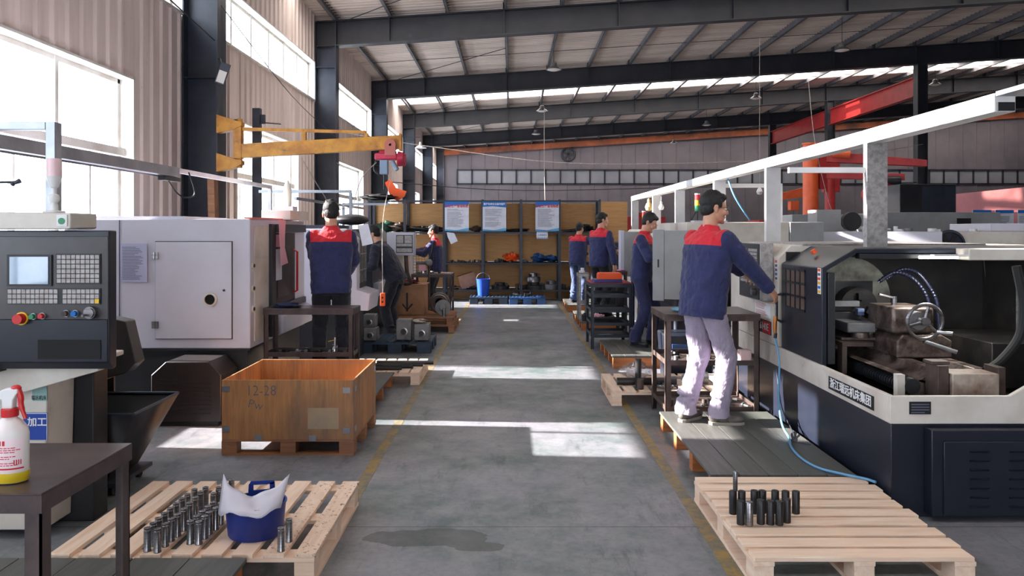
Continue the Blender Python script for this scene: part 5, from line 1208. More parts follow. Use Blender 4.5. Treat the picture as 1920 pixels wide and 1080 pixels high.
o = thing('cable_tray', 'thin white overhead rail beyond the standing worker by the window', 'cable tray', (-2.9, 11, 2.0))
mb = MB(); mb.box(-3.7, -2.35, 10.9, 10.95, 2.15, 2.19); mb.box(-2.38, -2.34, 10.9, 10.95, 0, 2.15); mb.build('portal_frame', M['alu'], o)
mb = MB(); mb.box(-3.2, -3.16, 10.96, 16.0, 2.05, 2.09); mb.box(-3.0, -2.2, 13.35, 13.39, 2.05, 2.09); mb.box(-3.04, -3.0, 13.35, 13.39, 0, 2.09); mb.build('thin_rail', M['alu'], o)
# ------------------------------------------------------------------ wall crane
zc_ = 3.18; yc_ = 11.25
o = thing('wall_jib_crane', 'worn yellow jib crane bracketed to the dark column by the windows', 'crane', (-4.3, yc_, 2.9))
for z in (2.62, 3.2):
    mb = MB(); mb.prism([(-4.43, z+.14), (-4.15, z+.05), (-4.05, z+.03), (-4.05, z-.03), (-4.2, z-.1), (-4.43, z-.14)], 'y', yc_-.07, yc_+.07); mb.cyl((-4.1, yc_, z-.08), (-4.1, yc_, z+.08), .04, n=12); mb.build('wall_bracket', M['crane_yellow'], o, bevel=.004)
mb = MB(); mb.box(-4.18, -4.06, yc_-.06, yc_+.06, 2.68, 3.16); mb.build('mast', M['crane_yellow'], o, bevel=.004)
mb = MB(); a0, a1 = -4.06, -1.68
for z0_, z1_ in ((2.70, 2.83), (2.84, 2.99)): pass
mb.add([(a0, yc_-.055, 2.69), (a1, yc_-.055, 2.83), (a1, yc_+.055, 2.83), (a0, yc_+.055, 2.69), (a0, yc_-.055, 2.90), (a1, yc_-.055, 3.03), (a1, yc_+.055, 3.03), (a0, yc_+.055, 2.90)], [(0, 1, 2, 3), (4, 5, 6, 7), (0, 1, 5, 4), (3, 2, 6, 7), (0, 3, 7, 4), (1, 2, 6, 5)])
mb.build('jib_arm', M['crane_yellow'], o, bevel=.004)
mb = MB(); mb.add([(a0, yc_-.03, 3.10), (-2.2, yc_-.03, 3.06), (-2.2, yc_+.03, 3.06), (a0, yc_+.03, 3.10), (a0, yc_-.03, 3.15), (-2.2, yc_-.03, 3.10), (-2.2, yc_+.03, 3.10), (a0, yc_+.03, 3.15)], [(0, 1, 2, 3), (4, 5, 6, 7), (0, 1, 5, 4), (3, 2, 6, 7), (0, 3, 7, 4), (1, 2, 6, 5)])
mb.box(-3.16, -3.1, yc_-.03, yc_+.03, 2.93, 3.08); mb.box(-2.22, -2.17, yc_-.03, yc_+.03, 3.0, 3.06); mb.build('tie_bar', M['crane_yellow'], o, bevel=.003)
mb = MB(); mb.box(-1.69, -1.66, yc_-.08, yc_+.08, 2.80, 3.05); mb.build('end_stop', M['crane_yellow'], o)
o = thing('electric_hoist', 'pinkish red electric hoist with grey gearbox hanging from the yellow jib', 'hoist', (-1.82, yc_, 2.6))
mb = MB(); mb.cyl((-1.82, yc_-.11, 2.88), (-1.82, yc_+.11, 2.88), .02, n=10); mb.cyl((-1.82, yc_-.11, 2.88), (-1.82, yc_-.06, 2.88), .085, n=20); mb.cyl((-1.82, yc_+.06, 2.88), (-1.82, yc_+.11, 2.88), .085, n=20); mb.box(-1.9, -1.74, yc_-.12, yc_-.1, 2.72, 2.86); mb.build('trolley', mk('dusty_red_trolley', rgb(186, 104, 92), rough=.5), o)
mb = MB(); mb.box(-2.06, -1.72, yc_-.08, yc_+.08, 2.66, 2.76); mb.box(-2.0, -1.74, yc_-.05, yc_+.05, 2.76, 2.80); hb = mb.build('hoist_body', M['pink_red'], o, bevel=.02)
mb = MB(); mb.cyl((-1.7, yc_-.1, 2.68), (-1.62, yc_-.1, 2.68), .1, .085, n=24); mb.cyl((-1.72, yc_-.02, 2.66), (-1.60, yc_-.02, 2.66), .1, .09, n=24); mb.build('motor_cap', M['pink_red'], hb)
mb = MB(); mb.box(-1.98, -1.86, yc_-.09, yc_+.02, 2.44, 2.655); mb.cyl((-1.8, yc_-.05, 2.64), (-1.72, yc_-.05, 2.5), .035, n=12); mb.build('gearbox', mk('grey_blue_gearbox', rgb(130, 150, 172), rough=.4), o, bevel=.01)
mb = MB(); mb.tube([(-2.05, yc_, 2.66), (-2.08, yc_, 2.52), (-2.0, yc_, 2.44), (-1.97, yc_, 2.5)], .012, 8, sub=5); mb.cyl((-1.92, yc_-.03, 2.44), (-1.92, yc_-.03, 2.22), .01, n=8); mb.build('hook', M['black'], o)
tube_thing('thin grey power cable looping from the hoist down to the machines', 'cable', 'cable', [(-2.0, 11.0, 2.6), (-2.2, 10.9, 2.35), (-2.3, 10.8, 1.95), (-2.36, 10.8, 1.75)], .006, M['rag'])
tube_thing('pale cable sagging between the yellow crane mast and the second dark column', 'cable', 'cable', [(-3.2, 11.35, 2.7), (-3.0, 11.8, 2.2), (-2.9, 12.3, 1.95), (-3.0, 14.5, 2.2), (-3.9, 17.5, 3.0), (-4.4, 18.75, 3.3)], .007, M['rag'])
tube_thing('thin steel wire strung from the first dark column towards the shelving', 'wire', 'wire', [(-4.4, 11.3, 5.0), (-4.42, 15, 4.3), (-4.45, 18.8, 3.95)], .007, M['black'])
tube_thing('dark wire crossing the beige wall above the large window', 'wire', 'wire', [(-4.9, 5.0, 5.85), (-4.7, 8, 5.05), (-4.46, 11.2, 4.45)], .009, M['black'])
tube_thing('long pale wire running across the hall above the shelving', 'wire', 'wire', [(-4.4, 18.9, 4.1), (-2.0, 19.3, 3.75), (2.0, 19.6, 3.35), (9.0, 21.5, 3.7), (14.3, 26, 4.6)], .01, M['rag'])
tube_thing('dark cable sagging across the hall under the strip windows', 'cable', 'cable', [(-4.4, 26, 3.3), (0, 27, 3.05), (6, 27, 3.15), (14.3, 26.4, 3.3)], .014, M['black'])
tube_thing('thin white wire hanging from the roof above the aisle end', 'wire', 'wire', [(.95, 22, 5.2), (.95, 22, 3.5), (.97, 21.9, 2.4)], .009, M['rag'])
tube_thing('thin pale wire dropping beside the orange crane pillar', 'wire', 'wire', [(6.75, 17, 5.0), (6.9, 17, 3.6), (7.4, 17.4, 2.2), (7.6, 17.4, 1.9)], .008, M['rag'])
tube_thing('blue air hose dropping from the white overhead tray', 'hose', 'air_hose', [(2.66, 9.2, 2.235), (2.72, 9.1, 2.0), (2.9, 9.1, 1.72)], .011, M['hose_blue'])
tube_thing('black cable drooping from the grey tray before the beige wall', 'cable', 'cable', [(-2.92, 6.35, 2.02), (-2.86, 6.35, 1.93), (-2.80, 6.4, 1.88), (-2.74, 6.45, 1.92), (-2.78, 6.42, 2.1)], .006, M['black'])
# floodlight on the first column
o = thing('flood_light', 'small floodlight with a pale lens bolted high on the first dark column', 'floodlight', (-4.2, 11.1, 3.95))
Mf = Matrix.Translation((-4.3, 11.1, 3.93)) @ Euler((R(10), R(18), R(20))).to_matrix().to_4x4()
mb = MB(); mb.box(-.07, .07, -.04, .02, -.16, .16, M=Mf); mb.build('lamp_body', M['steel_dark'], o, bevel=.004)
mb = MB(); mb.box(-.055, .055, -.046, -.0405, -.14, .04, M=Mf); mb.build('lens', M['lamp_lens'], o)
mb = MB(); mb.tube([(-4.42, 11.25, 4.18), (-4.35, 11.15, 4.16), (-4.3, 11.1, 4.05)], .012, 6); mb.build('bracket', M['steel_dark'], o)
# dark post standing by the second window and wooden plank
o = thing('steel_post', 'slim dark steel post with a small bracket in front of the second window', 'post', (-4.05, 12.0, 0)); mb = MB(); mb.box(-4.14, -4.02, 11.9, 12.0, 0, 3.55); mb.build('post_body', M['steel_dark'], o); mb = MB(); mb.box(-4.02, -3.95, 11.93, 11.97, 3.3, 3.45); mb.cyl((-3.95, 11.95, 3.32), (-3.7, 11.95, 3.3), .01, n=6); mb.build('bracket', M['steel_dark'], o)
mb = MB(); mb.prism([(-4.42, .0), (-4.32, 0), (-4.37, 2.35), (-4.47, 2.35)], 'y', 10.95, 11.1); o = mb.build('wooden_plank', M['pine_old']); tag(o, 'old brown plank leaning against the first dark column', 'plank')
# white wall lamp in the distance
o = thing('wall_lamp', 'white dish lamp on a bracket near the far columns', 'lamp', (-3.0, 24.5, 4.3)); mb = MB(); mb.lathe([(.04, .2), (.05, .1), (.2, 0), (.19, 0), (.03, .08)], n=20); mb.build('lamp_shade', M['white_pl'], o, local=True); mb = MB(); mb.tube([(0, 0, .2), (0, 0, .35), (-1.3, 0, .4)], .015, 6); mb.build('bracket', M['steel_dark'], o, local=True)
o = thing('ventilation_fan', 'round wall fan high on the far wall above the strip windows', 'fan', (3.7, YE-.12, 6.6)); mb = MB(); mb.torus((0, 0, 0), .42, .07, M=Matrix.Rotation(R(90), 4, 'X')); mb.build('fan_ring', M['rafter'], o, local=True); mb = MB()
for a in range(5): mb.cbox((.2*math.cos(a*1.257), .03, .2*math.sin(a*1.257)), (.34, .02, .14), ry=-a*1.257)
mb.build('fan_blade', M['rafter'], o, local=True)
# orange switch hanging on its wire
o = thing('pendant_switch', 'orange hoist push-button switch hanging on a thin wire', 'switch', (-1.54, 8.9, .7)); mb = MB(); mb.box(-.028, .028, -.02, .02, 0, .155); mb.build('switch_body', M['orange_pl'], o, local=True, bevel=.006)
mb = MB()
for i in range(2): mb.cyl((0, -.02, .05+.05*i), (0, -.027, .05+.05*i), .012, n=10)
mb.build('push_button', M['black'], o, local=True)
mb = MB(); mb.tube([(0, 0, .155), (0, 0, 1.0), (-.05, .9, 1.6), (-.25, 2.2, 1.9)], .004, 6, sub=4); mb.build('wire', M['rag'], o, local=True)
# clipboards and cloths near the second left machine
mb = MB(); mb.prism([(0, 0), (.12, .02), (.18, -.22), (.05, -.25)], 'y', 0, .006); o = mb.build('paper_sheet', M['paper'], None, local=True); o.location = (-1.86, 9.03, 1.66); tag(o, 'white paper sheets clipped to the slatted dark door machine', 'paper')

# ------------------------------------------------------------------ the shelving across the aisle
SY = 16.9; k_ = SY/F
ux = [(p-CX)*k_ for p in (693, 759, 833, 905, 977, 1049, 1124)]
sz = [.26, .87, 1.565, 2.28]
o = thing('storage_shelving', 'wide dark steel shelving with plywood backs closing off the aisle', 'shelving', (0, SY, 0))
for x in ux:
    for y in (SY, SY+.55):
        mb = MB(); mb.box(x-.03, x+.03, y-.03, y+.03, 0, 2.3); mb.build('upright', M['steel_dark'], o)
for z in sz:
    mb = MB(); mb.box(ux[0]-.03, ux[-1]+.03, SY-.036, SY-.0305, z-.04, z+.0); mb.box(ux[0], ux[-1], SY-.03, SY+.57, z-.012, z); mb.build('shelf_board', M['rafter'], o)
for i in range(6):
    for j in range(4):
        z0 = 0 if j == 0 else sz[j-1]; mb = MB(); mb.box(ux[i]+.02, ux[i+1]-.02, SY+.585, SY+.6, z0+.005, sz[j]-.05); mb.build('back_panel', M['ply_back'], o)
mb = MB(); mb.box(ux[-1]+.04, ux[-1]+.68, SY+.3, SY+.32, 0, 2.26); o = mb.build('plywood_sheet', M['ply_back']); tag(o, 'tall plain plywood sheet standing at the end of the shelving', 'plywood sheet')
def poster(label, px0, px1, py0, py1, hd, red=True, grp=True):
    y = SY-.06; x0, x1 = (px0-CX)*y/F, (px1-CX)*y/F; z1, z0 = H-(py0-CY)*y/F, H-(py1-CY)*y/F
    o = thing('wall_poster', label, 'poster', ((x0+x1)/2, y, z0)); mb = MB(); mb.box(x0, x1, y, y+.008, z0, z1); s_ = mb.build('poster_sheet', M['paper'], o)
    w_, h_ = x1-x0, z1-z0
    mb = MB(); mb.prism([(x0, z1), (x1, z1), (x1, z1-h_*(.1 if red else .2)), (x0+w_*.45, z1-h_*.12 if red else z1-h_*.16), (x0, z1-h_*(.2 if red else .18))], 'y', y-.002, y-.0005); mb.build('blue_header', M['ink_blue'], s_)
    mb = MB(); mb.prism([(x0, z0), (x1, z0), (x1, z0+h_*.1), (x0+w_*.5, z0+h_*.03), (x0, z0+h_*.06)], 'y', y-.002, y-.0005); mb.build('blue_footer', M['ink_sky'], s_)
    text('安全生产管理制度' if red else '数控车床安全操作规程', .075 if red else .055, ((x0+x1)/2, y-.004, z1-h_*(.16 if red else .09)), FY, M['ink_red'] if red else M['ink_white'], s_, bold=.001, sx=w_/.62 if red else w_/.6)
    mb = MB(); lines_mb(mb, (x0+w_*.1, y-.0015, z1-h_*.25), (1, 0, 0), (0, 0, 1), w_*.8, h_*.62, 20); mb.build('lettering', M['ink'], s_)
poster('blue and white poster with red title, first from the window side', 834, 879, 378, 433, 1)
poster('blue and white poster with blue title bar, middle of three', 905, 949, 378, 433, 0, red=False)
poster('blue and white poster with red title above the striped sign', 1004, 1048, 378, 433, 1)
y = SY-.09; x0, x1 = (1006-CX)*y/F, (1027-CX)*y/F; z0, z1 = H-(448-CY)*y/F, H-(434-CY)*y/F
o = thing('striped_sign', 'small white sign with blue and white striped edge below a poster', 'sign', ((x0+x1)/2, y, z0)); mb = MB(); mb.box(x0, x1, y, y+.01, z0, z1); s_ = mb.build('sign_board', M['ink_white'], o)
mb = MB()
for i in range(8):
    for zz in (z0, z1-.03):
        xx = x0+(x1-x0)*i/8; mb.prism([(xx, zz), (xx+.016, zz), (xx+.026, zz+.03), (xx+.01, zz+.03)], 'y', y-.002, y-.0005)
mb.build('stripe', M['ink_blue'], s_); text('工具摆放区', .05, ((x0+x1)/2, y-.003, (z0+z1)/2), FY, M['ink_blue'], s_, sx=.85)
mb = MB(); mb.prism([(-.0, 0), (.17, -.02), (.25, -.2), (.1, -.27), (.02, -.1)], 'y', 0, .006); o = mb.build('paper_sheet', M['paper'], None, local=True); o.location = ((838-CX)*k_, SY-.08, 1.56); tag(o, 'crooked white paper sheets pinned under the first poster', 'paper')
# things on the shelves
def shelf_x(px): return (px-CX)*k_
def lump(label, name, cat, px, z, r, m, seed, flat=.5, dy=.2, sx=1, group=None):
    mb = MB(); crumple(mb, (0, 0, 0), r, seed=seed, flat=flat); mb.v = [(a*sx, b, c) for a, b, c in mb.v]; f_ = mb.build(name, M[m], None, local=True); f_.location = (shelf_x(px), SY+dy, z+.0005); tag(f_, label, cat, group)
lump('orange bag on the second shelf of the shelving', 'orange_bag', 'bag', 960, sz[1], .17, 'orange_pl', 61, 1.0)
lump('blue plastic bag heap on the second shelf, first beside the upright', 'blue_bag', 'bag', 1012, sz[1], .17, 'blue_pallet', 62, .9)
lump('blue plastic bag heap on the second shelf, next to the larger heap', 'blue_bag', 'bag', 1036, sz[1], .14, 'blue_pallet', 63, .9)
lump('pale and blue cloth lying beside the orange bag', 'cloth', 'cloth', 978, sz[1], .15, 'rag', 64, .5)
lump('dark belt bundle on the top shelf before the plywood, by the worker in gloves', 'belt_bundle', 'belts', 795, sz[2], .2, 'rubber', 65, .5, sx=1.9)
lump('dark hose bundle on the top shelf next to the belts', 'hose_bundle', 'hoses', 815, sz[2], .15, 'black', 66, .6, sx=1.5, dy=.35)
lump('dark wire bundle on the top shelf between the second and third posters', 'wire_bundle', 'wires', 968, sz[2], .17, 'black', 67, .35, sx=1.6)
lump('dark cable heap on the top shelf near the third worker', 'cable_bundle', 'cables', 1098, sz[2], .15, 'black', 68, .9, sx=1.2)
lump('flat navy cloth under the dark cable heap', 'cloth', 'cloth', 1075, sz[2], .18, 'mach_navy', 69, .3, sx=1.4, dy=.1)
lump('brown object wrapped in cloth between the first two posters', 'wrapped_part', 'part', 892, sz[2], .14, 'rusty', 70, .8)
lump('green net crumpled on the top shelf at the window end', 'green_net', 'net', 722, sz[2], .2, 'net', 71, 1.0)
lump('grey canvas heap beside the green net', 'canvas', 'cloth', 745, sz[2], .2, 'rusty', 72, .9)
lump('black rolled tarpaulin lying on top of the shelving', 'tarpaulin', 'tarpaulin', 705, sz[3], .28, 'rubber', 73, .45, sx=1.4)
o = thing('cardboard_box', 'tilted brown cardboard box on the lowest shelf', 'box', (shelf_x(880), SY+.2, sz[0])); mb = MB(); mb.box(-.2, .18, -.12, .15, .0, .3, M=Matrix.Translation((0, 0, .06)) @ Euler((0, R(-18), R(12))).to_matrix().to_4x4()); mb.build('box_body', M['card'], o, local=True)
mb = MB(); mb.box(-.02, .3, -.11, .13, .0, .01, M=Matrix.Translation((-.35, 0, .02)) @ Euler((0, R(-8), 0)).to_matrix().to_4x4()); mb.build('box_flap', M['card'], o, local=True)
small_bits('dark machined part on the middle shelf of the shelving', ux[2]+.1, ux[4], SY+.05, SY+.3, sz[1]+.001, 40, seed=81, s=.05, mats=('rusty', 'dark_bar'), name='machined_part')
small_bits('dark machined part on the lowest shelf of the shelving', ux[2]+.1, ux[6]-.1, SY+.05, SY+.4, sz[0]+.001, 46, seed=82, s=.075, mats=('cast', 'dark_bar', 'dark_bar', 'rusty'), name='machined_part')
def chuck(label, px, z, r, h, dy=.2, m='cast'):
    o = thing('lathe_chuck', label, 'chuck', (shelf_x(px), SY+dy, z)); mb = MB(); mb.lathe([(0, 0), (r, 0), (r, h*.5), (r*.96, h*.55), (r*.6, h*.6), (r*.55, h), (0, h)], n=28); mb.build('chuck_body', M[m], o, local=True)
    mb = MB()
    for a in range(3): mb.cbox((r*.6*math.cos(a*2.09), r*.6*math.sin(a*2.09), h*.72), (r*.6, r*.2, h*.35), rz=a*2.09)
    mb.build('jaw', M['dark_bar'], o, local=True)
chuck('large grey lathe chuck on the lowest shelf, bottom of two stacked', 1001, sz[0], .23, .16, m='dark_bar')
chuck('bright lathe chuck resting on the large one', 1000, sz[0]+.165, .17, .2, m='bare_steel')
chuck('grey lathe chuck on the lowest shelf near the last upright', 1033, sz[0], .18, .2)
chuck('low dark chuck beside the blue bucket', 937, sz[0], .2, .15, m='dark_bar')
o = thing('blue_bucket', 'blue plastic bucket standing before the shelving on the dusty blue pallet', 'bucket', (shelf_x(906)*.985, SY-.3, .151)); mb = MB(); mb.lathe([(0, 0), (.115, 0), (.15, .36), (.157, .362), (.157, .372), (.145, .372), (.112, .01), (0, .01)], n=28); mb.build('bucket_body', mk('bright_blue_plastic', rgb(30, 78, 190), rough=.4), o, local=True)
mb = MB(); mb.torus((0, 0, .36), .15, .004, M=Matrix.Rotation(R(100), 4, 'X'), arc=.5, n=20); mb.build('handle', M['galv'], o, local=True)
plastic_pallet('dusty dark blue pallet at the foot of the shelving, under the blue bucket', -.92, -.1, 16.0+.15, 16.78, 'blue_dirty')
plastic_pallet('bright blue plastic pallet at the foot of the shelving', -.06, .72, 16.1, 16.75, 'blue_pallet')
small_bits('short bar or bottle standing on the blue pallets before the shelving', -.1, .5, 16.3, 16.6, .151, 6, seed=83, s=.07, name='short_bar', mats=('cast', 'dark_bar'))
# orange and white cloth behind on top
mb = MB(); mb.prism([(-.25, .42), (-.12, .5), (.0, .3), (.25, .22), (.2, .1), (.05, 0), (-.1, .05), (-.2, .3)], 'y', 0, .03); o = mb.build('orange_cloth', M['orange_pl'], None, local=True); o.location = (shelf_x(738), SY+.3, 2.281); tag(o, 'orange and white cloth draped on top of the shelving at the window end', 'cloth')

# ------------------------------------------------------------------ cranes and clutter in the far half of the hall
o = thing('pillar_jib_crane', 'orange pillar crane, near thick pillar with red arm and hoist', 'crane', (7.2, 18, 0))
mb = MB(); mb.cyl((7.2, 18, 0), (7.2, 18, 3.66), .18, n=32); mb.cyl((7.2, 18, 3.66), (7.2, 18, 3.7), .2, n=32); mb.cyl((7.2, 18, 0), (7.2, 18, .04), .4, n=24); mb.build('pillar', M['orange'], o)
mb = MB(); mb.box(7.38, 7.55, 17.9, 18.1, 2.6, 3.5); mb.build('pivot_bracket', M['red_paint'], o, bevel=.01)
mb = MB(); mb.add([(7.5, 17.92, 3.25), (9.4, 16.9, 3.05), (9.4, 17.1, 3.05), (7.5, 18.12, 3.25), (7.5, 17.92, 3.5), (9.4, 16.9, 3.2), (9.4, 17.1, 3.2), (7.5, 18.12, 3.5)], [(0, 1, 2, 3), (4, 5, 6, 7), (0, 1, 5, 4), (3, 2, 6, 7), (0, 3, 7, 4), (1, 2, 6, 5)])
mb.add([(7.5, 17.92, 2.85), (9.0, 17.1, 2.75), (9.0, 17.25, 2.75), (7.5, 18.12, 2.85), (7.5, 17.92, 3.0), (9.0, 17.1, 2.9), (9.0, 17.25, 2.9), (7.5, 18.12, 3.0)], [(0, 1, 2, 3), (4, 5, 6, 7), (0, 1, 5, 4), (3, 2, 6, 7), (0, 3, 7, 4), (1, 2, 6, 5)])
mb.build('jib_arm', M['red_paint'], o, bevel=.006)
mb = MB(); mb.cyl((7.6, 17.7, 3.42), (7.95, 17.55, 3.38), .09, n=16); mb.build('slew_motor', M['orange'], o)
o = thing('electric_hoist', 'black and red hoist with round fan cover under the near red arm', 'hoist', (8.4, 17.2, 2.4))
mb = MB(); mb.cyl((8.3, 17.1, 2.42), (8.3, 17.4, 2.42), .18, n=24); mb.box(8.5, 8.75, 17.1, 17.4, 2.3, 2.72); mb.build('hoist_body', M['red_paint'], o, bevel=.01)
mb = MB(); mb.torus((8.3, 17.09, 2.42), .14, .02, M=Matrix.Rotation(R(90), 4, 'X')); mb.torus((8.3, 17.09, 2.42), .07, .012, M=Matrix.Rotation(R(90), 4, 'X')); mb.build('fan_cover', M['alu'], o)
mb = MB(); mb.cyl((8.6, 17.2, 2.74), (8.9, 17.1, 2.74), .11, n=18); mb.build('trolley', M['black'], o); mb = MB(); mb.cyl((8.6, 17.2, 2.3), (8.6, 17.2, 1.9), .012, n=8); mb.build('hook', M['black'], o)
o = thing('pillar_jib_crane', 'thinner red pillar crane behind the thick orange pillar', 'crane', (9.1, 21.5, 0)); mb = MB(); mb.cyl((9.15, 21.5, 0), (9.15, 21.5, 3.2), .14, n=24); mb.build('pillar', M['red_paint'], o); mb = MB(); mb.box(8.95, 9.4, 21.4, 21.6, 2.7, 3.75); mb.build('pivot_bracket', M['red_paint'], o, bevel=.01)
o = thing('pillar_jib_crane', 'distant orange pillar crane whose slim arm points towards the aisle', 'crane', (10.6, 26, 0)); mb = MB(); mb.cyl((10.4, 26, 0), (10.4, 26, 3.2), .16, n=24); mb.build('pillar', M['orange'], o)
mb = MB(); mb.add([(9.15, 25.9, 2.63), (10.3, 25.9, 2.78), (10.3, 26.1, 2.78), (9.15, 26.1, 2.63), (9.15, 25.9, 2.85), (10.3, 25.9, 3.13), (10.3, 26.1, 3.13), (9.15, 26.1, 2.85)], [(0, 1, 2, 3), (4, 5, 6, 7), (0, 1, 5, 4), (3, 2, 6, 7), (0, 3, 7, 4), (1, 2, 6, 5)]); mb.build('jib_arm', M['orange'], o)
o = thing('electric_hoist', 'small orange hoist under the slim distant orange arm', 'hoist', (9.8, 26, 2.3)); mb = MB(); mb.box(9.65, 9.95, 25.85, 26.15, 2.3, 2.62); mb.build('hoist_body', M['orange'], o, bevel=.02); mb = MB(); mb.cyl((9.8, 26, 1.8), (9.8, 26, 2.3), .015, n=6); mb.build('hook', M['black'], o)
# signal towers
def tower(label, x, y, zb_, s):
    o = thing('signal_tower', label, 'signal tower', (x, y, zb_)); mb = MB(); mb.cyl((0, 0, 0), (0, 0, .12*s), .012*s, n=8); mb.build('stem', M['black'], o, local=True)
    for i, c_ in enumerate(('green', 'yellow_pl', 'red')):
        mb = MB(); mb.cyl((0, 0, (.12+.07*i)*s), (0, 0, (.188+.07*i)*s), .034*s, n=18); mb.build('signal_lens', M[c_], o, local=True)
    mb = MB(); mb.cyl((0, 0, .33*s), (0, 0, .345*s), .035*s, n=18); mb.build('cap', M['white_pl'], o, local=True)
tower('red yellow green signal tower just behind the head of the tall worker', 2.26, 9.1, 1.722, .95)
tower('red yellow green signal tower beyond the worker at the grey pendant', 2.26, 12.8, 1.62, .9)
def bulb(label, x, y, z, m='white_pl', s=1, top=2.23):
    o = thing('hanging_bulb', label, 'bulb', (x, y, z)); mb = MB(); mb.lathe([(0, -.06), (.035, -.05), (.05, -.01), (.035, .03), (.02, .05), (.02, .09), (0, .09)], n=18); mb.v = [(a*s, b*s, c*s) for a, b, c in mb.v]; mb.build('bulb_glass', M[m], o, local=True)
    mb = MB(); mb.cyl((0, 0, .08*s), (0, 0, top-z), .004, n=6); mb.build('wire', M['rag'], o, local=True)
M['warm_plastic'] = mk('warm_cream_plastic', rgb(226, 192, 130), rough=.4)
bulb('cream bottle-shaped bulb hanging from the white tray near the plywood sheet', 2.62, 14.3, 2.06, 'warm_plastic', 1.5)
bulb('white bulb hanging beyond the cream one by the white tray', 2.66, 13.3, 2.02)
bulb('white bulb hanging near the dark hall columns by the distant orange arm', 6.3, 19, 2.6, 'white_pl', 1.6, top=6.5)
# work lamp on flexible arm by the post
o = thing('work_lamp', 'black jointed work lamp clamped behind the grey pendant cabinet', 'lamp', (2.25, 9.2, 1.71)); mb = MB(); mb.tube([(2.2, 9.2, 1.721), (2.28, 9.2, 1.85), (2.34, 9.2, 1.95)], .012, 8); mb.build('lamp_arm', M['black'], o); mb = MB(); mb.cyl((2.32, 9.2, 1.99), (2.39, 9.15, 1.93), .02, .045, n=14); mb.build('lamp_head', M['black'], o)
o.location = o.location
# far boxes and red containers on the other side of the hall
rnd = random.Random(77)
FAR = [('red stacked crate row far beyond the white tray', 'red_crate', 'crate', 5.2, 30, 1.6, 1.2, 2.3, 'red_paint'), ('dark machine far down the hall near the first hall column', 'far_machine', 'machine', 8.8, 33, 2.2, 1.6, 1.9, 'mach_black'),
       ('red machine frame far down the hall beyond the orange pillar', 'far_machine', 'machine', 12.0, 33, 2.6, 1.5, 2.2, 'red_paint'), ('pale machine far down the hall right of the aisle', 'far_machine', 'machine', 6.0, 24, 2.0, 1.6, 1.75, 'mach_grey'),
       ('long grey machine between the pillars and the sunlit machine', 'far_machine', 'machine', 8.4, 19.5, 3.0, 1.4, 1.8, 'mach_grey'), ('dark bench machine beyond the grey pendant cabinets', 'far_machine', 'machine', 4.6, 17.5, 2.4, 1.5, 1.65, 'steel_dark'),
       ('white machine with grey roof beyond the second lathe', 'far_machine', 'machine', 5.9, 15.2, 1.6, 1.4, 1.7, 'mach_cream')]
for lb_, nm, ct, x, y, w_, d_, h_, m_ in FAR:
    o = thing(nm, lb_, ct, (x, y, 0)); mb = MB(); mb.box(-w_/2, w_/2, -d_/2, d_/2, .0, h_*.4); mb.build('machine_base' if ct == 'machine' else 'lower_crate', M['mach_black'] if ct == 'machine' else M[m_], o, local=True, bevel=.01)
    mb = MB(); mb.box(-w_/2-.04, w_/2+.04, -d_/2-.04, d_/2+.04, h_*.405, h_*.93); mb.box(-w_*.2, w_*.25, -d_/2, d_/2, h_*.93, h_); mb.build('machine_housing' if ct == 'machine' else 'upper_crate', M[m_], o, local=True, bevel=.02)
# ------------------------------------------------------------------ people
t = NT('warm_skin'); t.set('Base Color', t.mix(t.ramp(t.noise(14, 4), .4, .7), rgb(206, 156, 130), rgb(190, 136, 112))); t.set('Roughness', .5); t.set('Subsurface Weight', .08); M['skin'] = t.m
M['hair'] = mk('black_hair', rgb(14, 12, 14), rgb(26, 23, 25), rough=.65, scale=60, stretch=(1, 1, .2), bump=.5, bscale=120)
def cloth_mat(name, a, b, sc=16):
    t = NT(name); t.set('Base Color', t.mix(t.ramp(t.noise(9, 5), .4, .7), a, b)); t.set('Roughness', .85); t.set('Sheen Weight', .15)
    t.bump(t.noise(sc, 3, .55, t.mapping((1, 1, .55)), 1.2), .55, .02); return t.m
M['trouser_grey'] = cloth_mat('mauve_grey_work_trousers', rgb(158, 146, 166), rgb(142, 130, 150))
M['trouser_navy'] = cloth_mat('navy_work_trousers', rgb(36, 40, 82), rgb(30, 34, 70))
M['trouser_dark'] = cloth_mat('near_black_trousers', rgb(26, 26, 36), rgb(32, 32, 42))
M['jean'] = cloth_mat('blue_jeans', rgb(58, 76, 112), rgb(48, 64, 98))
M['jacket_dark'] = cloth_mat('dark_navy_jacket', rgb(24, 28, 46), rgb(30, 34, 54))
M['shoe_grey'] = mk('dusty_grey_shoe', rgb(112, 106, 100), rgb(76, 70, 68), rough=.7, scale=12)
M['shoe_black'] = mk('black_work_shoe', rgb(30, 30, 36), rough=.6)
M['sole'] = mk('pale_sole', rgb(150, 142, 132), rough=.8)
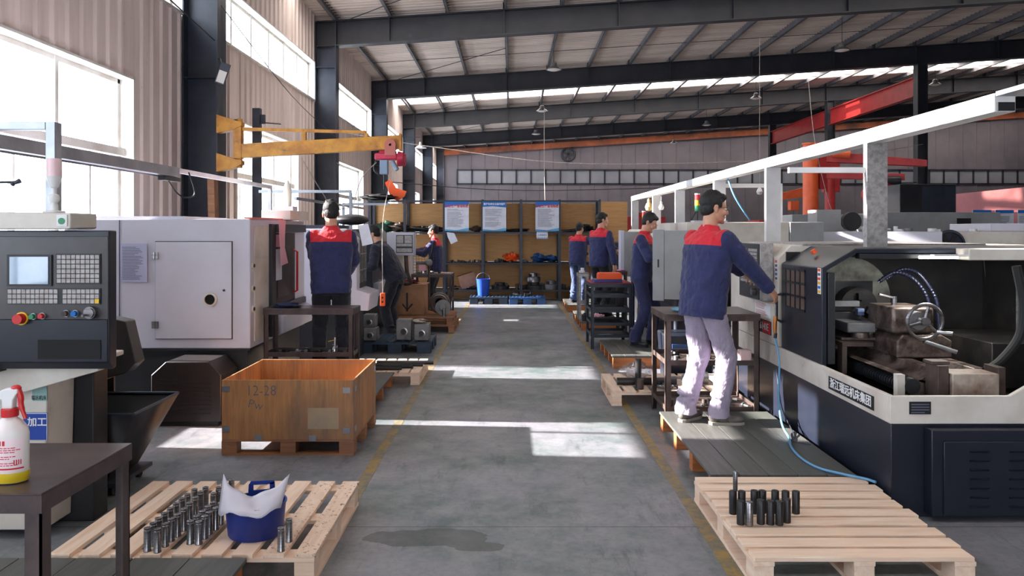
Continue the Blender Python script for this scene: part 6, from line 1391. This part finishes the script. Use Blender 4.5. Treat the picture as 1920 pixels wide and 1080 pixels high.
def jacket_mat(name, neck, up, drop=.125, half=.168):
    t = NT(name)
    co_ = t.coord(); s = t.n('ShaderNodeSeparateXYZ'); t.l(co_, s.inputs[0])
    dp = t.n('ShaderNodeVectorMath', operation='SUBTRACT'); t.l(co_, dp.inputs[0]); dp.inputs[1].default_value = neck
    dd = t.n('ShaderNodeVectorMath', operation='DOT_PRODUCT'); t.l(dp.outputs[0], dd.inputs[0]); dd.inputs[1].default_value = up
    m1 = t.math('GREATER_THAN', dd.outputs['Value'], -drop); m2 = t.math('LESS_THAN', t.math('ABSOLUTE', s.outputs[1]), half)
    m3 = t.math('MULTIPLY', t.math('LESS_THAN', t.math('ABSOLUTE', s.outputs[1]), .022), t.math('MULTIPLY', t.math('GREATER_THAN', dd.outputs['Value'], -.26), t.math('GREATER_THAN', s.outputs[0], .03)))
    red = t.math('MAXIMUM', t.math('MULTIPLY', m1, m2), m3)
    n = t.ramp(t.noise(9, 5), .4, .7)
    t.set('Base Color', t.mix(red, t.mix(n, rgb(40, 46, 92), rgb(34, 38, 78)), t.mix(n, rgb(206, 34, 50), rgb(190, 28, 44)))); t.set('Roughness', .85); t.set('Sheen Weight', .15)
    t.bump(t.noise(12, 3, .55, t.mapping((1, 1, .5)), 1.4), .5, .02); return t.m

def cap_(mb, a, b, r0, r1=None, n=14):
    r1 = r0 if r1 is None else r1
    mb.cyl(a, b, r0, r1, n=n); mb.ball(a, r0, n); mb.ball(b, r1, n)
def loft(mb, rings, n=28, p=2.3):
    """rings: (centre, half depth along x, half width along y, tilt vector along the spine)"""
    vs = []
    for c, rx, ry, u in rings:
        u = Vector(u).normalized(); y = Vector((0, 1, 0)); x = y.cross(u).normalized(); c = Vector(c)
        for i in range(n):
            t = 2*math.pi*i/n; cx_, sy_ = math.cos(t), math.sin(t)
            ex = math.copysign(abs(cx_)**(2/p), cx_); ey = math.copysign(abs(sy_)**(2/p), sy_)
            vs.append(c+x*ex*rx+y*ey*ry)
    fs = [(j*n+i, j*n+(i+1) % n, (j+1)*n+(i+1) % n, (j+1)*n+i) for j in range(len(rings)-1) for i in range(n)]
    m = (len(rings)-1)*n; fs += [tuple(range(n-1, -1, -1)), tuple(range(m, m+n))]
    mb.add(vs, fs)
def ik(a, c, l1, l2, hint):
    a = Vector(a); c = Vector(c); d = c-a; L = min(d.length, (l1+l2)*.999); d.normalize(); c = a+d*L
    x = (l1*l1-l2*l2+L*L)/(2*L); h = math.sqrt(max(0, l1*l1-x*x)); hv = Vector(hint); hv = hv-d*hv.dot(d)
    hv = hv.normalized() if hv.length > 1e-4 else d.orthogonal().normalized()
    return a+d*x+hv*h, c
def hand(mb, w, d, n, side, curl=.5, grow=0.0, s=1.0):
    """w wrist, d pointing to the knuckles, n out of the back of the hand, side: +1 thumb on d x n side"""
    w = Vector(w); d = Vector(d).normalized(); n = Vector(n); n = (n-d*n.dot(d)).normalized(); sd = d.cross(n)*side
    fl = (.078, .086, .08, .062); ks = []
    for i in range(4):
        o_ = .03-.0205*i; k = w+d*(.092-.006*abs(i-1))*s+sd*o_*s; ks.append(k)
        cap_(mb, w+sd*o_*.55*s+d*.012, k, (.0145+grow)*s, (.0115+grow)*s, 10)
        a = 0; p = k; dirv = d
        for j, (f_, r_) in enumerate(((.46, .0092), (.3, .0084), (.24, .0076))):
            a += curl*(.55+.14*i)*(1.0 if j else .7)
            dirv = (d*math.cos(a)-n*math.sin(a)+sd*(.10-.07*i)*.6).normalized(); q = p+dirv*fl[i]*f_*s
            cap_(mb, p, q, (r_+grow)*s, (r_-.0005+grow)*s, 9); p = q
    b = w+d*.02*s+sd*.022*s; k1 = b+(d*.6+sd*.62-n*.28).normalized()*.045*s; k2 = k1+(d*.85+sd*.3-n*.35).normalized()*.032*s; k3 = k2+(d*.9-sd*.02-n*.42).normalized()*.026*s
    cap_(mb, b, k1, (.015+grow)*s, (.0115+grow)*s, 10); cap_(mb, k1, k2, (.0105+grow)*s, (.0095+grow)*s, 10); cap_(mb, k2, k3, (.0095+grow)*s, (.008+grow)*s, 10)
def remesh(o, vox, smooth=2, wr=0, ws=.1, thick=None):
    m = o.modifiers.new('r', 'REMESH'); m.mode = 'VOXEL'; m.voxel_size = vox; m.use_smooth_shade = True
    if smooth: s_ = o.modifiers.new('s', 'SMOOTH'); s_.iterations = smooth; s_.factor = .5
    if wr:
        tx = bpy.data.textures.new('folds', 'CLOUDS'); tx.noise_scale = ws; tx.noise_depth = 2
        d_ = o.modifiers.new('d', 'DISPLACE'); d_.texture = tx; d_.strength = wr; d_.mid_level = .5; d_.texture_coords = 'LOCAL'
    return o
def person(label, loc, yaw, s=1.0, lean=6, rh=None, lh=None, rf=(.0, -.1), lf=(.0, .1), head=(0, 0), jacket='red', trousers='trouser_navy', shoes='shoe_black', vox=.007, glasses=False, gloves=None,
           curl=(.6, .6), toe=(0, 0), pony=False, hn=((0, 0, 1), (0, 0, 1)), bulk=1.0, knee=.12, elbow=((0, -.5, -1), (0, .5, -1)), hem=.84, hd=None):
    """rh, lh: wrists in world; rf, lf: feet in the figure's own frame"""
    root = thing('person', label, 'person', loc, R(yaw)); inv = Matrix.Rotation(-R(yaw), 3, 'Z')
    def L(p): return (inv @ (Vector(p)-Vector(loc)))
    V_ = Vector; a = R(lean); up = V_((math.sin(a), 0, math.cos(a)))
    pel = V_((-.01-.04*math.sin(a), 0, .93*s))
    def sp(d, x=0): return pel+up*(d*s)+V_((math.cos(a), 0, -math.sin(a)))*x
    neck = sp(.53, -.005); chest = sp(.36); sh = [sp(.475)+V_((0, y*s, 0)) for y in (-.185, .185)]
    wr_ = []; el = []
    for i, h_ in enumerate((rh, lh)):
        tgt = L(h_) if h_ is not None else sh[i]+V_((.05, (-.06 if i == 0 else .06), -.52*s))
        e, w_ = ik(sh[i], tgt, .285*s, .255*s, elbow[i]); el.append(e); wr_.append(w_)
    hips = [pel+V_((0, y*s, -.03)) for y in (-.09, .09)]
    an = []; kn = []
    for i, f_ in enumerate((rf, lf)):
        t_ = V_((f_[0], f_[1], .09*s+(f_[2] if len(f_) > 2 else 0))); k_, c_ = ik(hips[i], t_, .42*s, .42*s, (1, (-.12 if i == 0 else .12), 0)); kn.append(k_); an.append(c_)
    hy, hp = R(head[0]), R(head[1])
    Mh = (Matrix.Rotation(hy, 4, 'Z') @ Matrix.Rotation(hp, 4, 'Y'))
    hc = neck + up*.055*s + (Mh @ V_((.022, 0, .12)))*s
    Mh.translation = hc
    S = Matrix.Scale(s, 4); HM = Mh @ S
    def hb(mb, c, r, n=18):
        M3 = HM.to_3x3(); mb.ball(HM @ V_(c), r, n, M=M3)
    # body
    mb = MB()
    hb(mb, (-.012, 0, .03), (.094, .076, .086)); hb(mb, (.024, 0, -.028), (.068, .061, .084)); hb(mb, (.036, 0, -.08), (.05, .046, .032)); hb(mb, (.072, 0, -.1), (.02, .022, .016), 12)
    hb(mb, (.078, 0, .022), (.016, .048, .012), 12); hb(mb, (.062, .036, -.03), (.028, .024, .026), 12); hb(mb, (.062, -.036, -.03), (.028, .024, .026), 12)
    cap_(mb, HM @ V_((.088, 0, .012)), HM @ V_((.108, 0, -.028)), .0085*s, .0125*s, 10); hb(mb, (.1, 0, -.034), (.014, .017, .009), 10)
    hb(mb, (.087, 0, -.060), (.011, .023, .0055), 10); hb(mb, (.085, 0, -.070), (.010, .019, .006), 10)
    for y in (-.078, .078): hb(mb, (-.01, y, -.008), (.017, .008, .031), 12); hb(mb, (-.006, y*.97, -.03), (.01, .008, .014), 10)
    cap_(mb, HM @ V_((-.018, 0, -.06)), neck-up*.04, .056*s, .06*s, 18)
    loft(mb, [(sp(-.08), .09*s, .13*s, up), (sp(.05), .09*s, .13*s, up), (sp(.2), .09*s, .13*s, up), (sp(.38), .1*s, .155*s, up), (sp(.48), .075*s, .14*s, up), (sp(.53), .05*s, .06*s, up)])
    for i in range(2):
        cap_(mb, sh[i], el[i], .042*s, .036*s); cap_(mb, el[i], wr_[i], .036*s, .025*s); cap_(mb, hips[i], kn[i], .07*s, .048*s); cap_(mb, kn[i], an[i], .046*s, .034*s)
        d = (wr_[i]-el[i]).normalized(); d = (d+(L(V_(loc)+V_(hd[i]))*1.0).normalized()*.8).normalized() if hd and hd[i] else d
        nrm = inv @ V_(hn[i]); hand(mb, wr_[i]+d*.005, d, nrm, (-1 if i == 0 else 1), curl[i], s=s)
    b_ = remesh(mb.build('body', M['skin'], root, local=True), min(vox, .0055), 2)
    # hair
    mb = MB(); hb(mb, (-.024, 0, .048), (.098, .083, .082)); hb(mb, (-.05, 0, -.004), (.06, .071, .07)); hb(mb, (.03, 0, .088), (.058, .064, .034)); hb(mb, (.052, .02, .082), (.036, .04, .02), 12); hb(mb, (-.02, 0, .118), (.06, .05, .024), 12)
    for y in (-.068, .068): hb(mb, (.01, y, .03), (.03, .012, .035), 10)
    rr = random.Random(int(loc[0]*100))
    for k in range(16):
        th = rr.uniform(-2.4, 2.4); v0 = V_((-.02+.07*math.cos(th), .06*math.sin(th), .09+rr.uniform(-.01, .02))); cap_(mb, HM @ v0, HM @ (v0+V_((rr.uniform(-.02, .03), rr.uniform(-.02, .02), rr.uniform(.012, .026)))), .008*s, .003*s, 6)
    if pony: hb(mb, (-.11, 0, .03), (.03, .03, .03)); cap_(mb, HM @ V_((-.12, 0, .02)), HM @ V_((-.13, 0, -.09)), .024, .012)
    remesh(mb.build('hair', M['hair'], root, local=True), .006 if vox < .006 else .007, 1, .008, .02)
    # eyes and brows
    for y in (-.031, .031):
        mb = MB(); hb(mb, (.0775, y, .0015), (.011, .013, .008), 12); e_ = mb.build('eye', M['ink_white'], root, local=True)
        mb = MB(); hb(mb, (.0868, y, .001), (.003, .0055, .0055), 10); mb.build('iris', M['ink_black'], e_, local=True)
        mb = MB(); cap_(mb, HM @ V_((.088, y*.55, .022)), HM @ V_((.080, y*1.6, .024)), .0035, .0025, 8); mb.build('eyebrow', M['hair'], root, local=True)
    if glasses:
        mb = MB()
        for y in (-.033, .033): mb.torus(HM @ V_((.1, y, -.001)), .021, .0016, n=20, k=6, M=(HM.to_3x3() @ Matrix.Rotation(R(90), 3, 'Y')))
        mb.tube([HM @ V_((.1, -.012, .003)), HM @ V_((.104, 0, .006)), HM @ V_((.1, .012, .003))], .0015, 6)
        for y in (-1, 1): mb.tube([HM @ V_((.1, y*.054, .003)), HM @ V_((.06, y*.078, .006)), HM @ V_((-.02, y*.086, .004))], .0016, 6)
        mb.build('glasses', M['bare_steel'], root, local=True)
    # jacket
    B = bulk*s; mb = MB(); hm = hem-.93
    loft(mb, [(sp(hm), .134*B, .186*B, up), (sp(hm+.025), .132*B, .184*B, up), (sp(hm+.06), .138*B, .193*B, up), (sp(.06), .135*B, .192*B, up), (sp(.2), .135*B, .2*B, up), (sp(.36), .14*B, .208*B, up), (sp(.44), .125*B, .2*B, up), (sp(.495), .095*B, .155*B, up), (sp(.525), .074*B, .09*B, up), (sp(.575, .004), .066*s, .07*s, up)])
    for i in range(2):
        y_ = -1 if i == 0 else 1; cap_(mb, sh[i]-V_((0, y_*.015, .01)), el[i], .075*B, .066*B, 18); w_ = el[i]+(wr_[i]-el[i])*.93; cap_(mb, el[i], w_, .066*B, .05*B, 18)
        m_ = el[i]*.4+sh[i]*.6; mb.ball(m_, .073*B)
        d = (w_-el[i]).normalized(); mb.cyl(w_-d*.03, w_+d*.03, .05*B, .047*B, n=18)
    jm = jacket_mat('navy_jacket_with_red_yoke', tuple(neck), tuple(up), .12*s, .198*s) if jacket == 'red' else M[jacket]
    jk = remesh(mb.build('jacket', jm, root, local=True), max(vox, .006), 4, .022, .075)
    # trousers
    mb = MB(); loft(mb, [(hips[0]*.5+hips[1]*.5-V_((0, 0, .07)), .103*s, .152*s, (0, 0, 1)), (pel, .108*s, .158*s, (0, 0, 1)), (sp(.1), .11*s, .16*s, up)])
    for i in range(2):
        cap_(mb, hips[i]-V_((0, 0, .02)), kn[i], .097*s, .079*s, 18); ft = an[i]+V_((0, 0, -.0)); cap_(mb, kn[i], ft+V_((0, 0, .03)), .077*s, .068*s, 18); mb.cyl(ft+V_((-.01, 0, .08)), ft+V_((-.005, 0, -.03*s)), .068*s, .082*s, n=18)
        for k in range(3): q = ft+V_((0, 0, .03+.05*k)); mb.torus(q, .06*s, .014, n=18, k=8, M=Matrix.Rotation(R(10*(-1)**k), 4, 'X'))
    remesh(mb.build('trousers', M[trousers], root, local=True), max(vox, .006), 5, .024, .09)
    # shoes
    for i in range(2):
        mb = MB(); c = an[i]; q = R(toe[i]); Mt = Matrix.Translation((c.x, c.y, c.z-.09*s)) @ Matrix.Rotation(q, 4, 'Z') @ Matrix.Scale(s, 4)
        def sb(cc, r, n=14): mb.ball(Mt @ V_(cc), r, n, M=Mt.to_3x3())
        sb((-.04, 0, .055), (.045, .038, .045)); sb((.03, 0, .048), (.07, .042, .04)); sb((.11, 0, .038), (.07, .045, .03)); sb((.15, 0, .036), (.04, .04, .028)); cap_(mb, Mt @ V_((-.02, 0, .06)), Mt @ V_((-.02, 0, .12)), .042*s, .04*s)
        sh_ = remesh(mb.build('shoe', M[shoes], root, local=True), .006, 2)
        mb = MB(); out = [(-.088, -.02), (-.07, -.04), (0, -.042), (.08, -.05), (.15, -.045), (.19, -.02), (.19, .02), (.15, .045), (.08, .05), (0, .042), (-.07, .04), (-.088, .02)]
        n = len(out); vs = [Mt @ V_((x*.95+.004, y*.9, z)) for z in (.001, .022) for x, y in out]
        mb.add(vs, [tuple(range(n-1, -1, -1)), tuple(range(n, 2*n))]+[(k, (k+1) % n, (k+1) % n+n, k+n) for k in range(n)]); mb.build('sole', M['sole'] if shoes == 'shoe_grey' else M['shoe_black'], sh_, local=True)
    if gloves:
        for i in range(2):
            mb = MB(); d = (wr_[i]-el[i]).normalized(); hand(mb, wr_[i]+d*.005, d, inv @ V_(hn[i]), (-1 if i == 0 else 1), curl[i], .003, s); cap_(mb, wr_[i]-d*.04, wr_[i], .032, .03)
            remesh(mb.build('glove', M[gloves], root, local=True), .005, 1)
    return root

person('worker in red-yoked navy jacket and mauve grey trousers reaching to the open lathe', (1.465, 5.68, .141), 28, 1.0, lean=7, rh=(1.955, 5.67, 1.15), lh=(1.93, 6.07, 1.22),
       rf=(.055, -.10), lf=(-.09, .10), head=(-22, 6), trousers='trouser_grey', shoes='shoe_grey', vox=.006, glasses=True, curl=(.75, .7), toe=(-28, 14), hn=((-.3, -.6, .8), (0, .2, 1)), bulk=1.03, elbow=((-.2, -.4, -.8), (-.2, .5, -1)), hem=.80)
person('worker seen from behind in red-yoked navy jacket at the white machine', (-1.78, 7.35, .141), 102, 1.0, lean=5, rh=(-1.72, 7.72, 1.14), lh=(-2.0, 7.78, 1.12),
       rf=(.0, -.11), lf=(.02, .11), head=(6, 12), trousers='trouser_dark', vox=.006, curl=(.6, .7), toe=(-8, 8), hn=((0, 0, 1), (0, 0, 1)), bulk=1.02, elbow=((-.5, -.8, -.6), (-.5, .8, -.6)))
person('worker in navy overalls looking down beside the tall grey pendant cabinet', (1.66, 9.5, .141), -22, .965, lean=4, rh=(1.93, 9.22, 1.30), lh=(2.0, 9.42, 1.24),
       rf=(-.06, -.12), lf=(.1, .12), head=(0, 26), trousers='trouser_navy', vox=.0075, glasses=True, curl=(.7, .7), toe=(-24, 14), elbow=((-.3, -.6, -.8), (-.2, .6, -.8)))
person('worker with one arm stretched to the smaller grey pendant cabinet', (1.50, 12.75, .141), 42, 1.0, lean=4, rh=(1.72, 12.42, .93), lh=(1.88, 12.50, 1.18),
       head=(-30, 4), trousers='trouser_dark', vox=.008, elbow=((-.5, -.6, -.4), (-.2, .6, -1)))
person('woman worker with tied dark hair and jeans working at the far machine', (1.33, 15.1, .141), 62, .92, lean=8, rh=(1.62, 14.98, 1.13), lh=(1.55, 15.4, 1.1),
       head=(-10, 10), trousers='jean', vox=.008, pony=True)
person('worker in dark clothes leaning into the machine beyond the slatted door', (-1.72, 10.85, 0), 165, 1.0, lean=30, rh=(-2.25, 11.05, 1.05), lh=(-2.2, 10.68, 1.05), jacket='jacket_dark', trousers='trouser_dark', vox=.008, head=(10, 20))
person('worker with black gloves facing the windows beside the shelving', (-1.47, 14.4, 0), 172, .97, lean=3, rh=(-1.93, 14.5, 1.18), lh=(-1.9, 14.2, 1.2), head=(0, 8), trousers='trouser_dark', vox=.008, gloves='black')
# ------------------------------------------------------------------ camera and light
cam = bpy.data.cameras.new('camera'); co = bpy.data.objects.new('camera', cam); COL.objects.link(co)
co.location = (0, 0, H); co.rotation_euler = (R(90), 0, 0)
cam.sensor_width = 36; cam.lens = F/1920*36; cam.shift_y = -(540-CY)/1920; cam.clip_end = 300; cam.clip_start = .05
scn.camera = co
w = bpy.data.worlds.new('sky'); scn.world = w; w.use_nodes = True
bg = w.node_tree.nodes['Background']; bg.inputs[0].default_value = (.86, .93, 1, 1); bg.inputs[1].default_value = 9
su = bpy.data.lights.new('sun', 'SUN'); su.energy = 42; su.angle = R(.6); su.color = (1, .9, .8)
so = bpy.data.objects.new('sun', su); COL.objects.link(so)
so.rotation_euler = Vector((1, -.07, -.42)).to_track_quat('-Z', 'Y').to_euler(); so.location = (-10, 5, 10)
def portal(x, y, z, sx, sy, rot):
    l = bpy.data.lights.new('window_daylight', 'AREA'); l.shape = 'RECTANGLE'; l.size = sx; l.size_y = sy; l.cycles.is_portal = True
    o = bpy.data.objects.new('window_daylight', l); COL.objects.link(o); o.location = (x, y, z); o.rotation_euler = rot
for i in range(8):
    y0, y1 = wins[i]; portal(XW-.26, (y0+y1)/2, (WZ0+WZ1)/2, WZ1-WZ0, y1-y0, (0, R(-90), 0))
portal(XW-.26, (YC[0]+YE)/2, (CZ0+CZ1)/2, CZ1-CZ0, YE-YC[0], (0, R(-90), 0))
portal(1.5, YB-.25, 2.3, 5, 4.6, (R(90), 0, 0))
for s0, s1 in strips: portal((XW+XR)/2, (s0+s1)/2, zroof((XW+XR)/2)+.03, XR-XW, s1-s0, (0, R(-3.72), 0))
scn.view_settings.view_transform = 'Standard'; scn.view_settings.look = 'None'; scn.view_settings.gamma = 1
scn.view_settings.use_curve_mapping = False; scn.view_settings.exposure = 0.0
scn.cycles.max_bounces = 7; scn.cycles.diffuse_bounces = 5; scn.cycles.caustics_reflective = False; scn.cycles.caustics_refractive = False
scn.cycles.sample_clamp_indirect = 8
